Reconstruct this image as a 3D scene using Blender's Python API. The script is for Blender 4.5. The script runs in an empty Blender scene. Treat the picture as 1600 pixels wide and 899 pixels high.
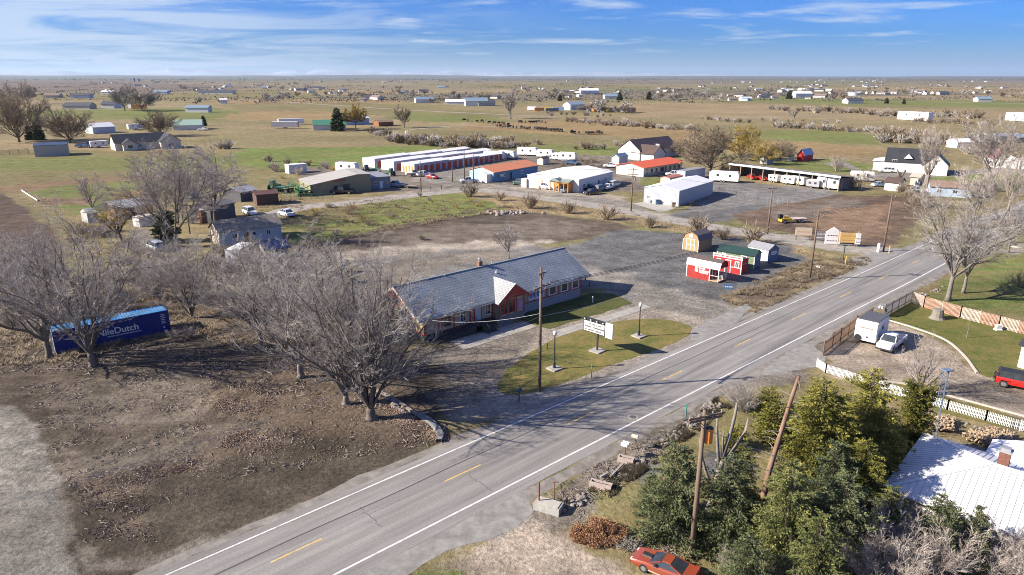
import bpy, math, random
import numpy as np
from mathutils import Vector, Matrix
PI = math.pi
R = math.radians
# ------------------------------------------------------------------ camera model, used to turn spots read off the photo into ground metres
FPX = 1066.67; TH = math.atan(329.5/FPX); CAMH = 30.0
CT, ST = math.cos(TH), math.sin(TH)
def G(u, v, h=0.0):
    vp = v-449.5; d = vp*CT+FPX*ST; f = FPX*CT-vp*ST; k = (CAMH-h)/d
    return ((u-800)*k, f*k)
def HT(u, v, vt):
    Y = G(u, v)[1]; t = (vt-449.5)/FPX
    return CAMH-(t*Y*CT+Y*ST)/(CT-t*ST)
scene = bpy.context.scene
col = scene.collection
def srgb(h):
    if isinstance(h, str):
        c = [int(h[i:i+2], 16)/255 for i in (0, 2, 4)]
        return tuple(((x/12.92) if x <= .04045 else ((x+.055)/1.055)**2.4) for x in c)
    return h
# ------------------------------------------------------------------ materials
_M = {}
def nd(nt, typ, **kw):
    n = nt.nodes.new(typ)
    for k, v in kw.items():
        if k.startswith('i_'):
            n.inputs[k[2:].replace('_', ' ')].default_value = v
        else:
            setattr(n, k, v)
    return n
def base_mat(name):
    m = bpy.data.materials.new(name); m.use_nodes = True
    nt = m.node_tree; b = nt.nodes['Principled BSDF']
    return m, nt, b
def M(name, c=(.5, .5, .5), rough=.8, var=.25, scale=3.0, metal=0.0, dirt=None, dirt_amt=.4, ribs=None, rib_axis='X', rib_depth=.35, bump=0.0, spec=.4, coat=0.0, rnd=0.0, vec=(1, 1, 1)):
    """procedural paint/wood/metal: base colour broken by two scales of noise, optional dirt colour and ribs"""
    if name in _M: return _M[name]
    c = srgb(c)
    m, nt, b = base_mat(name); L = nt.links.new
    tc = nd(nt, 'ShaderNodeTexCoord')
    mp = nd(nt, 'ShaderNodeMapping'); mp.inputs['Scale'].default_value = vec
    L(tc.outputs['Object'], mp.inputs['Vector'])
    n1 = nd(nt, 'ShaderNodeTexNoise'); n1.inputs['Scale'].default_value = scale; n1.inputs['Detail'].default_value = 6; n1.inputs['Roughness'].default_value = .65
    L(mp.outputs[0], n1.inputs['Vector'])
    mr = nd(nt, 'ShaderNodeMapRange'); mr.inputs['From Min'].default_value = .3; mr.inputs['From Max'].default_value = .7
    mr.inputs['To Min'].default_value = 1-var; mr.inputs['To Max'].default_value = 1+var*.6
    L(n1.outputs['Fac'], mr.inputs['Value'])
    mul = nd(nt, 'ShaderNodeMix', data_type='RGBA', blend_type='MULTIPLY'); mul.inputs[0].default_value = 1
    mul.inputs[6].default_value = (*c, 1)
    L(mr.outputs[0], mul.inputs[7]); out = mul.outputs[2]
    if rnd:
        oi = nd(nt, 'ShaderNodeObjectInfo'); mr2 = nd(nt, 'ShaderNodeMapRange'); mr2.inputs['To Min'].default_value = 1-rnd; mr2.inputs['To Max'].default_value = 1+rnd
        L(oi.outputs['Random'], mr2.inputs['Value'])
        m3 = nd(nt, 'ShaderNodeMix', data_type='RGBA', blend_type='MULTIPLY'); m3.inputs[0].default_value = 1
        L(out, m3.inputs[6]); L(mr2.outputs[0], m3.inputs[7]); out = m3.outputs[2]
    if dirt is not None:
        n2 = nd(nt, 'ShaderNodeTexNoise'); n2.inputs['Scale'].default_value = scale*.45; n2.inputs['Detail'].default_value = 8; n2.inputs['Roughness'].default_value = .7
        L(mp.outputs[0], n2.inputs['Vector'])
        r2 = nd(nt, 'ShaderNodeMapRange'); r2.inputs['From Min'].default_value = .5; r2.inputs['From Max'].default_value = .68; r2.inputs['To Max'].default_value = dirt_amt
        L(n2.outputs['Fac'], r2.inputs['Value'])
        mx = nd(nt, 'ShaderNodeMix', data_type='RGBA'); L(r2.outputs[0], mx.inputs[0]); L(out, mx.inputs[6]); mx.inputs[7].default_value = (*srgb(dirt), 1); out = mx.outputs[2]
    L(out, b.inputs['Base Color'])
    b.inputs['Roughness'].default_value = rough; b.inputs['Metallic'].default_value = metal
    b.inputs['Specular IOR Level'].default_value = spec; b.inputs['Coat Weight'].default_value = coat
    h = None
    if ribs:
        w = nd(nt, 'ShaderNodeTexWave', bands_direction='X', wave_profile='SIN'); w.inputs['Scale'].default_value = 1/ribs*.31831*1.0
        sx_ = nd(nt, 'ShaderNodeSeparateXYZ'); L(tc.outputs['Object'], sx_.inputs[0]); cx_ = nd(nt, 'ShaderNodeCombineXYZ')
        if rib_axis == 'XY':
            ad_ = nd(nt, 'ShaderNodeMath', operation='ADD'); L(sx_.outputs[0], ad_.inputs[0]); L(sx_.outputs[1], ad_.inputs[1]); L(ad_.outputs[0], cx_.inputs[0])
        else: L(sx_.outputs['XYZ'.index(rib_axis)], cx_.inputs[0])
        L(cx_.outputs[0], w.inputs['Vector'])
        bp = nd(nt, 'ShaderNodeBump'); bp.inputs['Strength'].default_value = rib_depth; bp.inputs['Distance'].default_value = .05
        L(w.outputs['Fac'], bp.inputs['Height']); L(bp.outputs[0], b.inputs['Normal'])
        dk = nd(nt, 'ShaderNodeMapRange'); dk.inputs['To Min'].default_value = .86; dk.inputs['To Max'].default_value = 1.04
        L(w.outputs['Fac'], dk.inputs['Value'])
        m4 = nd(nt, 'ShaderNodeMix', data_type='RGBA', blend_type='MULTIPLY'); m4.inputs[0].default_value = 1
        L(out, m4.inputs[6]); L(dk.outputs[0], m4.inputs[7]); L(m4.outputs[2], b.inputs['Base Color'])
    elif bump:
        bp = nd(nt, 'ShaderNodeBump'); bp.inputs['Strength'].default_value = bump; bp.inputs['Distance'].default_value = .05
        L(n1.outputs['Fac'], bp.inputs['Height']); L(bp.outputs[0], b.inputs['Normal'])
    _M[name] = m
    return m
def foliage_mat(name, c1, c2, c3=None, scale=1.2, rough=.75, trans=.15):
    if name in _M: return _M[name]
    m, nt, b = base_mat(name); L = nt.links.new
    tc = nd(nt, 'ShaderNodeTexCoord'); geo = nd(nt, 'ShaderNodeNewGeometry')
    n1 = nd(nt, 'ShaderNodeTexNoise'); n1.inputs['Scale'].default_value = scale; n1.inputs['Detail'].default_value = 4
    L(tc.outputs['Object'], n1.inputs['Vector'])
    ad = nd(nt, 'ShaderNodeMath', operation='MULTIPLY_ADD'); L(geo.outputs['Random Per Island'], ad.inputs[0]); ad.inputs[1].default_value = .35
    L(n1.outputs['Fac'], ad.inputs[2])
    oi = nd(nt, 'ShaderNodeObjectInfo')
    ad2 = nd(nt, 'ShaderNodeMath', operation='MULTIPLY_ADD'); L(oi.outputs['Random'], ad2.inputs[0]); ad2.inputs[1].default_value = .16; L(ad.outputs[0], ad2.inputs[2])
    cr = nd(nt, 'ShaderNodeValToRGB'); L(ad2.outputs[0], cr.inputs[0])
    e = cr.color_ramp.elements; e[0].position = .45; e[0].color = (*srgb(c1), 1); e[1].position = .85; e[1].color = (*srgb(c2), 1)
    if c3 is not None:
        x = e.new(1.0); x.color = (*srgb(c3), 1)
    L(cr.outputs[0], b.inputs['Base Color']); b.inputs['Roughness'].default_value = rough; b.inputs['Specular IOR Level'].default_value = .2
    _M[name] = m
    return m
def glass_mat():
    if 'glass' in _M: return _M['glass']
    m, nt, b = base_mat('window_glass'); L = nt.links.new
    tc = nd(nt, 'ShaderNodeTexCoord'); n = nd(nt, 'ShaderNodeTexNoise'); n.inputs['Scale'].default_value = 1.3
    L(tc.outputs['Object'], n.inputs['Vector'])
    cr = nd(nt, 'ShaderNodeValToRGB'); cr.color_ramp.elements[0].color = (.012, .015, .02, 1); cr.color_ramp.elements[1].color = (.07, .08, .09, 1)
    L(n.outputs['Fac'], cr.inputs[0]); L(cr.outputs[0], b.inputs['Base Color'])
    b.inputs['Roughness'].default_value = .08; b.inputs['Specular IOR Level'].default_value = .9
    _M['glass'] = m; return m
# ------------------------------------------------------------------ mesh builder
class MB:
    def __init__(s): s.v = []; s.f = []
    def quad(s, a, b, c, d): i = len(s.v); s.v += [a, b, c, d]; s.f.append((i, i+1, i+2, i+3))
    def poly(s, pts): i = len(s.v); s.v += list(pts); s.f.append(tuple(range(i, i+len(pts))))
    def box(s, x0, x1, y0, y1, z0, z1):
        i = len(s.v)
        s.v += [(x0, y0, z0), (x1, y0, z0), (x1, y1, z0), (x0, y1, z0), (x0, y0, z1), (x1, y0, z1), (x1, y1, z1), (x0, y1, z1)]
        s.f += [(i, i+3, i+2, i+1), (i+4, i+5, i+6, i+7), (i, i+1, i+5, i+4), (i+1, i+2, i+6, i+5), (i+2, i+3, i+7, i+6), (i+3, i, i+4, i+7)]
        return s
    def bar(s, p, q, w, h=None):
        """box beam from p to q"""
        h = h or w
        p = Vector(p); q = Vector(q); d = (q-p).normalized()
        up = Vector((0, 0, 1)) if abs(d.z) < .95 else Vector((0, 1, 0))
        a = d.cross(up).normalized()*w/2; b = a.cross(d).normalized()*h/2
        i = len(s.v)
        for o in (p, q):
            for sa, sb in ((-1, -1), (1, -1), (1, 1), (-1, 1)): s.v.append(tuple(o+a*sa+b*sb))
        s.f += [(i, i+1, i+2, i+3), (i+7, i+6, i+5, i+4)]
        for k in range(4): s.f.append((i+k, i+4+k, i+4+(k+1) % 4, i+(k+1) % 4))
        return s
    def tube(s, pts, rad, n=6, cap=True):
        pts = [Vector(p) for p in pts]
        if not hasattr(rad, '__len__'): rad = [rad]*len(pts)
        i0 = len(s.v)
        for k, p in enumerate(pts):
            d = (pts[min(k+1, len(pts)-1)]-pts[max(k-1, 0)])
            d = d.normalized() if d.length > 1e-9 else Vector((0, 0, 1))
            a = d.cross(Vector((0, 0, 1)) if abs(d.z) < .9 else Vector((1, 0, 0))).normalized(); b = d.cross(a)
            for j in range(n):
                t = 2*PI*j/n; q = p+(a*math.cos(t)+b*math.sin(t))*rad[k]; s.v.append((q.x, q.y, q.z))
        for k in range(len(pts)-1):
            for j in range(n):
                a0 = i0+k*n+j; a1 = i0+k*n+(j+1) % n
                s.f.append((a0, a1, a1+n, a0+n))
        if cap:
            s.f.append(tuple(i0+j for j in range(n))[::-1]); s.f.append(tuple(i0+(len(pts)-1)*n+j for j in range(n)))
        return s
    def extrude(s, prof, x0, x1, axis='x'):
        """closed polygon prof [(a,b)] extruded along an axis; axis x: (x,a,b); axis y: (a,y,b); axis z: (a,b,z)"""
        n = len(prof); i = len(s.v)
        def P(t, a, b): return (t, a, b) if axis == 'x' else ((a, t, b) if axis == 'y' else (a, b, t))
        s.v += [P(x0, a, b) for a, b in prof]+[P(x1, a, b) for a, b in prof]
        s.f += [tuple(range(i, i+n)), tuple(range(i+2*n-1, i+n-1, -1))]
        for k in range(n): s.f.append((i+k, i+n+k, i+n+(k+1) % n, i+(k+1) % n))
        return s
    def loft(s, rings, cap=True):
        n = len(rings[0]); i = len(s.v)
        for r in rings: s.v += list(r)
        for k in range(len(rings)-1):
            for j in range(n): s.f.append((i+k*n+j, i+k*n+(j+1) % n, i+(k+1)*n+(j+1) % n, i+(k+1)*n+j))
        if cap: s.f.append(tuple(range(i, i+n))); s.f.append(tuple(range(i+len(rings)*n-1, i+(len(rings)-1)*n-1, -1)))
        return s
    def mesh(s, name, smooth=False, fix=True):
        me = bpy.data.meshes.new(name); me.from_pydata([tuple(p) for p in s.v], [], s.f)
        if fix and len(s.f) < 6000:
            import bmesh
            bm = bmesh.new(); bm.from_mesh(me); bmesh.ops.recalc_face_normals(bm, faces=bm.faces); bm.to_mesh(me); bm.free()
        if smooth: me.polygons.foreach_set('use_smooth', [True]*len(me.polygons))
        me.update(); return me
    def build(s, name, mat, parent=None, smooth=False, loc=(0, 0, 0), rz=0, fix=True):
        me = s.mesh(name, smooth, fix); me.materials.append(mat)
        o = bpy.data.objects.new(name, me); col.objects.link(o); o.location = loc; o.rotation_euler = (0, 0, rz)
        if parent: o.parent = parent
        return o
def tag(o, label=None, cat=None, group=None, kind=None):
    if label: o['label'] = label
    if cat: o['category'] = cat
    if group: o['group'] = group
    if kind: o['kind'] = kind
    return o
def thing(name, label, cat, loc=(0, 0, 0), rz=0, group=None):
    o = bpy.data.objects.new(name, None); col.objects.link(o); o.empty_display_size = .5
    o.location = (loc[0], loc[1], loc[2] if len(loc) > 2 else 0); o.rotation_euler = (0, 0, rz)
    return tag(o, label, cat, group)
def copy_tree(o, loc=None, rz=None, sc=None, label=None, group=None, parent=None):
    c = o.copy(); col.objects.link(c)
    if parent: c.parent = parent
    for ch in list(o.children): copy_tree(ch, parent=c)
    if loc is not None: c.location = (loc[0], loc[1], loc[2] if len(loc) > 2 else 0)
    if rz is not None: c.rotation_euler = (0, 0, rz)
    if sc is not None: c.scale = sc if hasattr(sc, '__len__') else (sc, sc, sc)
    if label: c['label'] = label
    if group: c['group'] = group
    return c
def struct(o): o['kind'] = 'structure'; return o
def text(body, size, mat, parent, loc, rot, name='lettering', bold=0.0, sx=1.0, align='CENTER'):
    cu = bpy.data.curves.new(name, 'FONT'); cu.body = body; cu.size = size; cu.extrude = .004; cu.offset = bold
    cu.align_x = align; cu.align_y = 'CENTER'; cu.materials.append(mat)
    o = bpy.data.objects.new(name, cu); col.objects.link(o); me = bpy.data.meshes.new_from_object(o); bpy.data.objects.remove(o); o = bpy.data.objects.new(name, me); col.objects.link(o); o.parent = parent; o.location = loc; o.rotation_euler = rot; o.scale = (sx, 1, 1)
    return o
# ------------------------------------------------------------------ value noise in numpy
def vnoise(x, y, seed=0):
    xi = np.floor(x).astype(np.int64); yi = np.floor(y).astype(np.int64); xf = x-xi; yf = y-yi
    def h(a, b):
        n = (a*374761393+b*668265263+seed*1442695041) & 0xffffffff
        n = ((n ^ (n >> 13))*1274126177) & 0xffffffff
        return ((n ^ (n >> 16)) & 0xffff)/65535.0
    u = xf*xf*(3-2*xf); v = yf*yf*(3-2*yf)
    return (h(xi, yi)*(1-u)+h(xi+1, yi)*u)*(1-v)+(h(xi, yi+1)*(1-u)+h(xi+1, yi+1)*u)*v
def fbm(x, y, s, o=4, seed=0):
    t = 0; a = .5; tot = 0
    for k in range(o): t = t+a*vnoise(x/s*2**k+k*17.3, y/s*2**k+k*9.1, seed+k); tot += a; a *= .55
    return t/tot-.5
# ------------------------------------------------------------------ road polylines (metres)
def cat_rom(P, per=12):
    P = [Vector(p) for p in P]; P = [P[0]*2-P[1]]+P+[P[-1]*2-P[-2]]; out = []
    for i in range(1, len(P)-2):
        for k in range(per):
            t = k/per; a, b, c, d = P[i-1:i+3]
            out.append(.5*((2*b)+(c-a)*t+(2*a-5*b+4*c-d)*t*t+(3*b-a-3*c+d)*t**3))
    out.append(P[-2]); return out
Lpx = [(255, 898), (400, 835), (777, 674), (947, 602.5), (1200, 491.5), (1390, 407.5), (1470, 369)]
Rpx = [(525, 898.7), (800, 759.5), (965, 674), (1200, 553.5), (1340, 480), (1471, 412.5), (1560, 373)]
Lw = [Vector(G(*p)) for p in Lpx]; Rw = [Vector(G(*p)) for p in Rpx]
# one centre line: least-squares straight run near, then a gentle bend
d0 = (Lw[4]-Lw[0]).normalized(); dr = (Rw[4]-Rw[0]).normalized(); dm = (d0+dr).normalized()
nrm = Vector((-dm.y, dm.x))
cL = sum(((p-Lw[0]).dot(nrm) for p in Lw[:5]))/5; cR = sum(((p-Lw[0]).dot(nrm) for p in Rw[:5]))/5
cen0 = Lw[0]+nrm*((cL+cR)/2); half = (cL-cR)/2
s_of = lambda p: (Vector(p)-cen0).dot(dm)
cen = [cen0+dm*s for s in (-140, -60, 0, 40, 80, 108)]
far_c = [(Lw[5]+Rw[5])/2, (Vector(G(1535, 338))+Vector(G(1560, 373)))/2, Vector(G(1610, 330)), Vector(G(1750, 272)), Vector(G(1950, 232))]
CEN = cat_rom([p for p in cen]+[q for q in far_c[1:]], 24)
def strip(off0, off1, z, s0=None, s1=None, jit=0, seed=1, uvs=False, line=None):
    line = line or CEN
    rnd = random.Random(seed); mb = MB(); n = len(line); acc = 0; rows = []
    for i, p in enumerate(line):
        t = (line[min(i+1, n-1)]-line[max(i-1, 0)]).normalized(); nn = Vector((-t.y, t.x))
        if i: acc += (p-line[i-1]).length
        if (s0 is not None and acc < s0) or (s1 is not None and acc > s1): continue
        rows.append((p+nn*(off0+rnd.uniform(-jit, jit)), p+nn*(off1+rnd.uniform(-jit, jit)), acc))
    for a, b in zip(rows[:-1], rows[1:]):
        mb.quad((*a[0], z), (*a[1], z), (*b[1], z), (*b[0], z))
    return mb
def point_at(s, off=0, line=None):
    line = line or CEN; acc = 0
    for a, b in zip(line[:-1], line[1:]):
        l = (b-a).length
        if acc+l >= s:
            t = (b-a).normalized(); p = a+t*(s-acc); return p+Vector((-t.y, t.x))*off, t
        acc += l
    return line[-1], (line[-1]-line[-2]).normalized()
def s_near(w):
    w = Vector(w); acc = 0; best = (1e9, 0, 0)
    for a, b in zip(CEN[:-1], CEN[1:]):
        l = (b-a).length; t = max(0, min(l, (w-a).dot((b-a)/l))); q = a+(b-a)/l*t; dd = (w-q).length
        if dd < best[0]: tt = (b-a)/l; best = (dd, acc+t, (w-q).dot(Vector((-tt.y, tt.x))))
        acc += l
    return best
# ------------------------------------------------------------------ ground sheet
C_ = dict(
 tan=(.255, .198, .112), olive=(.165, .150, .068), green=(.125, .155, .044), bright=(.12, .175, .040), gold=(.25, .178, .088), brown=(.115, .080, .056),
 plow=(.098, .070, .052), dirt=(.132, .109, .085), dkdirt=(.092, .072, .055), pale=(.27, .234, .187), gravel=(.165, .157, .145), blugr=(.108, .107, .106), conc=(.235, .22, .185),
 litter=(.125, .096, .070), lotearth=(.080, .065, .048), rust=(.185, .122, .078), lawn=(.155, .135, .048), grey=(.20, .184, .158), graybr=(.165, .142, .115), sand=(.34, .28, .215), far=(.20, .17, .12), farg=(.135, .15, .08), fpur=(.15, .118, .092))
# colour, kind (0 earth,1 grass,2 gravel,3 litter), softness in metres, polygon in photo pixels
Z = [
 # far bands
 ('fpur', 0, 30, [(-200, 128), (160, 127), (330, 133), (420, 136), (330, 142), (60, 143), (-200, 141)]),
 ('olive', 1, 40, [(-300, 143), (160, 150), (420, 141), (520, 150), (420, 158), (-300, 156)]),
 ('gold', 1, 30, [(330, 157), (560, 154), (640, 160), (560, 168), (360, 166)]),
 ('green', 1, 15, [(-200, 170), (140, 171), (330, 168), (400, 176), (360, 188), (100, 186), (-200, 188)]),
 ('olive', 1, 15, [(340, 164), (560, 160), (820, 178), (780, 186), (580, 181), (420, 186)]),
 ('gold', 1, 8, [(400, 172), (520, 176), (560, 186), (440, 190), (330, 186)]),
 ('green', 1, 10, [(640, 176), (760, 182), (800, 190), (660, 192), (600, 184)]),
 ('farg', 1, 60, [(1200, 127), (1330, 127), (1420, 130), (1200, 132)]),
 ('green', 1, 25, [(1180, 150), (1340, 155), (1700, 160), (1700, 170), (1340, 165), (1150, 158)]),
 ('tan', 1, 20, [(960, 160), (1180, 162), (1400, 170), (1700, 178), (1700, 190), (1250, 186), (1000, 180)]),
 ('tan', 1, 20, [(1020, 136), (1080, 136), (1090, 140), (1020, 141)]),
 ('gold', 1, 6, [(740, 192), (900, 186), (1000, 190), (1090, 204), (1115, 224), (1060, 226), (960, 212), (850, 210), (700, 205)]),
 ('olive', 1, 5, [(640, 205), (780, 204), (900, 213), (1000, 226), (1010, 240), (880, 236), (760, 222), (640, 218)]),
 ('green', 1, 4, [(860, 226), (1000, 232), (1010, 246), (880, 246), (800, 236)]),
 ('olive', 1, 6, [(-200, 232), (190, 236), (420, 238), (420, 290), (240, 300), (0, 303), (-200, 300)]),
 ('green', 1, 4, [(-200, 246), (120, 246), (320, 248), (420, 242), (430, 256), (250, 266), (0, 268), (-200, 264)]),
 ('bright', 1, 3, [(380, 232), (560, 230), (690, 227), (680, 237), (600, 247), (560, 258), (470, 268), (400, 262), (370, 244)]),
 ('green', 1, 3, [(60, 285), (240, 274), (262, 300), (210, 326), (110, 336), (60, 305)]),
 ('rust', 0, 1.5, [(60, 309), (150, 311), (140, 321), (60, 320)]),
 ('gold', 1, 3, [(170, 300), (240, 296), (250, 320), (180, 335)]),
 ('rust', 1, 2, [(-50, 297), (60, 285), (190, 276), (300, 272), (300, 277), (190, 283), (80, 293), (20, 303)]),
 ('plow', 0, 1.2, [(-300, 300), (10, 303), (75, 345), (95, 372), (90, 395), (40, 425), (-300, 480)]),
 ('olive', 1, 2, [(14, 300), (50, 318), (120, 350), (200, 385), (260, 420), (180, 430), (110, 372), (60, 338)]),
 ('graybr', 0, 1, [(198, 362), (232, 356), (240, 372), (232, 384), (300, 388), (300, 396), (220, 392), (196, 380)]),
 ('green', 1, 5, [(1180, 203), (1290, 204), (1380, 212), (1370, 226), (1260, 222), (1190, 216)]),
 ('gold', 1, 4, [(1150, 220), (1260, 222), (1370, 232), (1390, 246), (1250, 244), (1140, 240)]),
 ('green', 1, 2.5, [(1210, 252), (1300, 248), (1390, 262), (1380, 272), (1300, 270), (1200, 262)]),
 ('bright', 1, 2.5, [(1444, 278), (1480, 272), (1530, 268), (1750, 272), (1750, 300), (1560, 296), (1450, 287)]),
 ('grey', 2, 2, [(1330, 268), (1382, 270), (1490, 268), (1560, 262), (1700, 262), (1700, 270), (1540, 272), (1470, 277), (1400, 280), (1335, 276)]),
 ('grey', 2, 1, [(1280, 256), (1320, 252), (1350, 268), (1340, 272), (1318, 261)]),
 # middle distance yards
 ('graybr', 2, 2, [(470, 262), (640, 255), (800, 238), (980, 245), (1070, 262), (1140, 270), (1145, 300), (1000, 300), (830, 300), (620, 300), (480, 295)]),
 ('dirt', 0, 3, [(850, 250), (990, 252), (980, 268), (870, 266), (845, 258)]),
 ('green', 1, 1.5, [(1008, 278), (1044, 276), (1040, 288), (1006, 292)]),
 ('grey', 2, 2, [(660, 262), (760, 256), (770, 284), (820, 290), (830, 302), (780, 300), (650, 284)]),
 ('gravel', 2, 2, [(1125, 284), (1180, 286), (1312, 300), (1318, 306), (1262, 316), (1200, 324), (1120, 338), (1030, 340), (1070, 326)]),
 ('blugr', 2, 2, [(960, 318), (1040, 338), (1130, 326), (1200, 318), (1190, 332), (1120, 350), (1020, 342), (940, 330)]),
 ('pale', 2, 2.5, [(400, 338), (470, 318), (560, 312), (660, 296), (760, 288), (850, 298), (960, 305), (1000, 320), (1000, 330), (1100, 348), (1200, 362), (1390, 380), (1400, 396), (1330, 398), (1230, 382), (1080, 360), (960, 340), (860, 326), (790, 312), (700, 300), (600, 308), (480, 325), (410, 346)]),
 ('grey', 2, 1.6, [(770, 292), (900, 306), (1000, 318), (1000, 334), (900, 326), (800, 312), (740, 300)]),
 ('brown', 0, 1.4, [(1140, 338), (1210, 322), (1320, 302), (1415, 306), (1470, 318), (1420, 360), (1392, 388), (1320, 386), (1240, 366), (1170, 352)]),
 ('dirt', 0, 3, [(1190, 340), (1300, 312), (1360, 316), (1350, 345), (1250, 352)]),
 ('rust', 0, 3, [(1240, 345), (1310, 325), (1400, 316), (1390, 370), (1320, 375)]),
 ('olive', 1, 1.5, [(1300, 300), (1420, 300), (1440, 308), (1330, 306)]),
 ('green', 1, 1.2, [(546, 326), (640, 310), (700, 300), (760, 304), (800, 320), (770, 336), (680, 346), (600, 360), (545, 372), (520, 350)]),
 ('olive', 1, 1.5, [(400, 330), (500, 318), (560, 328), (560, 350), (480, 352), (430, 346)]),
 ('green', 1, 1.5, [(448, 352), (520, 342), (560, 352), (556, 374), (480, 386), (450, 380)]),
 ('tan', 1, 1.5, [(700, 300), (850, 304), (900, 318), (960, 330), (1100, 350), (1230, 380), (1300, 398), (1290, 410), (1180, 384), (1080, 366), (940, 344), (800, 330), (770, 318)]),
 ('dkdirt', 0, 1.5, [(448, 388), (520, 376), (600, 356), (700, 340), (800, 328), (940, 344), (1000, 356), (900, 376), (760, 394), (600, 398), (500, 412), (440, 418)]),
 ('dirt', 0, 4, [(600, 368), (700, 352), (830, 345), (930, 355), (880, 372), (760, 386), (620, 390)]),
 ('pale', 0, 2, [(500, 400), (600, 386), (760, 378), (880, 374), (820, 392), (700, 404), (560, 420)]),
 ('gravel', 2, 2, [(540, 408), (700, 392), (880, 384), (980, 370), (1080, 372), (1100, 420), (1160, 460), (1180, 500), (1080, 520), (960, 540), (800, 520), (660, 460), (560, 440)]),
 ('graybr', 2, 2.5, [(555, 418), (680, 398), (800, 388), (790, 400), (640, 430), (580, 440)]),
 ('blugr', 2, 1.5, [(880, 392), (965, 358), (1080, 366), (1130, 366), (1230, 384), (1262, 406), (1230, 440), (1170, 458), (1120, 470), (1040, 450), (960, 430), (900, 410)]),
 ('grey', 2, 2.5, [(915, 418), (960, 425), (1060, 462), (1160, 478), (1185, 500), (1080, 515), (960, 500), (930, 460)]),
 ('pale', 2, 1.2, [(905, 470), (1010, 480), (1100, 500), (1110, 520), (1040, 504), (960, 498), (880, 516), (780, 565), (770, 620), (700, 640), (668, 590), (700, 560), (840, 510)]),
 ('graybr', 2, 1.6, [(640, 545), (780, 530), (840, 520), (800, 560), (780, 600), (800, 625), (720, 660), (660, 640), (640, 590)]),
 ('olive', 1, 1.2, [(800, 498), (905, 455), (935, 450), (955, 462), (930, 480), (870, 505), (820, 520)]),
 ('tan', 0, 1.2, [(1130, 462), (1200, 440), (1262, 408), (1350, 400), (1362, 412), (1300, 436), (1240, 462), (1180, 486), (1140, 478)]),
 ('litter', 3, 1.5, [(1140, 462), (1190, 446), (1250, 430), (1310, 410), (1300, 432), (1230, 460), (1180, 478)]),
 ('pale', 2, 1, [(640, 560), (780, 540), (900, 490), (1010, 485), (1110, 510), (1120, 530), (1080, 555), (950, 610), (850, 640), (790, 650), (700, 660), (650, 620)]),
 ('graybr', 2, 1.2, [(650, 545), (760, 530), (860, 510), (800, 570), (770, 610), (700, 640), (650, 600)]),
 # left side
 ('lotearth', 3, 2, [(-300, 556), (300, 520), (700, 570), (712, 690), (500, 806), (240, 930), (100, 990), (-300, 990)]),  # dark brown base earth across the left lot
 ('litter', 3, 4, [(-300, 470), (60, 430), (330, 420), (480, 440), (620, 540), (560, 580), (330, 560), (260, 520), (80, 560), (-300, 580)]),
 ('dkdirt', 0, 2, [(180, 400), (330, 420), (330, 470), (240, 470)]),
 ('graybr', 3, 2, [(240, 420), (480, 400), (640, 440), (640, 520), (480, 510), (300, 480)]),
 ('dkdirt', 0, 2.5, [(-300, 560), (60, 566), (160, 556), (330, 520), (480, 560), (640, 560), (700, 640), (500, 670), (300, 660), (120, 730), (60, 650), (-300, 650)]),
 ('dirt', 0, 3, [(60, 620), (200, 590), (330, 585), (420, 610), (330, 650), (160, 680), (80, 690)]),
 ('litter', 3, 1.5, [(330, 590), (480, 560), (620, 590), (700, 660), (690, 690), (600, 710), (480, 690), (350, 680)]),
 ('lotearth', 3, 2, [(60, 690), (330, 660), (600, 690), (700, 676), (690, 700), (500, 775), (260, 850), (140, 860), (110, 790)]),
 ('dirt', 3, 2, [(70, 700), (250, 690), (400, 670), (480, 690), (330, 740), (180, 760), (90, 750)]),
 ('litter', 3, 1, [(110, 750), (240, 730), (420, 672), (400, 705), (250, 760), (190, 800), (130, 785)]),
 ('litter', 3, 1, [(150, 820), (215, 805), (240, 835), (190, 855)]),
 ('dirt', 0, 1.5, [(120, 712), (250, 700), (290, 712), (240, 735), (130, 745)]),
 ('graybr', 0, .8, [(60, 700), (120, 780), (160, 868), (250, 865), (480, 790), (700, 695), (702, 706), (470, 812), (240, 899), (110, 899), (60, 800)]),
 ('grey', 2, .6, [(-300, 640), (30, 632), (58, 660), (80, 720), (105, 790), (135, 899), (150, 960), (-300, 960)]),
 ('conc', 2, .8, [(-300, 660), (10, 650), (35, 670), (50, 720), (20, 760), (-300, 780)]),
 ('grey', 2, .5, [(96, 780), (112, 790), (150, 899), (130, 899)]),
 # right side of the road
 ('graybr', 0, 1.2, [(620, 899), (780, 850), (830, 790), (1000, 690), (1130, 600), (1290, 520), (1320, 540), (1250, 600), (1180, 620), (1000, 740), (880, 830), (900, 960), (600, 960)]),
 ('sand', 0, 1.5, [(610, 899), (700, 868), (830, 822), (880, 830), (960, 880), (1010, 960), (560, 960)]),
 ('sand', 0, 1.5, [(640, 920), (760, 872), (860, 850), (930, 880), (960, 960), (600, 960)]),
 ('conc', 2, .6, [(560, 899), (690, 800), (810, 748), (822, 775), (828, 806), (780, 838), (700, 862), (640, 892), (560, 930)]),
 ('green', 1, 1, [(600, 893), (640, 880), (720, 880), (760, 896), (740, 960), (560, 960)]),
 ('olive', 1, .8, [(930, 770), (990, 740), (1060, 680), (1130, 620), (1230, 600), (1300, 600), (1420, 660), (1460, 690), (1380, 899), (1100, 899), (1040, 860), (960, 830)]),
 ('gravel', 2, .7, [(968, 740), (1010, 720), (1040, 730), (1010, 756)]),
 ('blugr', 2, 1, [(1100, 705), (1160, 690), (1180, 740), (1110, 760)]),
 ('sand', 0, 1.2, [(1286, 556), (1340, 512), (1376, 500), (1450, 525), (1500, 560), (1530, 588), (1650, 620), (1650, 672), (1500, 640), (1400, 604), (1310, 590)]),
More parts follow.
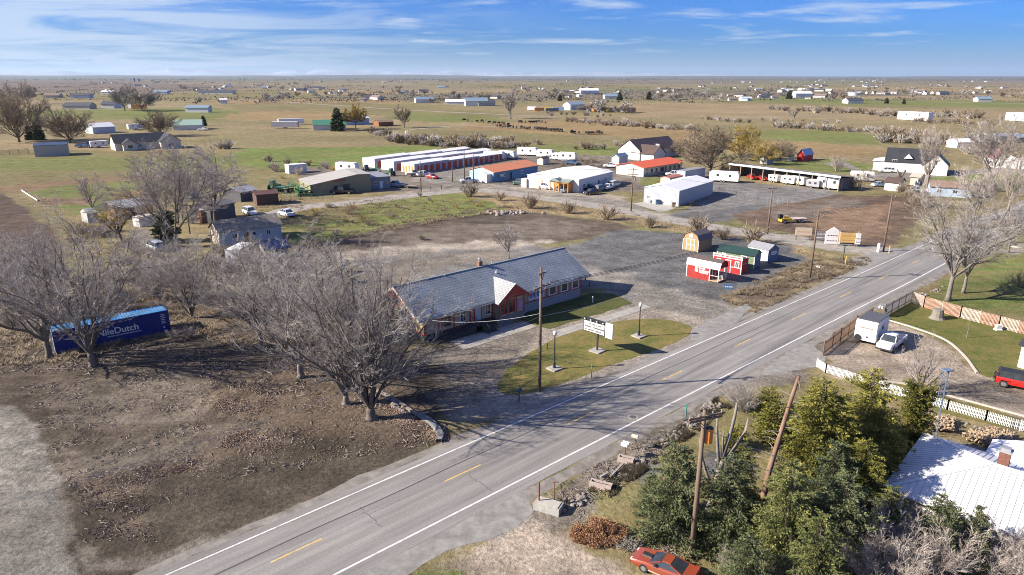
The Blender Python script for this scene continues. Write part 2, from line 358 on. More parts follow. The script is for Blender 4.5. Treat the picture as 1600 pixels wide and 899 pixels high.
 ('graybr', 0, 2, [(1440, 590), (1560, 600), (1650, 625), (1650, 650), (1500, 622)]),
 ('graybr', 2, 1, [(1240, 545), (1290, 510), (1335, 505), (1335, 515), (1282, 555), (1262, 566)]),
 ('grey', 2, 1, [(1150, 600), (1230, 545), (1270, 555), (1280, 572), (1200, 584)]),
 ('lawn', 1, .5, [(1384, 498), (1425, 468), (1500, 488), (1620, 520), (1620, 560), (1545, 585), (1528, 582), (1500, 545), (1450, 518), (1400, 503)]),
 ('green', 1, .5, [(1384, 496), (1400, 486), (1600, 526), (1600, 545), (1540, 560)]),
 ('lawn', 1, .6, [(1350, 590), (1420, 600), (1500, 626), (1650, 668), (1650, 682), (1500, 650), (1400, 625)]),
 ('green', 1, 1.2, [(1425, 462), (1475, 435), (1520, 420), (1560, 400), (1700, 370), (1700, 520), (1600, 500), (1500, 480)]),
 ('dkdirt', 0, 1, [(1430, 462), (1476, 444), (1480, 450), (1440, 468)]),
 ('pale', 0, 1.5, [(1560, 395), (1600, 376), (1640, 372), (1640, 384), (1590, 398)]),
 ('grey', 2, 1, [(1450, 700), (1480, 690), (1650, 720), (1650, 740), (1460, 726)]),
]
def build_ground():
    ang = np.concatenate([np.linspace(-48, 48, 620), np.linspace(48, 312, 40)[1:-1]])*PI/180
    r = [0, 6, 12, 18, 24, 28]
    while r[-1] < 420: r.append(r[-1]*1.0062)
    while r[-1] < 45000: r.append(r[-1]*1.022)
    r = np.array(r); A, Rr = np.meshgrid(ang, r[1:])
    X = (np.sin(A)*Rr).ravel(); Y = (np.cos(A)*Rr).ravel()
    X = np.append(X, 0); Y = np.append(Y, 0)
    na = len(ang); nr = len(r)-1
    i = np.arange(nr-1)[:, None]*na; j = np.arange(na)[None, :]; jn = (j+1) % na
    q = np.stack([i+j, i+na+j, i+na+jn, i+jn], -1).reshape(-1, 4)[:, ::-1]
    ctr = nr*na
    tri = np.stack([np.full(na, ctr), np.arange(na), (np.arange(na)+1) % na], -1)[:, ::-1]
    D = np.hypot(X, Y); az = np.degrees(np.arctan2(X, Y))
    Zh = np.zeros_like(X)
    hill = (fbm(az+90, D*0, 9, 4, 3)+.5)
    ridge = np.clip((D-9000)/9000, 0, 1)**1.2
    left = np.clip((8-az)/30, 0, 1)
    Zh += ridge*(30+25*left+110*np.clip(hill-.35, 0, 1)*(1-.3*left))*np.exp(-((D-22000)/15000)**2)
    Zh += np.clip((D-1200)/3000, 0, 1)*4*(fbm(X, Y, 1800, 3, 8))
    # colours
    c = np.empty((len(X), 3)); c[:] = C_['tan']
    k1 = fbm(X, Y, 70, 4, 11); k2 = fbm(X*.35+Y*.1, Y, 260, 4, 5)
    w = np.clip(.42+k1*2.2+k2*2, 0, 1)[:, None]; c = c*(1-w)+np.array(C_['olive'])*w
    # far patchwork of fields
    cell = 420.0
    xr = X*.93+Y*.36; yr = -X*.36+Y*.93
    ix = np.floor(xr/cell/1.6); iy = np.floor(yr/cell)
    hsh = np.abs(np.sin(ix*12.9898+iy*78.233)*43758.5453) % 1
    pal = np.array([C_['far'], C_['olive'], C_['tan'], C_['farg'], C_['fpur'], C_['far'], (.18, .15, .10), (.125, .115, .09)])
    pc = pal[(hsh*len(pal)).astype(int)]
    wf = np.clip((D-650)/500, 0, 1)[:, None]; c = c*(1-wf)+(pc*.75+c*.25)*wf
    wv = np.clip((D-3000)/5000, 0, 1)[:, None]; c = c*(1-wv*.8)+np.array((.085, .095, .10))*wv*.8  # blue-grey distance haze blended into the ground colour
    kind = np.zeros((len(X), 3)); kind[:, 0] = .6
    n1 = fbm(X, Y, 3.2, 4, 21); n2 = fbm(X, Y, 14, 3, 33)
    for name, kd, soft, poly in Z:
        P = np.array([G(*p) for p in poly]); lo = P.min(0)-soft*4; hi = P.max(0)+soft*4
        m = np.where((X > lo[0]) & (X < hi[0]) & (Y > lo[1]) & (Y < hi[1]))[0]
        if not len(m): continue
        x = X[m]; y = Y[m]; ins = np.zeros(len(m), bool); dist = np.full(len(m), 1e9)
        for a, b in zip(P, np.roll(P, -1, 0)):
            cnd = ((a[1] > y) != (b[1] > y)) & (x < (b[0]-a[0])*(y-a[1])/(b[1]-a[1]+1e-12)+a[0]); ins ^= cnd
            e = b-a; t = np.clip(((x-a[0])*e[0]+(y-a[1])*e[1])/(e@e+1e-12), 0, 1)
            dist = np.minimum(dist, np.hypot(x-a[0]-t*e[0], y-a[1]-t*e[1]))
        sd = np.where(ins, dist, -dist)+soft*(n1[m]*3.0+n2[m]*1.4)
        ww = np.clip(sd/soft+.5, 0, 1)[:, None]; ww = ww*ww*(3-2*ww)
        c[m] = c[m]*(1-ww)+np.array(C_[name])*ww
        kv = np.array([(0, 0, 0), (1, 0, 0), (0, 1, 0), (0, 0, 1)][kd], float)
        kind[m] = kind[m]*(1-ww)+kv*ww
    near = np.clip(1-(D-60)/500, .35, 1)[:, None]
    c *= 1+(n1[:, None]*.7+n2[:, None]*.5+k1[:, None]*.5)*near
    # wheel tracks pressed into the dirt lots
    def track(cx, cy, r0, a0, a1, wd, f):
        rr = np.hypot(X-cx, Y-cy); aa = np.degrees(np.arctan2(Y-cy, X-cx))
        for o in (-.9, .9):
            mm = (np.abs(rr-r0-o) < wd) & (aa > a0) & (aa < a1); c[mm] *= f
    for (px, r0, a0, a1) in (((170, 640), 7, -170, 160), ((175, 645), 9.5, -150, 170), ((760, 420), 34, 20, 140), ((820, 440), 28, 10, 120), ((1000, 520), 26, 40, 150), ((960, 540), 20, 30, 160), ((1330, 340), 16, 60, 170), ((690, 480), 40, 40, 120), ((1400, 470), 20, 180-60, 180), ((1440, 700), 32, 60, 140)):
        g = G(*px); track(g[0], g[1], r0, a0, a1, .28, 1.16)
        track(g[0], g[1], r0+2.6, a0+8, a1-12, .24, .86)
    c = np.clip(c, .02, .8)
    me = bpy.data.meshes.new('ground')
    nv = len(X); me.vertices.add(nv); me.vertices.foreach_set('co', np.stack([X, Y, Zh], 1).ravel().astype(np.float32))
    nl = len(q)*4+len(tri)*3; me.loops.add(nl); me.loops.foreach_set('vertex_index', np.concatenate([q.ravel(), tri.ravel()]).astype(np.int32))
    npol = len(q)+len(tri); me.polygons.add(npol)
    st = np.concatenate([np.arange(len(q))*4, len(q)*4+np.arange(len(tri))*3]).astype(np.int32); me.polygons.foreach_set('loop_start', st)
    me.update(calc_edges=True)
    for nm, arr in (('soil', c), ('kind', kind)):
        at = me.color_attributes.new(nm, 'FLOAT_COLOR', 'POINT'); at.data.foreach_set('color', np.concatenate([arr, np.ones((nv, 1))], 1).ravel().astype(np.float32))
    me.polygons.foreach_set('use_smooth', [True]*npol)
    o = bpy.data.objects.new('ground', me); col.objects.link(o); struct(o)
    # material
    m, nt, b = base_mat('ground_earth'); L = nt.links.new
    a1 = nd(nt, 'ShaderNodeVertexColor', layer_name='soil'); a2 = nd(nt, 'ShaderNodeVertexColor', layer_name='kind')
    tc = nd(nt, 'ShaderNodeTexCoord'); sep = nd(nt, 'ShaderNodeSeparateColor'); L(a2.outputs['Color'], sep.inputs[0])
    def noise(s, d=5, rg=.6, sc=(1, 1, 1), rot=0):
        mp = nd(nt, 'ShaderNodeMapping'); mp.inputs['Scale'].default_value = sc; mp.inputs['Rotation'].default_value = (0, 0, rot); L(tc.outputs['Object'], mp.inputs[0])
        n = nd(nt, 'ShaderNodeTexNoise'); n.inputs['Scale'].default_value = s; n.inputs['Detail'].default_value = d; n.inputs['Roughness'].default_value = rg; L(mp.outputs[0], n.inputs['Vector']); return n.outputs['Fac']
    def rng(x, a, b_, lo, hi):
        n = nd(nt, 'ShaderNodeMapRange'); n.inputs['From Min'].default_value = a; n.inputs['From Max'].default_value = b_; n.inputs['To Min'].default_value = lo; n.inputs['To Max'].default_value = hi; L(x, n.inputs['Value']); return n.outputs[0]
    def mul(ca, vb):
        n = nd(nt, 'ShaderNodeMix', data_type='RGBA', blend_type='MULTIPLY'); n.inputs[0].default_value = 1; L(ca, n.inputs[6]); L(vb, n.inputs[7]); return n.outputs[2]
    def mix(f, ca, cb):
        n = nd(nt, 'ShaderNodeMix', data_type='RGBA'); L(f, n.inputs[0]); L(ca, n.inputs[6])
        if isinstance(cb, tuple): n.inputs[7].default_value = (*cb, 1)
        else: L(cb, n.inputs[7])
        return n.outputs[2]
    def mm(op, x, y):
        n = nd(nt, 'ShaderNodeMath', operation=op); L(x, n.inputs[0])
        if isinstance(y, (int, float)): n.inputs[1].default_value = y
        else: L(y, n.inputs[1])
        return n.outputs[0]
    fine = noise(2.6, 8, .72); mid = noise(.35, 6, .65); big = noise(.02, 5, .6); streak = noise(.12, 6, .7, (.35, 3.2, 1), R(-8)); grit = noise(9, 4, .7)
    cc = mul(a1.outputs['Color'], rng(mid, .32, .68, .66, 1.36))
    cc = mul(cc, rng(fine, .34, .68, .55, 1.48))
    cc = mul(cc, rng(big, .3, .7, .80, 1.18)); cc = mul(cc, rng(grit, .34, .66, .72, 1.30))
    # grassland: streaks of green and straw
    g = sep.outputs[0]
    cc = mix(mm('MULTIPLY', g, rng(streak, .42, .62, 0, .55)), cc, (.235, .17, .088))
    cc = mix(mm('MULTIPLY', g, rng(noise(.9, 7, .75), .52, .68, 0, .42)), cc, (.075, .085, .030))
    # litter: pale and rusty specks with dark gaps
    l = sep.outputs[2]
    cc = mix(mm('MULTIPLY', l, rng(noise(3.5, 6, .85), .60, .68, 0, .6)), cc, (.36, .25, .175))
    cc = mix(mm('MULTIPLY', l, rng(noise(2.2, 7, .85, (1, 1.3, 1), .5), .56, .66, 0, .8)), cc, (.055, .042, .035))
    # earth: tyre-brushed streaks
    n_e = nd(nt, 'ShaderNodeMath', operation='SUBTRACT'); n_e.inputs[0].default_value = 1; L(mm('ADD', g, l), n_e.inputs[1]); n_e.use_clamp = True
    brush = noise(.35, 7, .75, (.25, 2.4, 1), R(-38))
    cc = mix(mm('MULTIPLY', n_e.outputs[0], rng(brush, .5, .72, 0, .35)), cc, (.27, .235, .195))
    cc = mix(mm('MULTIPLY', n_e.outputs[0], rng(noise(.22, 6, .7, (.4, 1.8, 1), R(30)), .54, .7, 0, .4)), cc, (.075, .062, .052))
    L(cc, b.inputs['Base Color']); b.inputs['Roughness'].default_value = .95; b.inputs['Specular IOR Level'].default_value = .1
    bp = nd(nt, 'ShaderNodeBump'); bp.inputs['Strength'].default_value = .8; bp.inputs['Distance'].default_value = .16
    L(mm('ADD', fine, mm('MULTIPLY', mid, 1.5)), bp.inputs['Height']); L(bp.outputs[0], b.inputs['Normal'])
    me.materials.append(m)
    return o
def fix_sub(): pass
ground = build_ground()
# ------------------------------------------------------------------ road surface
def road_mat():
    m, nt, b = base_mat('asphalt_worn'); L = nt.links.new
    tc = nd(nt, 'ShaderNodeTexCoord'); mp = nd(nt, 'ShaderNodeMapping'); mp.inputs['Rotation'].default_value = (0, 0, -math.atan2(dm.y, dm.x)); L(tc.outputs['Object'], mp.inputs[0])
    def noise(s, sc, d=6, rg=.65):
        q = nd(nt, 'ShaderNodeMapping'); q.inputs['Scale'].default_value = sc; L(mp.outputs[0], q.inputs[0])
        n = nd(nt, 'ShaderNodeTexNoise'); n.inputs['Scale'].default_value = s; n.inputs['Detail'].default_value = d; n.inputs['Roughness'].default_value = rg; L(q.outputs[0], n.inputs['Vector']); return n.outputs['Fac']
    def rng(x, a, b_, lo, hi):
        n = nd(nt, 'ShaderNodeMapRange'); n.inputs['From Min'].default_value = a; n.inputs['From Max'].default_value = b_; n.inputs['To Min'].default_value = lo; n.inputs['To Max'].default_value = hi; L(x, n.inputs['Value']); return n.outputs[0]
    def mul(ca, vb):
        n = nd(nt, 'ShaderNodeMix', data_type='RGBA', blend_type='MULTIPLY'); n.inputs[0].default_value = 1
        if isinstance(ca, tuple): n.inputs[6].default_value = (*ca, 1)
        else: L(ca, n.inputs[6])
        L(vb, n.inputs[7]); return n.outputs[2]
    c = mul((.215, .203, .188), rng(noise(1.1, (.035, 1.1, 1)), .32, .68, .74, 1.26))
    c = mul(c, rng(noise(6, (1, 1, 1), 3, .8), .25, .75, .82, 1.18))
    c = mul(c, rng(noise(.25, (.5, 1.2, 1), 5, .6), .3, .7, .88, 1.12))
    mx = nd(nt, 'ShaderNodeMix', data_type='RGBA'); L(rng(noise(.55, (.12, 1.6, 1), 6, .7), .56, .68, 0, .4), mx.inputs[0]); L(c, mx.inputs[6]); mx.inputs[7].default_value = (.27, .245, .21, 1)
    L(mx.outputs[2], b.inputs['Base Color']); b.inputs['Roughness'].default_value = .85; b.inputs['Specular IOR Level'].default_value = .25
    return m
ROADM = road_mat()
HW = half
struct(strip(-HW-1.1, HW+.75, .012, jit=.05).build('road', ROADM, fix=False))
SHM = M('shoulder_asphalt', (.225, .205, .18), .95, .45, .9, dirt=(.13, .11, .09), dirt_amt=.85)
struct(strip(HW+.7, HW+1.7, .006, jit=.3, seed=4).build('road_shoulder', SHM, fix=False))
struct(strip(-HW-2.2, -HW-1.0, .006, jit=.35, seed=7).build('road_shoulder', SHM, fix=False))
WL = M('road_paint_white', (.68, .67, .64), .7, .3, 2.5, dirt=(.26, .25, .23), dirt_amt=.85)
YL = M('road_paint_yellow', (.70, .44, .12), .7, .35, 2.5, dirt=(.26, .23, .18), dirt_amt=.85)
TAR = M('crack_sealant', (.075, .078, .085), .6, .3, 2)
struct(strip(HW-.07, HW+.07, .017).build('road_marking', WL, fix=False))
struct(strip(-HW-.08, -HW+.08, .017).build('road_marking', WL, fix=False))
tar = MB(); seq = [point_at(s_near(G(400, 869))[1]-90, 1.5)[0]]
offs = [s_near(G(*p)) for p in ((400, 869), (800, 688), (1200, 505))]
for i in range(-60, 120):
    s = offs[0][1]+i*1.5; t = max(0, min(1, (s-offs[0][1])/(offs[2][1]-offs[0][1]))); o_ = offs[0][2]*(1-t)+offs[2][2]*t+.05*math.sin(i*.7)
    if s > 5: seq.append(point_at(s, o_)[0]); 
seq = seq[1:]
for a, b in zip(seq[:-1], seq[1:]):
    n_ = (b-a).normalized(); n_ = Vector((-n_.y, n_.x))*.055
    tar.quad((*(a-n_), .016), (*(b-n_), .016), (*(b+n_), .016), (*(a+n_), .016))
rr_ = random.Random(3)
for k in range(9):      # thin transverse cracks
    s = offs[0][1]-6+k*11.7+rr_.uniform(-3, 3); o_ = rr_.uniform(-3.4, 1)
    for j in range(5):
        a = point_at(s+rr_.uniform(-.15, .15), o_+j*.6)[0]; b = point_at(s+rr_.uniform(-.15, .15), o_+j*.6+.6)[0]
        tar.quad((a.x-.015, a.y-.015, .0165), (b.x-.015, b.y-.015, .0165), (b.x+.015, b.y+.015, .0165), (a.x+.015, a.y+.015, .0165))
struct(tar.build('crack_sealant', TAR, fix=False))
s_d = s_near(G(422, 878))[1]; period = (s_near(G(1148, 542))[1]-s_d)/4.0
dashes = MB(); oc = (s_near(G(422, 878))[2]+s_near(G(897, 659))[2]+s_near(G(1148, 542))[2])/3
for k in range(-3, 11):
    for a_, b_ in ((0, 1.8), (1.8, 3.6)):
        p, t = point_at(s_d+k*period+a_, oc); q, t2 = point_at(s_d+k*period+b_, oc); n_ = Vector((-t.y, t.x))*.06
        dashes.quad((*(p-n_), .017), (*(q-n_), .017), (*(q+n_), .017), (*(p+n_), .017))
struct(dashes.build('road_marking', YL, fix=False))
SSM = M('side_street_gravel', (.30, .272, .232), .95, .4, .7, dirt=(.20, .175, .145), dirt_amt=.7)
SIDE = cat_rom([G(*p) for p in ((395, 343), (470, 325), (560, 316), (650, 305), (740, 297), (800, 303), (880, 314), (950, 325), (1010, 336), (1090, 351), (1180, 366), (1260, 379), (1330, 388), (1392, 393))], 14)
struct(strip(-3.1, 3.1, .005, jit=.25, line=SIDE, seed=9).build('side_street', SSM, fix=False))
FRM = M('farm_road', (.30, .27, .225), .95, .2, .05)
for pts, wd in ((((300, 152), (447, 160), (540, 166), (650, 173), (800, 180), (880, 183)), 2.6), (((-60, 173), (120, 171.5), (330, 170)), 2.4), (((820, 146), (1000, 150), (1250, 156), (1640, 163)), 3.5), (((1100, 186), (1300, 181), (1640, 187)), 2.0), (((-50, 140), (400, 137), (900, 141)), 5), (((640, 203), (720, 197), (800, 200)), 1.6)):
    struct(strip(-wd, wd, .06, jit=.2, line=cat_rom([G(*p) for p in pts], 14), seed=2).build('farm_road', FRM, fix=False))
AP = M('apron_asphalt', (.245, .235, .215), .95, .35, 1.2, dirt=(.15, .135, .115), dirt_amt=.7)
# sheet helper: polygon read off the photo, edge roughened, laid as a thin sheet
def sheet(name, px, z, mat, jit=.15, step=.6, seed=0, world=False, round_=True):
    rnd = random.Random(seed); P = [Vector(p if world else G(*p)) for p in px]; out = []
    if round_:
        P = P+[P[0]]; Q = []
        n = len(P)-1
        for i in range(n):
            a, b, c2, d2 = P[(i-1) % n], P[i], P[(i+1) % n], P[(i+2) % n]
            m_ = max(2, int((c2-b).length/step))
            for k in range(m_):
                t = k/m_; Q.append(.5*((2*b)+(c2-a)*t+(2*a-5*b+4*c2-d2)*t*t+(3*b-a-3*c2+d2)*t**3))
        out = [q+Vector((rnd.uniform(-jit, jit), rnd.uniform(-jit, jit))) for q in Q]
    else:
        for a, b in zip(P, P[1:]+P[:1]):
            m_ = max(1, int((b-a).length/step))
            for k in range(m_): out.append(a+(b-a)*k/m_+Vector((rnd.uniform(-jit, jit), rnd.uniform(-jit, jit))))
    from mathutils.geometry import tessellate_polygon
    mb = MB(); mb.v = [(p.x, p.y, z) for p in out]
    mb.f = [tuple(t) for t in tessellate_polygon([[Vector((p.x, p.y, 0)) for p in out]])]
    o = mb.build(name, mat, fix=False); struct(o)
    # make the sheet face up
    me = o.data
    for pl in me.polygons:
        if pl.normal.z < 0: pl.flip()
    return o

sheet('road', [(1100, 506), (1180, 470), (1120, 530), (1090, 545), (1080, 525)], .008, AP, .1, .6, 3)
sheet('road', [(1330, 405), (1395, 388), (1410, 402), (1330, 440), (1340, 420)], .009, AP, .1, .6, 3)
sheet('driveway', [(560, 899), (660, 822), (800, 755), (822, 775), (828, 806), (780, 838), (700, 862), (620, 905)], .008, AP, .12, .6, 5)
sheet('driveway', [(1190, 585), (1235, 548), (1262, 538), (1290, 558), (1275, 572), (1225, 582)], .008, AP, .12, .6, 6)
# ------------------------------------------------------------------ shared materials
GLASS = glass_mat()
WHITE = M('white_paint', (.72, .71, .68), .6, .08, 1.2, dirt=(.45, .42, .37), dirt_amt=.35)
TRIMW = M('white_trim', (.75, .74, .72), .6, .06)
BARKG = M('bark_grey', (.16, .14, .122), .9, .45, 5, dirt=(.20, .18, .16), dirt_amt=.6, bump=.6, rnd=.2)
BARKB = M('bark_brown', (.125, .095, .075), .9, .35, 5, rnd=.2)
BARKP = M('bark_pale', (.22, .195, .165), .9, .3, 4, dirt=(.20, .17, .14), dirt_amt=.6)
TWIG = foliage_mat('twig_grey', (.20, .178, .155), (.39, .35, .31), (.58, .54, .49))
TWIGR = foliage_mat('twig_brown', (.15, .115, .078), (.27, .215, .15), (.38, .31, .23))
TWIGP = foliage_mat('twig_pale', (.24, .20, .17), (.40, .35, .31), (.52, .47, .43))
TWIGY = foliage_mat('twig_yellow', (.27, .20, .06), (.42, .31, .095), (.5, .38, .15))
WOODP = M('pole_wood', (.17, .12, .085), .9, .3, 2.5, dirt=(.28, .22, .17), dirt_amt=.5, vec=(1, 1, .2))
TYRE = M('tyre_rubber', (.022, .022, .024), .85, .2)
RIM = M('wheel_rim', (.42, .42, .43), .35, .1, metal=.7)
BLKM = M('black_metal', (.03, .03, .033), .5, .2)
GALV = M('galvanised', (.42, .43, .44), .45, .15, metal=.5)
LAMPR = M('tail_lamp', (.35, .02, .02), .3, .05); LAMPW = M('head_lamp', (.75, .75, .72), .2, .05)
CONC = M('concrete', (.36, .345, .315), .9, .25, 1.5, dirt=(.22, .20, .18), dirt_amt=.5)
# ------------------------------------------------------------------ buildings
def profile_solid(prof, x0, x1):
    mb = MB(); return mb.extrude([(prof[0][0], 0)]+list(prof)+[(prof[-1][0], 0)], x0, x1)
def roof_mesh(prof, x0, x1, th=.12, oe=.4, oh=.3):
    """slab that follows the wall profile, oe = eave overhang, oh = gable overhang"""
    P = [Vector(p) for p in prof]
    d0 = (P[0]-P[1]).normalized(); d1 = (P[-1]-P[-2]).normalized()
    P = [P[0]+d0*oe]+P[1:-1]+[P[-1]+d1*oe] if len(P) > 2 else [P[0]+d0*oe, P[1]+d1*oe]
    ns = []
    for i in range(len(P)):
        a = P[max(i-1, 0)]; b = P[min(i+1, len(P)-1)]; t = (b-a).normalized(); ns.append(Vector((-t.y, t.x)))
    lo = [p+n*.01 for p, n in zip(P, ns)]; hi = [p+n*(th+.01) for p, n in zip(P, ns)]
    mb = MB(); mb.extrude([tuple(p) for p in lo]+[tuple(p) for p in hi[::-1]], x0-oh, x1+oh); return mb
def face_box(mb, face, L_, W_, a, z, w, h, d0, d1):
    """box on a wall face: a = left edge along the face, proud from d0 to d1"""
    if face == 'f': mb.box(a, a+w, -d1, -d0, z, z+h)
    elif face == 'b': mb.box(a, a+w, W_+d0, W_+d1, z, z+h)
    elif face == 'l': mb.box(-d1, -d0, a, a+w, z, z+h)
    else: mb.box(L_+d0, L_+d1, a, a+w, z, z+h)
def window(par, face, L_, W_, a, z, w, h, fm=None, gm=None, t=.08, name='window', mull=True, d=.03):
    fr = MB()
    face_box(fr, face, L_, W_, a, z, w, t, 0.002, d+.02); face_box(fr, face, L_, W_, a, z+h-t, w, t, 0.002, d+.02)
    face_box(fr, face, L_, W_, a, z+t, t, h-2*t, 0.002, d+.02); face_box(fr, face, L_, W_, a+w-t, z+t, t, h-2*t, 0.002, d+.02)
    if mull: face_box(fr, face, L_, W_, a+w/2-t/3, z+t, t*.66, h-2*t, 0.002, d+.018)
    f = fr.build(name, fm or TRIMW, par)
    g = MB(); face_box(g, face, L_, W_, a+t, z+t, w-2*t, h-2*t, 0.001, d); g.build('pane', gm or GLASS, f)
    return f
def door(par, face, L_, W_, a, w, h, mat, z=0.02, name='door', handle=True, frame=None):
    if frame:
        fr = MB(); face_box(fr, face, L_, W_, a-.12, z, .12, h+.12, .002, .07); face_box(fr, face, L_, W_, a+w, z, .12, h+.12, .002, .07); face_box(fr, face, L_, W_, a, z+h, w, .12, .002, .07)
    m = MB(); face_box(m, face, L_, W_, a, z, w, h, .002, .05); o = m.build(name, mat, par)
    if frame: fr.build('door_frame', frame, o)
    if handle: q = MB(); face_box(q, face, L_, W_, a+w-.18, z+h*.47, .1, .12, .05, .1); q.build('handle', GALV, o)
    return o
def gable(eave, ridge, W_): return [(0, eave), (W_/2, ridge), (W_, eave)]
def gambrel(eave, ridge, W_): return [(0, eave), (W_*.12, eave+(ridge-eave)*.6), (W_/2, ridge), (W_*.88, eave+(ridge-eave)*.6), (W_, eave)]
def hipless(f_h, b_h, W_): return [(0, f_h), (W_, b_h)]
def place(pA, pB, pC=None, W_=None):
    A = Vector(G(*pA)); B = Vector(G(*pB)); d = B-A; L_ = d.length; rz = math.atan2(d.y, d.x)
    if pC is not None:
        c = Vector(G(*pC))-A; W_ = abs(c.dot(Vector((-d.y, d.x)).normalized()))
    return (A.x, A.y, 0), rz, L_, W_
def building(name, label, cat, pl, prof, wm_, rm_, oe=.4, oh=.3, th=.12, found=True, group=None):
    loc, rz, L_, W_ = pl
    t = thing(name, label, cat, loc, rz, group)
    profile_solid(prof, 0, L_).build('wall', wm_, t)
    roof_mesh(prof, 0, L_, th, oe, oh).build('roof', rm_, t)
    return t
def hip_roof(L_, W_, e, r, o=.4, th=.1):
    mb = MB(); k = W_/2
    a = [(-o, -o, e), (L_+o, -o, e), (L_+o, W_+o, e), (-o, W_+o, e)]; r0 = (k, W_/2, r); r1 = (L_-k, W_/2, r)
    mb.poly([a[0], a[1], r1, r0]); mb.poly([a[1], a[2], r1]); mb.poly([a[2], a[3], r0, r1]); mb.poly([a[3], a[0], r0]); mb.poly([(x, y, z-.001) for x, y, z in a[::-1]])
    return mb
# ------------------------------------------------------------------ vehicles; local x forward, origin on the ground at the centre
_veh = {}
def paint(name, c, **k): return M('paint_'+name, c, .35, .04, 1.5, spec=.5, coat=.5, **k)
def section(x, w, z0, z1, tuck=.06, top=.08):
    """rounded body section, closed ring"""
    h = w/2
    return [(x, -h+tuck, z0), (x, -h, z0+(z1-z0)*.35), (x, -h+.01, z1-(z1-z0)*.22), (x, -h+top, z1), (x, h-top, z1), (x, h-.01, z1-(z1-z0)*.22), (x, h, z0+(z1-z0)*.35), (x, h-tuck, z0)]
def wheel(par, x, y, r, wd=.22, name='wheel'):
    s = 1 if y > 0 else -1
    m = MB(); m.tube([(x, y-wd/2, r), (x, y+wd/2, r)], r, 18); o = m.build(name, TYRE, par)
    q = MB(); q.tube([(x, y+s*(wd/2-.01), r), (x, y+s*(wd/2+.015), r)], r*.6, 14); q.build('rim', RIM, o)
    return o
def wedge_cabin(x0, x1, x2, x3, w, wt, zb, zt):
    """greenhouse: base from x0 to x3, roof from x1 to x2"""
    mb = MB(); h, t = w/2, wt/2
    mb.loft([[(x0, -h, zb), (x3, -h, zb), (x3, h, zb), (x0, h, zb)], [(x1, -t, zt), (x2, -t, zt), (x2, t, zt), (x1, t, zt)]]); return mb
def cabin_skin(x0, x1, x2, x3, w, wt, zb, zt, pm, par, pillars=1, sunroof=False):
    """painted roof and pillars laid over the glass block"""
    g = wedge_cabin(x0, x1, x2, x3, w, wt, zb, zt).build('window', GLASS, par)
    mb = MB(); h, t = w/2+.012, wt/2+.012
    mb.loft([[(x1-.03, -t, zt-.05), (x2+.03, -t, zt-.05), (x2+.03, t, zt-.05), (x1-.03, t, zt-.05)], [(x1+.06, -t+.1, zt+.035), (x2-.06, -t+.1, zt+.035), (x2-.06, t-.1, zt+.035), (x1+.06, t-.1, zt+.035)]])
    for s in (-1, 1):
        mb.bar((x0, s*h, zb), (x1, s*t, zt-.02), .09, .07); mb.bar((x3, s*h, zb), (x2, s*t, zt-.02), .09, .07)
        for k in range(pillars):
            f = (k+1)/(pillars+1); mb.bar((x0+(x3-x0)*f, s*h, zb), (x1+(x2-x1)*f, s*t, zt-.02), .1, .05)
    mb.build('roof', pm, par)
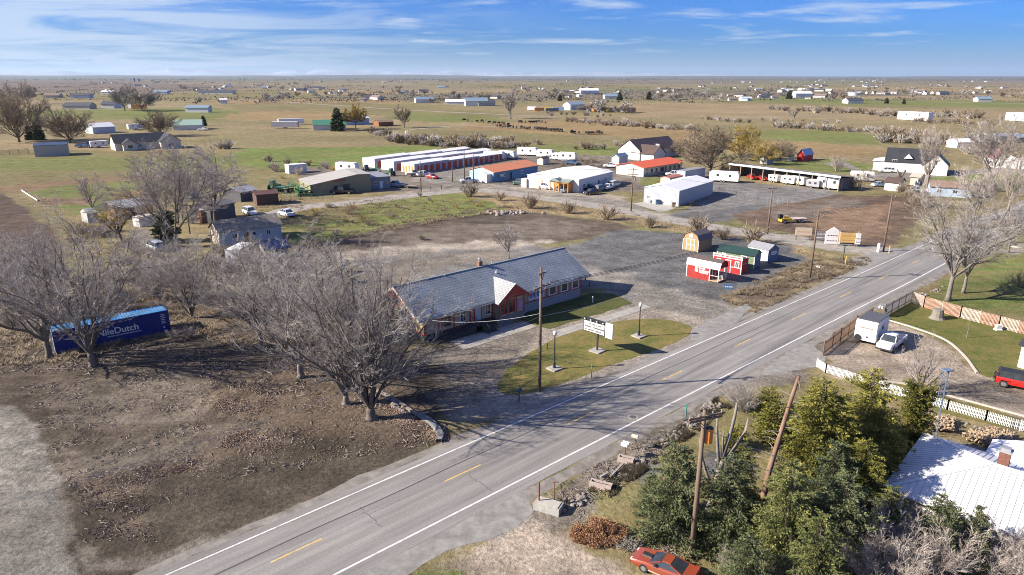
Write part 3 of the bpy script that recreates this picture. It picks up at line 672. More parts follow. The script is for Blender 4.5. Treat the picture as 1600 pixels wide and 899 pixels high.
def make_vehicle(kind, pm, label=None, group=None):
    nm = {'car': 'parked_car', 'suv': 'parked_suv', 'pickup': 'pickup_truck', 'van': 'parked_van', 'jeep': 'parked_suv', 'coupe': 'sports_car'}[kind]
    t = thing(nm, label, {'car': 'car', 'suv': 'suv', 'pickup': 'pickup truck', 'van': 'van', 'jeep': 'suv', 'coupe': 'car'}[kind], group=group)
    S = section
    if kind == 'car':
        st = [(-2.3, 1.5, .38, .78), (-2.2, 1.7, .28, .92), (-1.5, 1.8, .24, .98), (0, 1.82, .22, .95), (1.2, 1.8, .24, .92), (2.0, 1.7, .26, .80), (2.32, 1.45, .32, .62)]; cab = (-1.75, -1.0, .35, 1.15, 1.62, 1.25, .93, 1.42); wb = 1.4; wr_ = .33; W_ = 1.8
    elif kind == 'coupe':
        st = [(-2.4, 1.6, .42, .86), (-2.3, 1.75, .32, .96), (-1.4, 1.84, .24, 1.0), (-.2, 1.84, .22, .94), (.9, 1.84, .22, .93), (1.9, 1.78, .24, .80), (2.35, 1.66, .28, .66), (2.45, 1.5, .36, .56)]; cab = (-1.75, -.62, .12, 1.0, 1.6, 1.18, .92, 1.3); wb = 1.32; wr_ = .34; W_ = 1.84
    elif kind == 'suv':
        st = [(-2.35, 1.7, .45, 1.05), (-2.25, 1.85, .36, 1.12), (-1, 1.9, .3, 1.1), (.9, 1.9, .3, 1.08), (2.0, 1.82, .32, 1.0), (2.36, 1.6, .4, .8)]; cab = (-2.25, -2.0, .55, 1.25, 1.75, 1.45, 1.08, 1.72); wb = 1.45; wr_ = .38; W_ = 1.9
    elif kind == 'jeep':
        st = [(-2.1, 1.72, .5, 1.16), (-2.05, 1.78, .45, 1.18), (.7, 1.78, .45, 1.18), (.8, 1.6, .45, 1.16), (1.9, 1.4, .5, 1.12), (2.1, 1.36, .55, 1.05)]; cab = (-2.05, -1.95, .5, .8, 1.7, 1.5, 1.16, 1.82); wb = 1.35; wr_ = .42; W_ = 1.84
    elif kind == 'van':
        st = [(-2.5, 1.7, .42, 1.1), (-2.4, 1.88, .32, 1.16), (0, 1.92, .28, 1.12), (1.5, 1.9, .3, 1.06), (2.2, 1.8, .32, .92), (2.5, 1.5, .38, .72)]; cab = (-2.4, -2.25, .8, 1.75, 1.78, 1.5, 1.1, 1.78); wb = 1.5; wr_ = .34; W_ = 1.9
    else:
        st = [(-.35, 1.9, .42, 1.14), (.3, 1.94, .38, 1.14), (1.4, 1.92, .38, 1.12), (2.5, 1.86, .4, 1.06), (2.82, 1.66, .48, .86)]; cab = (-.5, -.32, .85, 1.45, 1.72, 1.42, 1.12, 1.78); wb = 1.75; wr_ = .41; W_ = 1.92
    mb = MB(); mb.loft([S(*s) for s in st])
    if kind == 'pickup':       # open bed
        mb.box(-2.85, -.36, -.96, -.88, .52, 1.1); mb.box(-2.85, -.36, .88, .96, .52, 1.1); mb.box(-2.85, -2.77, -.88, .88, .52, 1.1); mb.box(-2.77, -.36, -.88, .88, .5, .66)
    if kind == 'jeep':
        for s in (-1, 1): mb.box(.75, 2.1, s*.92-.22, s*.92+.22, .85, .92); mb.box(-1.95, -.9, s*.92-.16, s*.92+.16, .9, .96)
    body = mb.build('body', pm, t, smooth=False)
    if kind == 'coupe':
        cabin_skin(*cab, pm, t, 0)
        q = MB(); q.extrude([(-.28, .9), (.28, .9), (.2, .99), (-.2, .99)], 1.0, 1.75); q.build('hood_scoop', BLKM, body)
        q = MB(); q.box(-2.35, -2.05, -.8, .8, 1.04, 1.08); q.box(-2.3, -2.1, -.78, -.72, .95, 1.05); q.box(-2.3, -2.1, .72, .78, .95, 1.05); q.build('spoiler', pm, body)
        q = MB()
        for s in (-1, 1): q.box(-1.0, .95, s*.93-.012, s*.93+.012, .34, .42)
        q.build('side_stripe', M('stripe_tan', (.5, .4, .3)), body)
    else: cabin_skin(*cab, (BLKM if kind == 'jeep' else pm), t, 2 if kind in ('suv', 'van') else 1)
    for sx_ in (-1, 1):
        for sy_ in (-1, 1): wheel(t, sx_*wb+(.05 if kind == 'pickup' and sx_ > 0 else 0), sy_*(W_/2-.1), wr_, .22)
    xf, zf = st[-1][0], (st[-1][2]+st[-1][3])/2+.08; xb = -2.86 if kind == 'pickup' else st[0][0]
    for s in (-1, 1):
        q = MB(); q.box(xf-.1, xf+.02, s*.6-.14, s*.6+.14, zf-.07, zf+.07); q.build('headlight', LAMPW, t)
        q = MB(); q.box(xb-.02, xb+.08, s*.72-.1, s*.72+.1, .7, .92); q.build('taillight', LAMPR, t)
    q = MB(); q.box(xf-.05, xf+.1, -W_*.46, W_*.46, .38, .54); q.build('bumper', BLKM if kind in ('jeep', 'pickup') else pm, t)
    q = MB(); q.box(xb-.1, xb+.05, -W_*.45, W_*.45, .38, .56); q.build('bumper', BLKM if kind in ('jeep', 'pickup') else pm, t)
    if kind == 'jeep': w_ = MB(); w_.tube([(-2.36, 0, 1.0), (-2.14, 0, 1.0)], .4, 16); w_.build('spare_wheel', TYRE, t)
    q = MB()
    for s in (-1, 1): q.box(cab[2]+.25, cab[2]+.4, s*(W_/2+.02)-.09, s*(W_/2+.02)+.09, cab[6]+.05, cab[6]+.2)
    q.build('mirror', BLKM, t)
    return t
def trailer(pl_c, rz, L_, W_, H_, label, wm_=None, roofm=None, rounded=True, name='camper_trailer', cat='camper trailer', group=None, windows=2, axle=2, hitch=True, z0=.5):
    t = thing(name, label, cat, pl_c, rz, group); wm_ = wm_ or WHITE
    mb = MB(); h = L_/2; r = .35 if rounded else .02
    prof = [(-h, z0), (h-.1, z0), (h, z0+.35), (h, H_-r-.3), (h-r, H_), (-h+r*.6, H_), (-h, H_-r*.6)]
    mb.extrude([(a, b) for a, b in prof], -W_/2, W_/2, 'y'); b = mb.build('body', wm_, t)
    q = MB(); q.box(-h+.3, h-.4, -W_/2+.06, W_/2-.06, H_, H_+.06); q.build('roof', roofm or WHITE, t)
    for k in range(windows):
        for s in (-1, 1):
            q = MB(); x = -h+L_*(k+.7)/(windows+.4); y = s*W_/2; q.box(x-.35, x+.35, min(y, y+s*.03), max(y, y+s*.03), H_*.55, H_*.78); q.build('window', GLASS, b)
    for s in (-1, 1):
        for k in range(axle): wheel(t, (k-(axle-1)/2)*.8-.3, s*(W_/2-.08), .34, .2)
    if hitch: q = MB(); q.bar((h-.2, -.5, z0), (h+1.1, 0, z0-.05), .08); q.bar((h-.2, .5, z0), (h+1.1, 0, z0-.05), .08); q.bar((h+1.0, 0, 0), (h+1.0, 0, z0+.1), .07); q.build('hitch', BLKM, t)
    return t
def head(p0, p1):
    a = Vector(G(*p0)); b = Vector(G(*p1)); d = b-a; return math.atan2(d.y, d.x), ((a.x+b.x)/2, (a.y+b.y)/2, 0)
# ------------------------------------------------------------------ vegetation
def rot_dir(d, ang, az):
    a = d.cross(Vector((0, 0, 1)) if abs(d.z) < .9 else Vector((1, 0, 0))).normalized(); b = d.cross(a)
    return (d*math.cos(ang)+(a*math.cos(az)+b*math.sin(az))*math.sin(ang)).normalized()
def bare_tree_mesh(seed, H_, trunk_h, trunk_r, stems=4, spread=.5, levels=4, kids=(6, 7, 7, 8), up=.12, twig_r=.014, decay=.6, wob=.12, lean=0.0, tw_len=1.0, flat=1.0, sr=.62, f0=.14):
    rnd = random.Random(seed); wood = MB(); tw = MB()
    def branch(p, d, ln, r, lv):
        n = 5 if lv <= 1 else (4 if lv == 2 else 2)
        pts = [p]; rad = [r]; dd = d.copy(); q = p.copy()
        for k in range(n):
            dd = (dd+Vector((rnd.gauss(0, wob), rnd.gauss(0, wob), rnd.gauss(0, wob*.6)+up*(.6 if lv < 2 else .9)))).normalized()
            q = q+dd*ln/n; pts.append(q.copy()); rad.append(max(r*(1-(k+1)/n*.72), twig_r*.6))
        tgt = wood if lv <= 1 else tw
        tgt.tube(pts, rad, 6 if lv == 0 else (5 if lv == 1 else 3), cap=False)
        if lv >= levels: return
        nk = kids[lv]
        for j in range(nk):
            f = f0+(1-f0)*(j+rnd.random())/nk; i = min(int(f*n), n-1); fr = f*n-i
            base = pts[i].lerp(pts[i+1], fr); dl = (pts[i+1]-pts[i]).normalized()
            nd_ = rot_dir(dl, rnd.uniform(.35, .85)*(1 if lv < 3 else 1.1), rnd.uniform(0, 2*PI)); nd_.z *= flat
            if nd_.z < -.15: nd_.z *= -.3
            branch(base, nd_.normalized(), ln*decay*rnd.uniform(.6, 1.15)*(1-.35*f)*(tw_len if lv+1 == levels else 1), max(rad[i]*.55, twig_r), lv+1)
    # trunk
    top = Vector((lean*trunk_h, 0, trunk_h)); n = 5
    tp = [Vector((lean*trunk_h*(k/n)**1.3+rnd.gauss(0, .02), rnd.gauss(0, .03), trunk_h*k/n)) for k in range(n+1)]
    wood.tube(tp, [trunk_r*(1.45 if k == 0 else 1.05-.06*k) for k in range(n+1)], 9)
    for s in range(stems):
        az = 2*PI*(s+rnd.uniform(-.25, .25))/stems; tilt = spread*rnd.uniform(.45, 1.15) if s else spread*.15
        d = Vector((math.cos(az)*math.sin(tilt), math.sin(az)*math.sin(tilt), math.cos(tilt)))
        branch(tp[-1]+Vector((d.x, d.y, -.3))*trunk_r*.6, d, (H_-trunk_h)*rnd.uniform(.72, .98), trunk_r*sr*rnd.uniform(.8, 1.1), 0)
    return wood, tw
_proto = {}
def bare_tree(name, label, cat, pxy, mat=(BARKG, TWIG), group=None, rz=0, **k):
    wood, tw = bare_tree_mesh(**k)
    x, y = pxy; t = thing(name, label, cat, (x, y), rz, group)
    wood.build('trunk', mat[0], t, smooth=True, fix=False); tw.build('crown', mat[1], t, fix=False)
    return t
def bush_mesh(seed, H_, W_, stems=26, kids=7, r=.014, wob=.15, sub=True):
    rnd = random.Random(seed); mb = MB()
    for s in range(stems):
        az = rnd.uniform(0, 2*PI); tilt = rnd.uniform(0, 1) ** .7*math.atan2(W_/2, H_*.6)
        d = Vector((math.cos(az)*math.sin(tilt), math.sin(az)*math.sin(tilt), math.cos(tilt))); p = Vector((math.cos(az), math.sin(az), 0))*rnd.uniform(0, W_*.14)
        ln = H_*rnd.uniform(.6, 1.05); pts = [p]; q = p.copy()
        for k in range(3):
            d = (d+Vector((rnd.gauss(0, wob), rnd.gauss(0, wob), rnd.gauss(.05, wob*.5)))).normalized(); q = q+d*ln/3; pts.append(q.copy())
        mb.tube(pts, [r*1.5, r*1.2, r, r*.5], 3, cap=False)
        for j in range(kids):
            f = .25+.7*rnd.random(); i = min(int(f*3), 2); b = pts[i].lerp(pts[i+1], f*3-i); dl = (pts[i+1]-pts[i]).normalized()
            e = rot_dir(dl, rnd.uniform(.3, .9), rnd.uniform(0, 6.28)); l2 = ln*.38*rnd.uniform(.5, 1.2)
            m_ = b+e*l2*.5+Vector((rnd.gauss(0, .04), rnd.gauss(0, .04), .04)); en = m_+(e+Vector((0, 0, .25))).normalized()*l2*.5
            mb.tube([b, m_, en], [r*.8, r*.65, r*.35], 3, cap=False)
            if sub:
                for _ in range(3):
                    f2 = rnd.random(); b2 = b.lerp(m_, f2) if rnd.random() < .5 else m_.lerp(en, f2); e2 = rot_dir(e, rnd.uniform(.4, 1), rnd.uniform(0, 6.28)); mb.tube([b2, b2+e2*l2*.4], [r*.5, r*.3], 3, cap=False)
    return mb
def leafy_clump(mb, c, rad, n, size, rnd, stretch=(1, 1, 1), hang=0.0, up=None):
    for _ in range(n):
        u = Vector((rnd.gauss(0, 1), rnd.gauss(0, 1), rnd.gauss(0, 1))).normalized()*rnd.random()**.4
        p = Vector(c)+Vector((u.x*stretch[0], u.y*stretch[1], u.z*stretch[2]))*rad
        a = (u+Vector((rnd.gauss(0, .6), rnd.gauss(0, .6), rnd.gauss(0, .6)-hang))).normalized(); b = a.cross(Vector((rnd.gauss(0, 1), rnd.gauss(0, 1), rnd.gauss(0, 1)))).normalized()
        s = size*rnd.uniform(.6, 1.3); a = a*s; b = b*s*.36; q = p
        mb.v += [tuple(q-a*.4), tuple(q+b), tuple(q+a), tuple(q-b)]; i = len(mb.v)-4; mb.f.append((i, i+1, i+2, i+3))
def spruce_mesh(seed, H_, R_, whorl=.34, sz=.15, dens=1.0, droop=.25, bare=.06, power=.85, gap=.08):
    rnd = random.Random(seed); tr = MB(); br = MB(); fo = MB()
    tr.tube([(0, 0, 0), (rnd.gauss(0, .05), rnd.gauss(0, .05), H_*.5), (0, 0, H_*.97)], [H_*.022+.03, H_*.014, .015], 7)
    z = H_*bare
    while z < H_*.98:
        f = (z/H_-bare)/(1-bare); rr = R_*(1-f)**power*rnd.uniform(.8, 1.12)+.12
        nb = max(4, int(4+rr*3.2))
        for k in range(nb):
            if rnd.random() < gap: continue
            az = rnd.uniform(0, 2*PI); ln = rr*rnd.uniform(.72, 1.15); dz = ln*(.25*f-.05+rnd.gauss(0, .06))
            p0 = Vector((0, 0, z+rnd.uniform(-.1, .1))); hd = Vector((math.cos(az), math.sin(az), 0)); n = max(3, int(ln/.28))
            side = Vector((-hd.y, hd.x, 0)); prev = p0
            for j in range(1, n+1):
                t = j/n; p = p0+hd*ln*t+Vector((0, 0, dz*t-droop*ln*t*t*(1-f*.5)+.12*ln*t**3))
                wdt = ln*.30*(1-t*.75)+.06; m_ = max(3, int(dens*(5+wdt*14)))
                for _ in range(m_):
                    o = rnd.uniform(-1, 1); q = p+side*o*wdt+hd*rnd.uniform(-.15, .12)+Vector((0, 0, rnd.gauss(-.03, .05)-abs(o)*wdt*.25))
                    a = (hd*.7+side*o*1.1+Vector((0, 0, rnd.gauss(.05, .35)))).normalized()*sz*rnd.uniform(.6, 1.35); b = a.cross(Vector((rnd.gauss(0, 1), rnd.gauss(0, 1), rnd.gauss(0, 1)))).normalized()*sz*.30
                    fo.v += [tuple(q-a*.3), tuple(q+b), tuple(q+a), tuple(q-b)]; i = len(fo.v)-4; fo.f.append((i, i+1, i+2, i+3))
                prev = p
            br.tube([p0, p0+hd*ln*.5+Vector((0, 0, dz*.5-droop*ln*.25)), p0+hd*ln*.92+Vector((0, 0, dz*.92-droop*ln*.85))], [.03, .02, .008], 3, cap=False)
        z += whorl*rnd.uniform(.75, 1.25)
    return tr, br, fo
GREEN1 = foliage_mat('needle_green', (.045, .060, .020), (.135, .150, .048), (.22, .22, .075), 1.1)
GREENB = foliage_mat('needle_bluegreen', (.040, .056, .026), (.118, .136, .060), (.20, .21, .10), 1.1)
GREENY = foliage_mat('needle_yellow', (.070, .078, .016), (.185, .178, .036), (.30, .26, .06), .9)
ARBOR = foliage_mat('arborvitae', (.045, .055, .012), (.15, .145, .030), (.27, .19, .05), 1.4)
DEADN = foliage_mat('dead_needles', (.17, .09, .05), (.33, .18, .095), (.45, .28, .17), 3.5)
def spruce(name, label, pxy, mat, seed, H_, R_, group=None, rz=0, cat='conifer', **k):
    tr, br, fo = spruce_mesh(seed, H_, R_, **k); t = thing(name, label, cat, pxy, rz, group)
    trunk = tr.build('trunk', BARKB, t, smooth=True); br.build('branches', BARKB, trunk, fix=False); fo.build('crown', mat, t, fix=False); return t
# ------------------------------------------------------------------ utility poles
def pole(px, vtop, label, arms=((.6, 2.4),), arm_az=None, tr=False, top=None, r=.15, group='wooden utility poles', lean=(0, 0), insul=True, name='utility_pole', H_=None):
    x, y = G(*px); Hh = H_ or HT(px[0], px[1], vtop); az = arm_az if arm_az is not None else 0
    t = thing(name, label, 'utility pole', (x, y), az, group)
    lx, ly = lean; m = MB(); m.tube([(0, 0, 0), (lx*.5, ly*.5, Hh*.5), (lx, ly, Hh)], [r*1.15, r, r*.72], 9); m.build('pole', WOODP, t, smooth=True)
    for dz, ln in arms:
        m = MB(); z = Hh-dz; k = z/Hh; m.box(lx*k-ln/2, lx*k+ln/2, ly*k-.2, ly*k-.1, z-.06, z+.06)
        m.bar((lx*k-ln*.3, ly*k-.12, z), (lx*k, ly*k-.12, z-.7), .04); m.bar((lx*k+ln*.3, ly*k-.12, z), (lx*k, ly*k-.12, z-.7), .04)
        a = m.build('crossarm', WOODP, t)
        for s in (-.46, -.2, .2, .46) if ln > 1.2 else (-.4, .4):
            q = MB(); q.tube([(lx*k+ln*s, ly*k-.15, z+.06), (lx*k+ln*s, ly*k-.15, z+.26)], [.05, .035], 6); q.build('insulator', GALV, a)
    if tr:
        m = MB(); z = Hh-tr[0]; s = .45; m.tube([(lx+s, ly, z-.55), (lx+s, ly, z+.45)], .27, 14); c = m.build('transformer', tr[1], t, smooth=False)
        m = MB(); m.tube([(lx+s, ly, z+.452), (lx+s, ly, z+.52)], [.29, .22], 14); m.tube([(lx+s-.1, ly+.05, z+.5), (lx+s-.1, ly+.05, z+.78)], .04, 6); m.build('lid', BLKM, c)
    return t, Vector((x, y, Hh))
WIREM = M('wire', (.05, .05, .05), .6, .1); WIREL = M('wire_pale', (.42, .42, .42), .5, .1)
def wire(a, b, sag=.6, r=.018, label=None, mat=None, group='overhead power lines', n=14):
    a = Vector(a); b = Vector(b); pts = [a.lerp(b, k/n)-Vector((0, 0, sag*4*(k/n)*(1-k/n))) for k in range(n+1)]
    m = MB(); m.tube(pts, r, 4, cap=False); o = m.build('power_line', mat or WIREM, fix=False); tag(o, label or 'dark overhead power line sagging between wooden poles', 'power line', group); return o
def place_g(pA, pB, pC):
    """pA-pB = visible gable end (left to right), pC = far end of the right-hand side; ridge runs away from the gable end. In the result face 'l' is the gable end (measured from B to A) and face 'f' the right-hand side"""
    A = Vector(G(*pA)); B = Vector(G(*pB)); d = B-A; n = Vector((-d.y, d.x)).normalized(); dep = (Vector(G(*pC))-B).dot(n)
    return (B.x, B.y, 0), math.atan2(n.y, n.x), dep, d.length
RED = M('depot_red', (.36, .045, .035), .6, .12, 2); CREAM = M('depot_cream', (.50, .40, .24), .8, .12, 2); TAN = M('depot_tan', (.44, .355, .25), .8, .12, 2, ribs=.14, rib_axis='Z', rib_depth=.2)
MAUVE = M('depot_mauve', (.44, .35, .345), .8, .1, 2, ribs=.14, rib_axis='Z', rib_depth=.2); BASEG = M('depot_base_grey', (.29, .29, .30), .85, .15, 1.5); DARKB = M('depot_base_dark', (.07, .065, .06), .9, .3, 2)
STONE = M('depot_stone', (.22, .21, .19), .9, .5, 6)
def roof_tile_mat(name, c, dirt=None, sx_=.42, sy_=.36, slope=.52, var=.18):
    """pressed metal shingle: brick pattern with bump"""
    m, nt, b = base_mat(name); L = nt.links.new
    tc = nd(nt, 'ShaderNodeTexCoord'); br = nd(nt, 'ShaderNodeTexBrick', offset=.5); br.inputs['Scale'].default_value = 1; br.inputs['Brick Width'].default_value = sx_; br.inputs['Row Height'].default_value = sy_
    br.inputs['Mortar Size'].default_value = .035; br.inputs['Color1'].default_value = (*c, 1); br.inputs['Color2'].default_value = tuple(x*(1-var) for x in c)+(1,); br.inputs['Mortar'].default_value = tuple(x*.55 for x in c)+(1,)
    L(tc.outputs['Object'], br.inputs['Vector'])
    n1 = nd(nt, 'ShaderNodeTexNoise'); n1.inputs['Scale'].default_value = .35; n1.inputs['Detail'].default_value = 6; L(tc.outputs['Object'], n1.inputs['Vector'])
    mr = nd(nt, 'ShaderNodeMapRange'); mr.inputs['From Min'].default_value = .3; mr.inputs['From Max'].default_value = .7; mr.inputs['To Min'].default_value = .8; mr.inputs['To Max'].default_value = 1.15; L(n1.outputs['Fac'], mr.inputs['Value'])
    mul = nd(nt, 'ShaderNodeMix', data_type='RGBA', blend_type='MULTIPLY'); mul.inputs[0].default_value = 1; L(br.outputs['Color'], mul.inputs[6]); L(mr.outputs[0], mul.inputs[7]); out = mul.outputs[2]
    if dirt:
        n2 = nd(nt, 'ShaderNodeTexNoise'); n2.inputs['Scale'].default_value = 1.1; n2.inputs['Detail'].default_value = 7; n2.inputs['Roughness'].default_value = .75; L(tc.outputs['Object'], n2.inputs['Vector'])
        r2 = nd(nt, 'ShaderNodeMapRange'); r2.inputs['From Min'].default_value = .5; r2.inputs['From Max'].default_value = .62; r2.inputs['To Max'].default_value = .6; L(n2.outputs['Fac'], r2.inputs['Value'])
        mx = nd(nt, 'ShaderNodeMix', data_type='RGBA'); L(r2.outputs[0], mx.inputs[0]); L(out, mx.inputs[6]); mx.inputs[7].default_value = (*dirt, 1); out = mx.outputs[2]
    L(out, b.inputs['Base Color']); b.inputs['Roughness'].default_value = .5; b.inputs['Specular IOR Level'].default_value = .4
    bp = nd(nt, 'ShaderNodeBump'); bp.inputs['Strength'].default_value = .6; bp.inputs['Distance'].default_value = .04; L(br.outputs['Fac'], bp.inputs['Height']); bp.invert = True; L(bp.outputs[0], b.inputs['Normal'])
    return m
SLATE = roof_tile_mat('depot_roof_tile', (.27, .305, .335)); SLATE_LIT = roof_tile_mat('depot_bay_tile_sunlit', (.40, .41, .41))  # bay tile is paler: sunlight on its slope is put into the colour
SH_DK = roof_tile_mat('shingle_dark', (.055, .058, .065), None, .3, .15); SH_BR = roof_tile_mat('shingle_brown', (.14, .095, .075), None, .3, .15); SH_OLD = roof_tile_mat('shingle_worn', (.30, .265, .205), (.46, .42, .36), .3, .2)
GUT = M('fascia_white', (.6, .56, .52), .6, .1)
# ================================================================== the depot
a0 = R(41.6); dd = Vector((math.cos(a0), math.sin(a0))); dn = Vector((-dd.y, dd.x)); o0 = Vector((-11.0, 76.0))-dn*1.15
DL, DW = 26.6, 9.0
def DP(s, n): p = o0+dd*s+dn*n; return (p.x, p.y)
dep = thing('depot_building', 'long old railway depot with blue-grey tiled gable roof and red trim', 'building', (o0.x, o0.y), a0)
prof = gable(3.42, 6.0, DW)
wall = profile_solid(prof, 0, DL).build('wall', TAN, dep)
m = MB(); m.box(17.6, DL+.02, -.03, 0, 1.35, 3.3); m.build('mauve_siding', MAUVE, wall)
m = MB(); m.box(12, DL+.05, -.06, 0, 0, 1.28); m.box(DL, DL+.05, 0, DW, 0, 1.28); m.build('base_skirt', BASEG, wall)
m = MB(); m.box(-.04, 10.7, -.05, 0, 0, .8); m.box(-.05, 0, 0, DW, 0, .8); m.build('stone_base', DARKB, wall)
rf = roof_mesh(prof, 0, DL, .14, .85, 1.3).build('roof', SLATE, dep)
m = MB()      # rake boards and eave fascia
for x in (-1.36, DL+1.3):
    m = MB()
    for (y0, z0, y1, z1) in ((-.73, 3.0, DW/2, 6.01), (DW+.73, 3.0, DW/2, 6.01)): m.bar((x+.03, y0, z0-.02), (x+.03, y1, z1-.02), .06, .3)
    m.build('rake_board', GUT, rf)
m = MB(); m.box(-1.3, DL+1.3, -.78, -.72, 2.86, 3.02); m.build('gutter', GUT, rf)
m = MB(); m.box(-1.36, DL+1.36, DW/2-.12, DW/2+.12, 6.1, 6.18); m.build('ridge_cap', SLATE, rf)
# curved red gable brackets at the left end
for side, nm in ((-1.25, 'gable_truss'), (DL+1.22, 'gable_truss')):
    m = MB(); n = 16; yc = DW/2
    for k in range(n):
        t0, t1 = PI*k/n, PI*(k+1)/n
        y0, z0 = yc-math.cos(t0)*3.7, 3.15+math.sin(t0)*1.75; y1, z1 = yc-math.cos(t1)*3.7, 3.15+math.sin(t1)*1.75
        m.bar((side, y0, z0), (side, y1, z1), .12, .26)
    m.bar((side, yc, 4.6), (side, yc, 6.0), .12, .24)
    for s in (-1, 1):
        m.bar((side, yc+s*2.2, 4.2), (side, yc+s*.1, 5.85), .1, .2); m.bar((side, yc+s*.2, 4.85), (side, yc+s*1.5, 5.1), .1, .16)
        m.bar((side, yc+s*5.1, 2.9), (side, yc+s*.05, 5.98), .12, .3); m.bar((side, yc+s*4.4, 2.2), (side, yc+s*4.4, 3.2), .14, .2)
    m.build(nm, RED, dep)
# left gable wall: cream panels between red posts
m = MB(); m.box(-.04, 0, .1, DW-.1, .85, 3.3); m.extrude([(.4, 3.3), (DW-.4, 3.3), (DW/2, 5.6)], -.04, 0); m.build('gable_panel', CREAM, dep)
m = MB()
for y in (0, 1.3, 2.6, 3.9, 5.2, 6.5, 7.8, DW-.12): m.box(-.1, 0, y, y+.12, .8, 3.4)
m.box(-.1, 0, 0, DW, .8, .95); m.box(-.1, 0, 0, DW, 3.3, 3.42); m.build('post_trim', RED, dep)
window(dep, 'l', DL, DW, 3.2, 1.4, 1.9, 1.9, TRIMW, M('mural_board', (.55, .55, .52), .7, .6, 4, dirt=(.15, .22, .3), dirt_amt=.9), d=.05)
window(dep, 'l', DL, DW, 6.8, 1.5, .8, 1.6, RED, GLASS, d=.05)
# front wall openings
for x, w_, k_ in ((2.4, 1.4, 0), (5.2, .9, 1), (9.1, .9, 1)):
    window(dep, 'f', DL, DW, x, 1.25, w_, 1.75, TRIMW if k_ else RED, GLASS)
door(dep, 'f', DL, DW, 7.5, 1.0, 2.1, M('door_grey', (.42, .46, .50), .5, .08), z=.85, frame=RED)
for x in (20.4, 22.7, 24.9): window(dep, 'f', DL, DW, x, 1.45, 1.35, 1.6, TRIMW, GLASS, t=.12, mull=False, d=.06)
m = MB()
for x in (0, 1.9, 4.2, 6.7, 10.3, 17.4, 19.9, 22.2, 24.45, DL-.12): m.box(x, x+.14, -.09, 0, .8 if x < 12 else 1.3, 3.3)
m.box(12, DL, -.1, 0, 1.30, 1.40); m.box(0, 10.7, -.08, 0, .8, .86); m.build('post_trim', RED, dep)
m = MB(); m.box(DL, DL+.1, -.05, .12, 0, 3.4); m.build('corner_post', RED, dep); m = MB(); m.box(DL, DL+.1, DW-.12, DW, 0, 3.4); m.build('corner_post', RED, dep)
# painted banner between bay and windows
bn = MB(); bn.box(16.5, 19.3, -.13, -.09, 1.55, 3.1); bn = bn.build('banner', M('banner_white', (.55, .6, .66), .6, .25, 2), dep)
q = MB(); rb = random.Random(4)
for k in range(9): x = 16.7+k*.27; q.box(x, x+rb.uniform(.12, .24), -.136, -.13, 1.75+rb.random()*.2, 2.5+rb.random()*.45)
q.build('lettering', M('banner_blue', (.06, .13, .30), .6, .2), bn)
# bay with cross gable
bx0, bx1, bp = 10.7, 14.9, 1.0
bay = MB(); bay.extrude([(bx0, 0), (bx1, 0), (bx1, 3.1), ((bx0+bx1)/2, 4.75), (bx0, 3.1)], -bp, 2.5, 'y'); bay = bay.build('bay', TAN, dep)
m = MB(); c_ = (bx0+bx1)/2
for s in (-1, 1):
    e = c_+s*2.85; P = [(e, 2.85), (c_, 4.95), (c_, 5.09), (e, 2.99)]
    m.extrude(P, -bp-.75, 3.2, 'y')
m.build('bay_roof', SLATE_LIT, bay)
m = MB()
for s in (-1, 1):
    m.bar((c_+s*2.8, -bp-.7, 2.8), (c_, -bp-.7, 4.88), .1, .26); m.bar((c_+s*1.6, -bp-.66, 3.3), (c_+s*.1, -bp-.66, 4.3), .08, .18)
m.extrude([(c_-1.7, 3.55), (c_+1.7, 3.55), (c_, 4.8)], -bp-.64, -bp-.6, 'y')
for x in (bx0, bx0+1.35, bx1-1.45, bx1-.12): m.box(x, x+.12, -bp-.08, -bp, .9, 3.1)
m.box(bx0, bx1, -bp-.08, -bp, 3.05, 3.2); m.build('bay_trim', RED, bay)
m = MB(); m.box(bx0-.05, bx1+.05, -bp-.06, -bp, 0, .9); m.build('bay_base', STONE, bay)
for x, w_ in ((bx0+.25, 1.0), (bx0+1.6, 1.0)):
    f = MB()
    for (a_, b_, z0, z1) in ((x, x+w_, 1.1, 1.18), (x, x+w_, 2.8, 2.88), (x, x+.08, 1.18, 2.8), (x+w_-.08, x+w_, 1.18, 2.8), (x+w_/2-.03, x+w_/2+.03, 1.18, 2.8)): f.box(a_, b_, -bp-.07, -bp-.002, z0, z1)
    f = f.build('window', RED, bay); g = MB(); g.box(x+.08, x+w_-.08, -bp-.03, -bp-.001, 1.18, 2.8); g.build('pane', GLASS, f)
m = MB(); m.box(bx1-1.25, bx1-.3, -bp-.09, -bp-.002, 1.3, 2.6); m.build('flag_banner', M('flag_cloth', (.45, .30, .38), .8, .6, 6, dirt=(.08, .1, .2), dirt_amt=.9), bay)
# stairs, railings
st = MB()
for k in range(5): st.box(7.3, 8.9, -1.6-.3*(k+1), -1.6-.3*k, 0, .85-.17*(k+1)+.001)
st.box(6.6, 9.4, -1.6, -.06, .72, .85); st = st.build('steps', M('step_dark', (.06, .055, .05), .9, .3), dep)
q = MB()
for x in (7.3, 8.9):
    q.bar((x, -1.6, 1.8), (x, -3.1, 1.0), .05)
    for k in range(6): y = -1.6-.3*k; q.bar((x, y, .85-.17*k), (x, y, 1.78-.16*k), .03)
for x in (6.6, 9.4): q.bar((x, -1.58, 1.8), (x, -.1, 1.8), .05); q.bar((x, -1.58, .85), (x, -1.58, 1.8), .05)
q.build('railing', BLKM, st)
q = MB(); q.bar((.6, -1.5, .95), (6.5, -1.5, 1.6), .05); q.bar((.6, -1.5, .5), (6.5, -1.5, 1.15), .05)
for k in range(13): x = .6+k*.49; q.bar((x, -1.5, 0), (x, -1.5, .95+.054*k*2), .04)
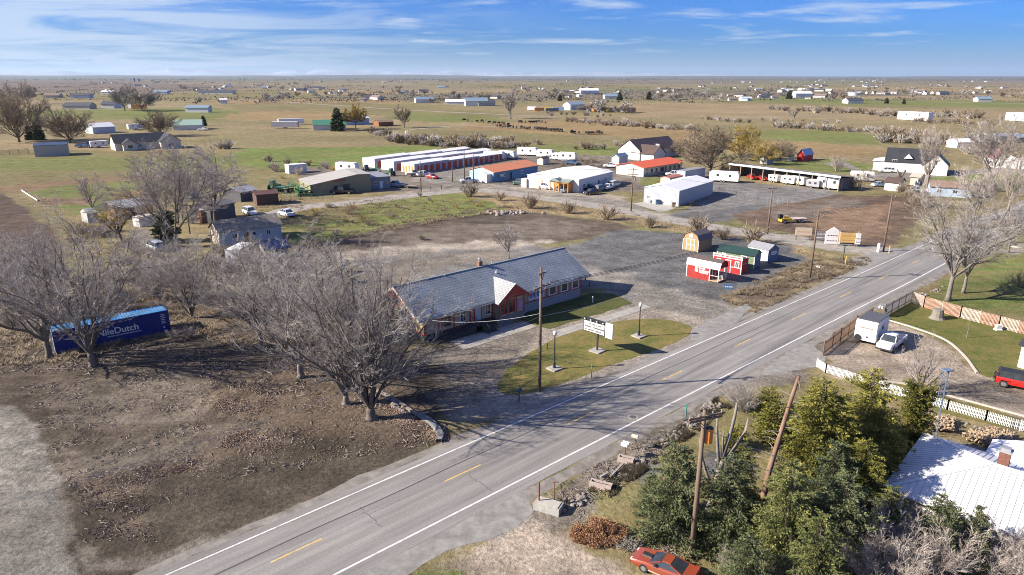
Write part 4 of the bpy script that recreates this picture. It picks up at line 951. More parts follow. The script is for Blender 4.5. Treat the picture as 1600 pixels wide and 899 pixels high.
q.build('ramp_railing', BLKM, dep)
m = MB(); m.extrude([(.6, 0), (6.6, 0), (6.6, .75), (.6, .1)], -1.5, -.08, 'y'); m.build('ramp', DARKB, dep)
ch = MB(); ch.box(12.1, 12.65, DW/2+.2, DW/2+.75, 5.4, 6.75); ch = ch.build('chimney', M('chimney_brick', (.22, .115, .075), .9, .3, 6), dep)
q = MB(); q.tube([(12.37, DW/2+.47, 6.75), (12.37, DW/2+.47, 7.1)], .16, 10); q.tube([(12.37, DW/2+.47, 7.1), (12.37, DW/2+.47, 7.2)], [.24, .12], 10); q.build('chimney_cap', GALV, ch)
for (x, y, z0, h, r_) in ((6.2, 4.3, 5.6, .75, .07), (13.6, 3.0, 5.0, .6, .1), (14.7, 5.2, 5.6, .65, .08), (.9, 4.0, 5.5, 1.2, .03), (6.0, 3.2, 5.0, .35, .05)):
    q = MB(); q.tube([(x, y, z0), (x, y, z0+h)], r_, 8); q.build('vent_pipe', GALV if r_ < .1 else TRIMW, dep)
# ================================================================== five display sheds
def shed_windows(par, L_, W_, specs, fm):
    for f, a, z, w_, h in specs: window(par, f, L_, W_, a, z, w_, h, fm, GLASS, t=.09)
REDS = M('shed_red', (.34, .032, .026), .6, .1, 3, ribs=.2, rib_axis='XY', rib_depth=.25); REDB = M('shed_red_bright', (.48, .025, .025), .6, .1, 3)
GRNS = M('shed_green', (.19, .25, .135), .7, .08, 3, ribs=.2, rib_axis='XY', rib_depth=.3); BLUS = M('shed_slate_blue', (.14, .19, .27), .7, .08, 3, ribs=.2, rib_axis='XY', rib_depth=.3)
TANS = M('shed_tan', (.36, .24, .125), .7, .1, 3, ribs=.2, rib_axis='XY', rib_depth=.3); MRB = M('metal_roof_brown', (.16, .12, .10), .45, .1, 2, ribs=.23, rib_axis='X', metal=.3); MRW = M('metal_roof_white', (.60, .61, .61), .45, .08, 1.5, ribs=.23, rib_axis='X', metal=.1)
MRG = M('metal_roof_green', (.025, .055, .05), .45, .1, 2, ribs=.23, rib_axis='X'); MRGY = M('metal_roof_grey', (.27, .27, .29), .5, .1, 2, ribs=.23, rib_axis='X')
pl = place((1072, 432), (1122, 443), W_=2.6); loc, rz, L_, W_ = pl
t = thing('garden_shed', 'red lofted shed with brown and white barn roof and a small corner porch', 'shed', loc, rz, 'display sheds on the gravel lot')
pw = L_*.73; pr = [(0, 2.1), (.35, 2.95), (W_/2, 3.35), (W_-.35, 2.95), (W_, 2.1)]
profile_solid(pr, 0, pw).build('wall', REDS, t)
m = MB(); m.extrude([(.0, 2.12), (.33, 2.97), (.33, 3.03), (-.1, 2.05)], -.12, L_+.12); m.build('lower_roof', MRW, t)
m = MB(); m.extrude([(.30, 2.98), (W_/2, 3.42), (W_-.3, 2.98), (W_+.1, 2.05), (W_, 2.12), (W_-.35, 2.93), (W_/2, 3.33), (.32, 2.92)], -.12, L_+.12); m.build('roof', MRB, t)
m = MB(); m.box(pw, L_, 0, W_, .1, .24); m.build('porch_floor', M('shed_deck', (.42, .29, .16), .8, .2, 2), t)
for y in (.08, W_-.08): m = MB(); m.bar((L_-.08, y, .24), (L_-.08, y, 2.15), .11); m.build('porch_post', TRIMW, t)
m = MB(); m.extrude([(0, 2.1), (.35, 2.9), (W_/2, 3.3), (W_-.35, 2.9), (W_, 2.1)], L_-.1, L_-.04); m.build('porch_gable', REDS, t)
m = MB(); m.bar((L_-.08, .1, 1.0), (L_-.08, W_-.1, 1.0), .06); m.bar((pw, .05, 1.0), (L_-.08, .05, 1.0), .06)
for k in range(6): m.bar((L_-.08, .2+k*.42, .24), (L_-.08, .2+k*.42, 1.0), .04)
m.build('porch_railing', TRIMW, t)
m = MB(); m.box(-.03, .1, -.03, 0, 0.1, 2.1); m.box(pw-.1, pw+.02, -.03, 0, .1, 2.1); m.box(0, pw, -.02, 0, 1.98, 2.1); m.build('corner_trim', TRIMW, t)
window(t, 'f', pw, W_, 1.45, 1.15, .55, .8, TRIMW, GLASS, t=.1); door(t, 'r', pw, W_, .8, .85, 1.9, REDS, z=.24, frame=TRIMW)
sg = MB(); rb = random.Random(2)
for r_i, (x0, x1, z) in enumerate(((2.15, 3.0, 1.78), (2.15, 3.75, 1.42), (2.2, 3.75, 1.14))):
    x = x0
    while x < x1: w_ = rb.uniform(.1, .2); sg.box(x, x+w_, -.03, -.02, z-.12, z+.12); x += w_+.06
sg.build('lettering', TRIMW, t)
pl = place((1113, 421), (1157.5, 429.7), W_=2.4); loc, rz, L_, W_ = pl
t = thing('garden_shed', 'bright red flat-fronted shed with white parapet stripe behind the porch shed', 'shed', loc, rz, 'display sheds on the gravel lot')
profile_solid([(0, 2.55), (W_, 2.15)], 0, L_).build('wall', REDB, t); roof_mesh([(0, 2.55), (W_, 2.15)], 0, L_, .08, .1, .08).build('roof', MRB, t)
m = MB(); m.box(-.1, L_+.1, -.06, 0, 2.32, 2.85); m.build('parapet', TRIMW, t)
for k in range(7): m = MB(); m.box(.1+k*.69, .1+k*.69+.38, -.08, -.06, 2.5, 2.68); m.build('parapet_square', REDB, t)
m = MB(); m.box(-.02, .12, -.04, 0, 0, 2.32); m.box(L_-.12, L_+.02, -.04, 0, 0, 2.32); m.box(0, L_, -.03, 0, .95, 1.05); m.build('corner_trim', TRIMW, t)
window(t, 'f', L_, W_, L_-1.15, 1.05, .75, 1.0, TRIMW, GLASS, t=.12); window(t, 'f', L_, W_, .6, 1.05, .75, 1.0, TRIMW, GLASS, t=.12); door(t, 'f', L_, W_, L_*.45, .8, 1.95, REDB, frame=TRIMW)
pl = place((1119, 411), (1177.5, 421), W_=2.9); loc, rz, L_, W_ = pl
t = thing('garden_shed', 'long sage green shed with dark green metal roof and blue end doors', 'shed', loc, rz, 'display sheds on the gravel lot')
pr = gable(2.15, 2.95, W_); profile_solid(pr, 0, L_).build('wall', GRNS, t); roof_mesh(pr, 0, L_, .08, .15, .12).build('roof', MRG, t)
m = MB(); m.box(L_, L_+.04, .25, W_-.25, .1, 2.1); m.build('barn_door', BLUS, t)
m = MB(); m.box(-.02, .1, -.04, 0, 0, 2.12); m.box(L_-.1, L_+.03, -.04, 0, 0, 2.12); m.box(0, L_, -.035, 0, 2.02, 2.15); m.build('corner_trim', TRIMW, t)
window(t, 'f', L_, W_, .9, 1.1, .65, .85, TRIMW, GLASS, t=.11); door(t, 'f', L_, W_, L_*.66, .8, 1.85, M('shed_door_brown', (.09, .03, .025), .6), frame=TRIMW)
pl = place((1167, 403), (1198.9, 410.8), W_=2.9); loc, rz, L_, W_ = pl
t = thing('garden_shed', 'slate blue and white shed with pale grey roof beside the green shed', 'shed', loc, rz, 'display sheds on the gravel lot')
pr = gable(2.1, 2.85, W_); profile_solid(pr, 0, L_).build('wall', BLUS, t); roof_mesh(pr, 0, L_, .08, .12, .1).build('roof', MRGY, t)
m = MB(); m.box(.1, L_, -.03, 0, .05, 2.08); m.build('side_panel', TRIMW, t)
q = MB(); q.box(L_, L_+.03, .8, 2.3, 1.2, 1.8); q = q.build('sign_board', TRIMW, t); z_ = MB(); [z_.box(L_+.03, L_+.035, .95+k*.22, 1.08+k*.22, 1.4, 1.6) for k in range(6)]; z_.build('lettering', BLUS, q)
pl = place((1090.7, 394.7), (1111.4, 388.7), (1068, 390.5)); loc, rz, L_, W_ = pl
t = thing('garden_shed', 'tan gambrel barn shed with white framed double door, farthest from the road', 'shed', loc, rz, 'display sheds on the gravel lot')
W_ = 3.3; pr = gambrel(2.1, 3.5, W_); profile_solid(pr, 0, L_).build('wall', TANS, t); roof_mesh(pr, 0, L_, .08, .1, .12).build('roof', MRB, t)
m = MB()
for (y0, y1, z0, z1) in ((.75, .85, .1, 2.1), (2.45, 2.55, .1, 2.1), (1.6, 1.7, .1, 2.1), (.75, 2.55, 2.1, 2.2), (.75, 2.55, 1.1, 1.18), (1.3, 2.0, 2.5, 3.0), (0, .1, 0, 2.1), (W_-.1, W_, 0, 2.1)): m.box(-.05, 0, y0, y1, z0, z1)
m.build('door_trim', TRIMW, t); m = MB(); m.box(-.03, 0, .86, 1.59, .1, 2.09); m.box(-.03, 0, 1.71, 2.44, .1, 2.09); m.build('double_door', M('shed_door_gold', (.36, .27, .10), .7), t)
# ================================================================== metal buildings across the side street
MWL = M('metal_wall_grey', (.40, .43, .46), .55, .06, 1, ribs=.3, rib_axis='XY', rib_depth=.4); MRW2 = M('metal_roof_bright', (.74, .74, .73), .5, .05, .8, ribs=.5, rib_axis='X', rib_depth=.3)
GDW = M('garage_door_white', (.72, .72, .70), .6, .05, 1, ribs=.5, rib_axis='Z', rib_depth=.4)
pl = place_g((1005.5, 316), (1060, 322.5), (1128, 306.5)); loc, rz, L_, W_ = pl
t = building('metal_warehouse', 'grey ribbed metal warehouse with bright white low gable roof', 'warehouse', pl, gable(3.7, 4.7, W_), MWL, MRW2, .15, .12, .1)
m = MB(); face_box(m, 'l', L_, W_, W_*.2, .02, 2.5, 3.0, .002, .05); m.build('garage_door', GDW, t)
door(t, 'l', L_, W_, W_*.66, .9, 2.0, TRIMW); window(t, 'l', L_, W_, W_*.82, 1.1, .8, .8)
m = MB(); m.box(0, L_, -.05, 0, 0, .35); m.build('base_trim', CONC, t)
m = MB(); m.box(-.35, -.05, W_*.78, W_*.82+.3, 0, .8); m.build('electric_meter', GALV, t)
sheet('concrete_pad', [(988, 318), (1008, 315.5), (1062, 322), (1046, 329), (1030, 331)], .012, CONC, .03, 2, 2, round_=False)
pl = place_g((824, 293), (904, 301.5), (964, 288)); loc, rz, L_, W_ = pl
t = building('white_shop_building', 'broad white metal shop with orange timber entrance porch', 'shop', pl, gable(3.5, 4.6, W_), M('shop_wall_white', (.62, .62, .60), .6, .06, 1, ribs=.3, rib_axis='XY', rib_depth=.3), M('roof_cream', (.76, .74, .70), .6, .05, .6, ribs=.6, rib_axis='X', rib_depth=.2), .15, .15, .12)
m = MB(); m.box(-2.4, -.05, W_*.12, W_*.46, .05, .18); m.build('porch_floor', CONC, t)
ORW = M('porch_orange', (.62, .26, .045), .6, .15, 2)
pp = MB()
for y in (W_*.12, W_*.2, W_*.29, W_*.38, W_*.46): pp.bar((-2.3, y, .18), (-2.3, y, 2.7), .2)
pp.box(-2.4, -2.2, W_*.12, W_*.46, 2.5, 2.8); pp.box(-.08, -.02, W_*.12, W_*.46, .1, 2.8); pp.box(-2.35, -.05, W_*.115, W_*.125, .2, 2.7); pp.build('porch_frame', ORW, t)
m = MB(); m.extrude([(-2.6, 2.75), (0, 3.35), (0, 3.45), (-2.6, 2.85)], W_*.1, W_*.48, 'y'); yc = W_*.35; m.extrude([(yc-1.6, 2.85), (yc+1.6, 2.85), (yc, 3.8)], -2.7, -.2, 'x'); m.build('porch_roof', M('porch_roof_green', (.20, .24, .22), .5, .1), t)
door(t, 'l', L_, W_, W_*.7, 1.1, 2.3, TRIMW, frame=ORW); window(t, 'f', L_, W_, 2.4, 1.2, 1.2, .9); window(t, 'f', L_, W_, L_*.75, 1.6, 1.2, .7); door(t, 'f', L_, W_, L_*.55, .9, 2.0, M('door_blue', (.08, .12, .2)))
m = MB(); m.box(L_-3.6, L_+1.5, 1.5, 4.5, 0, 3.9); m.build('rear_annex', M('annex_white', (.6, .61, .62), .6, .06, 1), t)
m = MB(); m.box(-.5, 1.6, W_, W_+1.8, 0, 2.4); m.build('side_annex', M('annex_cream', (.6, .57, .5), .6, .06, 1), t)
pl = place((772, 285), (840, 272.5), (741.5, 279)); loc, rz, L_, W_ = pl
BLW = M('wall_bright_blue', (.085, .21, .38), .6, .06, 1, ribs=.3, rib_axis='XY', rib_depth=.25); ORR = M('roof_orange', (.62, .235, .11), .55, .08, .8, ribs=.4, rib_axis='X', rib_depth=.2)
t = building('blue_shop_building', 'bright blue shop building with faded orange metal roof', 'shop', pl, gable(2.9, 4.2, W_), BLW, ORR, .4, .3, .12)
m = MB(); m.box(-.06, -.01, .3, W_-.3, .1, 2.9); m.extrude([(.5, 2.9), (W_-.5, 2.9), (W_/2, 4.0)], -.06, -.01); m.build('gable_panel', M('wall_pale_blue', (.33, .48, .58), .6), t)
m = MB(); m.box(-2.2, -.06, 1.0, 4.4, 0, 2.4); m.extrude([(.9, 2.4), (4.5, 2.4), (2.7, 3.0)], -2.3, -.06); an = m.build('entry_annex', WHITE, t)
door(t, 'f', L_, W_, L_*.35, 1.0, 2.1, M('door_dark', (.04, .04, .05))); window(t, 'f', L_, W_, L_*.2, 1.1, 1.2, 1.0); window(t, 'f', L_, W_, L_*.6, 1.1, 1.4, 1.0); m = MB(); m.box(L_*.1, L_*.18, -.5, 0, 1.4, 2.1); m.build('air_conditioner', GALV, t)
pl = place((1005, 277), (1064.5, 267), (968.7, 271)); loc, rz, L_, W_ = pl
t = building('office_building', 'low white office with vivid orange-red metal roof and a row of windows', 'office', pl, gable(2.9, 4.0, W_), M('wall_cream', (.62, .58, .50), .7, .08, 1), M('roof_vivid_orange', (.66, .13, .045), .5, .06, .8, ribs=.4, rib_axis='X', rib_depth=.25), .7, .5, .14)
for k in range(8): window(t, 'f', L_, W_, 1.4+k*L_/8.4, 1.0, 1.0, 1.2, M('frame_dark', (.08, .08, .09)))
door(t, 'f', L_, W_, L_*.47, 1.0, 2.1, M('door_dark', (.04, .04, .05)))
m = MB(); m.box(0, L_, -.08, -.01, 0, .9); m.build('wall_base', M('wall_base_bluegrey', (.25, .27, .30), .7), t)  # blue-grey band along the foot of the front wall
# olive farm machinery shop
pl = place_g((486, 306), (580, 298), (600, 286)); loc, rz, L_, W_ = pl
A_ = Vector(G(486, 306)); B_ = Vector(G(580, 298.5)); d_ = B_-A_; n_ = Vector((-d_.y, d_.x)).normalized(); dep_ = abs((Vector(G(449, 297))-A_).dot(n_)); pl = ((B_.x, B_.y, 0), math.atan2(n_.y, n_.x), dep_, d_.length); loc, rz, L_, W_ = pl
OLV = M('wall_olive', (.25, .235, .15), .7, .08, 1, ribs=.3, rib_axis='XY', rib_depth=.3)
t = building('farm_machinery_shop', 'olive metal farm shop with weathered grey roof and red wall lettering', 'shop', pl, [(0, 4.6), (W_*.22, 4.7), (W_, 2.7)], OLV, M('roof_weathered', (.38, .36, .32), .7, .12, .6, dirt=(.26, .24, .21), dirt_amt=.6, ribs=.5, rib_axis='X', rib_depth=.2), .2, .2, .12)
q = MB(); rb = random.Random(9)
for k in range(11): face_box(q, 'l', L_, W_, W_*.42+k*.32, 3.2, .2, .45, .01, .04)
q.build('lettering', M('sign_red', (.40, .05, .03)), t)
m = MB(); face_box(m, 'l', L_, W_, W_*.36, .05, 1.8, 2.4, .005, .05); m.build('roller_door', M('door_olive_dark', (.10, .10, .08)), t); door(t, 'l', L_, W_, W_*.56, .9, 2.0, M('door_dark', (.04, .04, .05)))
m = MB(); m.box(2.5, L_+1, -6.5, 0, 0, 3.2); w2 = m.build('wing', M('wing_bluegrey', (.22, .25, .28), .7, .06, 1, ribs=.3, rib_axis='XY', rib_depth=.3), t)
m = MB(); m.box(2.2, L_+1.3, -6.8, 0, 3.2, 3.34); m.build('wing_roof', MRGY, t)
for y in (-5.6, -2.6):
    f = MB(); f.box(2.42, 2.5, y, y+1.1, 1.2, 2.1); f = f.build('window', TRIMW, w2); g = MB(); g.box(2.4, 2.42, y+.1, y+1.0, 1.28, 2.02); g.build('pane', GLASS, f)
m = MB(); m.box(2.43, 2.5, -4.2, -3.3, .05, 2.1); m.build('door', TRIMW, w2)
# storage rows
SWL_SHD = M('storage_wall_shaded', (.42, .41, .47), .6, .06, 1, ribs=.3, rib_axis='XY', rib_depth=.2); SEND_LIT = M('white_end_sunlit', (.74, .73, .71), .6, .05, 1); ORD = M('storage_door_red', (.48, .085, .04), .6, .1, 1, ribs=.4, rib_axis='Z'); ORD2 = M('storage_door_orange', (.68, .27, .07), .6, .1, 1, ribs=.4, rib_axis='Z')  # white rows: shade put into the long walls' colour, sunlight into the ends'
rowlab = ['longest white self-storage row, farthest back beside the green field', 'white self-storage row in the middle of the three parallel rows', 'white self-storage row nearest the street, orange doors on its end']
for k, (pa, pb, w_, nd_) in enumerate((((586, 262.5), (735, 241.3), 6, 3), ((616, 267), (768, 244), 6, 3), ((648, 271.5), (792, 249.5), 6, 12))):
    pl = place(pa, pb, W_=w_); loc, rz, L_, W_ = pl; t = thing('storage_row', rowlab[k], 'storage building', loc, rz, 'self-storage rows')
    ns = 3; seg = L_/ns
    for j in range(ns):
        e = 3.0-.28*j; x0, x1 = j*seg+(.02 if j else 0), (j+1)*seg
        profile_solid(gable(e, e+.45, W_), x0, x1).build('wall', SWL_SHD, t); roof_mesh(gable(e, e+.45, W_), x0, x1, .08, .12, .03).build('roof', MRW2, t)
    m = MB(); m.box(-.04, -.01, .05, W_-.05, .05, 2.95); m.build('sunlit_end', SEND_LIT, t)  # white slab gives the end wall its sunlit brightness
    n = 16 if k == 2 else 12
    for j in range(n if k == 2 else 12):
        x = 1.4+j*(L_-3)/n
        if k < 2 and j > 9: continue
        q = MB(); q.box(x, x+1.9, -.04, -.005, .05, 2.2); q.build('roller_door', ORD, t)
    if k == 2:
        for j in range(4): q = MB(); q.box(-.08, -.04, .5+j*1.35, 1.4+j*1.35, .05, 2.3); q.build('roller_door', ORD2, t)
# open-fronted vehicle bay
A_ = Vector(G(1139, 276)); B_ = Vector(G(1310, 299.5)); d_ = B_-A_; L_ = d_.length; rz = math.atan2(d_.y, d_.x); W_ = 7.0
t = thing('open_storage_shed', 'long open-fronted storage shed with pale fascia and timber posts', 'open shed', (A_.x, A_.y), rz)
DKW = M('shed_dark_metal', (.12, .12, .13), .7, .1, 1, ribs=.3, rib_axis='XY')
m = MB(); m.box(0, L_, W_-.1, W_, 0, 3.3); m.build('back_wall', DKW, t); m = MB(); m.box(L_-.1, L_, .15, W_-.1, 0, 3.5); m.build('end_wall', DKW, t); m = MB(); m.box(0, .1, .15, W_-.1, 0, 3.5); m.build('end_wall', M('shed_end_tan', (.4, .37, .3)), t)
m = MB(); m.extrude([(-.3, 4.05), (W_+.3, 3.35), (W_+.3, 3.45), (-.3, 4.17)], -.3, L_+.3); m.build('roof', M('roof_brown_grey', (.19, .175, .165), .6, .1, .6, ribs=.5, rib_axis='X'), t)
m = MB(); m.box(-.3, L_+.3, -.36, -.31, 3.65, 4.22); m.build('fascia', M('fascia_pale', (.55, .58, .58), .6), t)
for k in range(10): x = .12+k*(L_-.3)/9; m = MB(); m.bar((x, 0, 0), (x, 0, 4.0), .2); m.build('post', M('post_tan', (.34, .27, .19), .8), t)
# small ones round the lots
def simple(name, label, cat, pl, e, r_, wm_, rm_, wins=(), oe=.35, oh=.3, prof=None, doors=(), group=None):
    t = building(name, label, cat, pl, prof or gable(e, r_, pl[3]), wm_, rm_, oe, oh, group=group); L_, W_ = pl[2], pl[3]
    for w_ in wins: window(t, w_[0], L_, W_, *w_[1:5], mull=w_[3] > .8)
    for d_ in doors: door(t, d_[0], L_, W_, d_[1], d_[2], d_[3], d_[4] if len(d_) > 4 else TRIMW)
    return t
WPL = M('wall_white_siding', (.64, .63, .60), .7, .06, 1, ribs=.25, rib_axis='Z', rib_depth=.15); WCR = M('wall_cream_siding', (.55, .50, .40), .7, .06, 1); WGY = M('wall_grey_siding', (.33, .34, .34), .7, .06, 1, ribs=.3, rib_axis='XY'); WTN = M('wall_tan_siding', (.37, .31, .23), .7, .06, 1)
WBL = M('wall_blue_siding', (.36, .45, .55), .7, .08, 1); GRR = M('roof_green_metal', (.06, .20, .13), .5, .12, 1, ribs=.4, rib_axis='X', rib_depth=.2); GRR2 = M('roof_pale_green', (.30, .42, .34), .5, .12, 1, ribs=.4, rib_axis='X')
RUST = M('wall_rusty', (.23, .10, .05), .8, .3, 1.5, dirt=(.12, .07, .05)); DGY = M('wall_dark_grey', (.10, .10, .105), .8, .2, 1, ribs=.3, rib_axis='XY'); BLR = M('roof_navy', (.045, .07, .13), .5, .08, 1, ribs=.35, rib_axis='X'); GVR = M('roof_galvanised', (.42, .42, .41), .5, .25, .8, dirt=(.25, .16, .11), dirt_amt=.5, ribs=.3, rib_axis='X')
simple('storage_container', 'white boxy container with flat roof behind the grey metal warehouse', 'container', place((1070, 283.5), (1101, 277.5), W_=3), 2.9, 3.0, M('box_bluegrey', (.38, .43, .48), .6, .06, 1, ribs=.3, rib_axis='XY'), MRGY, oe=.02, oh=.02)
simple('utility_shed', 'low cream shed with faded red flat roof beside the warehouse', 'shed', place((1046, 290), (1066, 285.5), W_=3), 2.0, 2.3, WCR, M('roof_faded_red', (.38, .14, .10)), oe=.1, oh=.1)
simple('white_box_trailer', 'plain white box trailer parked in the grass behind the farm shop', 'trailer', place((452, 272), (480, 269.5), W_=3.2), 2.7, 2.75, WPL, MRW2, oe=.02, oh=.02)
t = simple('farmhouse', 'white house with brown roof and front cross gable beside a big bare tree', 'house', place((999, 251), (1058, 243), W_=10), 3.6, 7.2, WPL, SH_BR, [('f', 1.5, 1.2, 1.0, 1.2), ('f', 15, 1.2, 1.0, 1.2)])
m = MB(); m.extrude([(.5, 0), (7.5, 0), (7.5, 2.9), (4, 5.4), (.5, 2.9)], -6, 1, 'y'); m.build('front_wing', WPL, t); m = MB()
for s in (-1, 1): m.extrude([(4+s*4.1, 2.6), (4, 5.5), (4, 5.66), (4+s*4.1, 2.76)], -6.3, 4, 'y')
m.build('front_roof', SH_BR, t)
m = MB(); m.extrude([(11, 3.5), (14.5, 3.5), (12.75, 5.2)], .2, 3, 'y'); m.build('dormer', WPL, t)
t = simple('white_house', 'large white farmhouse with dark shingle roof and triple garage across the lawn', 'house', place((1381, 267.5), (1462, 272.5), W_=11), 3.3, 7.2, WPL, SH_DK, [('f', 2, 3.2, 1.4, .01+.8)])
Lh = t.children[0].data
for x in (3.2, 6.6, 10.0): m = MB(); m.box(x, x+2.7, -.06, -.005, .05, 2.4); m.build('garage_door', GDW, t)
m = MB(); m.extrude([(10.8, 0), (17.8, 0), (17.8, 3.2), (14.3, 6.6), (10.8, 3.2)], -3.5, 2, 'y'); fw = m.build('front_wing', WPL, t)
m = MB()
for s in (-1, 1): m.extrude([(14.3+s*4, 2.75), (14.3, 6.65), (14.3, 6.85), (14.3+s*4, 2.95)], -3.9, 6, 'y')
m.build('front_roof', SH_DK, t); m = MB(); m.box(13.9, 14.7, -3.56, -3.5, 3.4, 4.6); m.build('window', GLASS, fw); m = MB(); m.extrude([(5.2, 4.4), (7.8, 4.4), (6.5, 5.8)], .3, 3, 'y'); m.build('dormer', WPL, t)
m = MB(); m.box(-3.5, 0, 1, 9, 0, 3.1); m.extrude([(-3.9, 3.1), (.2, 3.1), (.2, 3.9)], .6, 9.4, 'y'); m.build('side_wing', WPL, t)
t = simple('pink_roof_house', 'white house with dull pink roof at the right edge behind the lawn', 'house', place_g((1549, 262), (1592, 264), (1640, 258)), 3.0, 5.0, WPL, M('roof_dull_pink', (.27, .13, .13), .6, .1, 1), [('l', 8, 1.3, 1.4, 1.0)])
m = MB(); m.box(.5, 12, -4.5, 0, 0, 2.7); m.build('side_wing', WPL, t)
simple('blue_cottage', 'low light blue and white cottage behind pale twigs beside the street', 'cottage', place((1452, 306), (1517, 310), W_=6), 2.5, 3.7, WBL, M('roof_brown_dusty', (.22, .15, .115), .8, .2, 1), [('f', 1.5, .9, 1.2, 1.0), ('f', 5, .9, 1.2, 1.0), ('f', 9, .9, 1.0, 1.0)])
simple('small_outbuilding', 'small white outbuilding with brown roof between parked cars and a cut tree', 'outbuilding', place((1381, 297), (1403, 299.5), W_=4.5), 2.3, 3.4, WPL, SH_BR, [('r', 1.5, 1.0, .8, .9)])
simple('small_outbuilding', 'pale grey outbuilding next to the tall pollarded trunk', 'outbuilding', place((1421, 289), (1436, 290.5), W_=4), 2.4, 3.2, M('wall_pale_grey', (.42, .40, .36)), M('roof_pale_tan', (.40, .36, .30)))
t = simple('barn_shed', 'small bright red barn shed with rounded white-edged roof on the lawn', 'shed', place_g((1245, 251.3), (1256, 252.3), (1267, 249.8)), 2.3, 4.2, REDB, M('roof_silver_blue', (.35, .42, .52), .4, .1, 1), prof=None)
simple('utility_shed', 'tiny white shed beside the bright red barn shed', 'shed', place((1229, 252), (1237.5, 252.5), W_=2.5), 2.2, 2.8, WPL, WHITE, oe=.1, oh=.1)
simple('utility_shed', 'white gabled shed with blue-grey roof behind the vivid orange roof', 'shed', place_g((955.5, 256.5), (967, 257.5), (976, 254.5)), 2.6, 3.6, WPL, M('roof_steel_blue', (.22, .32, .38), .5), oe=.15)
simple('utility_shed', 'small beige shed in the fenced trailer yard', 'shed', place((848.5, 258), (858, 256.5), W_=2.6), 2.1, 2.7, WCR, SH_BR, oe=.1)
simple('utility_shed', 'grey weathered shed under the yellow willows', 'shed', place((1198, 257), (1208, 256), W_=3), 2.1, 2.6, WGY, SH_BR, oe=.1)
# old farmstead on the left
pl = place((345, 385.5), (441, 371.5), W_=5.6); t = simple('old_cottage', 'old pale blue cottage with mossy worn shingle roof among bare trees', 'cottage', pl, 2.7, 4.3, M('wall_old_blue', (.44, .46, .46), .8, .15, 1.5, dirt=(.45, .45, .42)), SH_OLD, [('f', 2.2, 1.0, 1.0, 1.1), ('f', 6.0, 1.2, .7, .8), ('f', 8.6, 1.0, .9, 1.0)], doors=(('f', 4.4, .9, 2.0, M('door_dark', (.04, .04, .05))),))
m = MB(); m.box(-.06, -.01, .1, 5.5, .05, 2.7); m.extrude([(.4, 2.7), (5.2, 2.7), (2.8, 4.1)], -.06, -.01); m.build('gable_boards', M('gable_peeling', (.55, .48, .38), .8, .4, 4, dirt=(.25, .2, .15)), t)
t = simple('garden_shed', 'navy roofed tan shed with white four-pane door beside the old cottage', 'shed', place((417, 411), (452, 405), W_=3.6), 2.2, 3.3, WTN, M('roof_navy_striped', (.03, .045, .12), .4, .5, 1, ribs=.6, rib_axis='X'), oe=.25)
window(t, 'f', t.children[0].dimensions.x, 3.6, 1.0, .2, 1.5, 1.9, TRIMW, GLASS, t=.12)
pl = place((376, 417), (399, 404), W_=2.4); t = simple('box_trailer', 'white box trailer with narrow bright front end below the old cottage', 'trailer', pl, 2.7, 2.75, WPL, MRW2, oe=.02, oh=.02)
m = MB(); m.box(-.05, -.01, .05, 2.35, .2, 2.6); m.build('sunlit_front', SEND_LIT, t)  # brighter white slab puts sunlight into the colour of this end
simple('grey_barn', 'dark grey barn standing behind the old cottage', 'barn', place((331, 350), (369, 341), W_=6), 3.4, 4.2, DGY, M('roof_dark_grey', (.13, .13, .14)), oe=.15)
simple('privy_shed', 'narrow rusty brown shed with white roof beside the grey barn', 'shed', place((316, 349.5), (326, 348), W_=1.8), 2.8, 3.1, RUST, WHITE, oe=.1, oh=.1)
simple('dark_barn', 'dark barn with pale metal roof right of the left bare trees', 'barn', place((377, 316), (402, 311), W_=5.5), 2.4, 3.4, DGY, GVR)
simple('rusty_shed', 'rust brown shed in front of the green machinery yard', 'shed', place((402, 322), (436, 319), W_=5), 2.6, 3.2, M('shed_brown_dark', (.10, .06, .05), .8, .3), M('roof_rust_dark', (.11, .055, .045), .7, .3), oe=.15)
t = simple('farm_shed', 'open-sided farm shed with patchy galvanised roof behind the yellow willow', 'shed', place((182, 344), (240, 336), W_=6.5), 2.5, 3.6, M('wall_brown_board', (.17, .11, .07), .8, .3, 2), GVR, oe=.4)
m = MB(); m.extrude([(0, 0), (4, 0), (4, 2.2), (2, 3.0), (0, 2.2)], -5.5, -3.5, 'x'); m.build('lean_to', GVR, t)
t = simple('utility_shed', 'small white framed lean-to beside the farm shed', 'shed', place((219, 355.5), (240, 351), W_=2), 2.0, 2.2, WPL, WCR, oe=.05, oh=.05)
simple('left_farmhouse', 'cream farmhouse with dark roof and two front gables on the left plain', 'house', place((181, 236), (266, 231), W_=10), 3.2, 6.4, WCR, SH_DK, [('f', 9, 1.2, 1.2, 1.0)])
t = bpy.data.objects['left_farmhouse']
for x0, x1, pr_, e, r_ in ((2.5, 7.8, 3, 2.8, 4.6), (17, 25, 4, 3.2, 6.2)):
    c_ = (x0+x1)/2; h = (x1-x0)/2; m = MB(); m.extrude([(x0, 0), (x1, 0), (x1, e), (c_, r_), (x0, e)], -pr_, 3, 'y'); f = m.build('front_wing', WCR, t); m = MB()
    for s in (-1, 1): m.extrude([(c_+s*(h+.4), e-.25), (c_, r_), (c_, r_+.18), (c_+s*(h+.4), e-.07)], -pr_-.4, 5, 'y')
    m.build('front_roof', SH_DK, t); m = MB(); m.box(c_-.9, c_+.9, -pr_-.06, -pr_, 1.0, 2.2); m.build('window', GLASS, f)
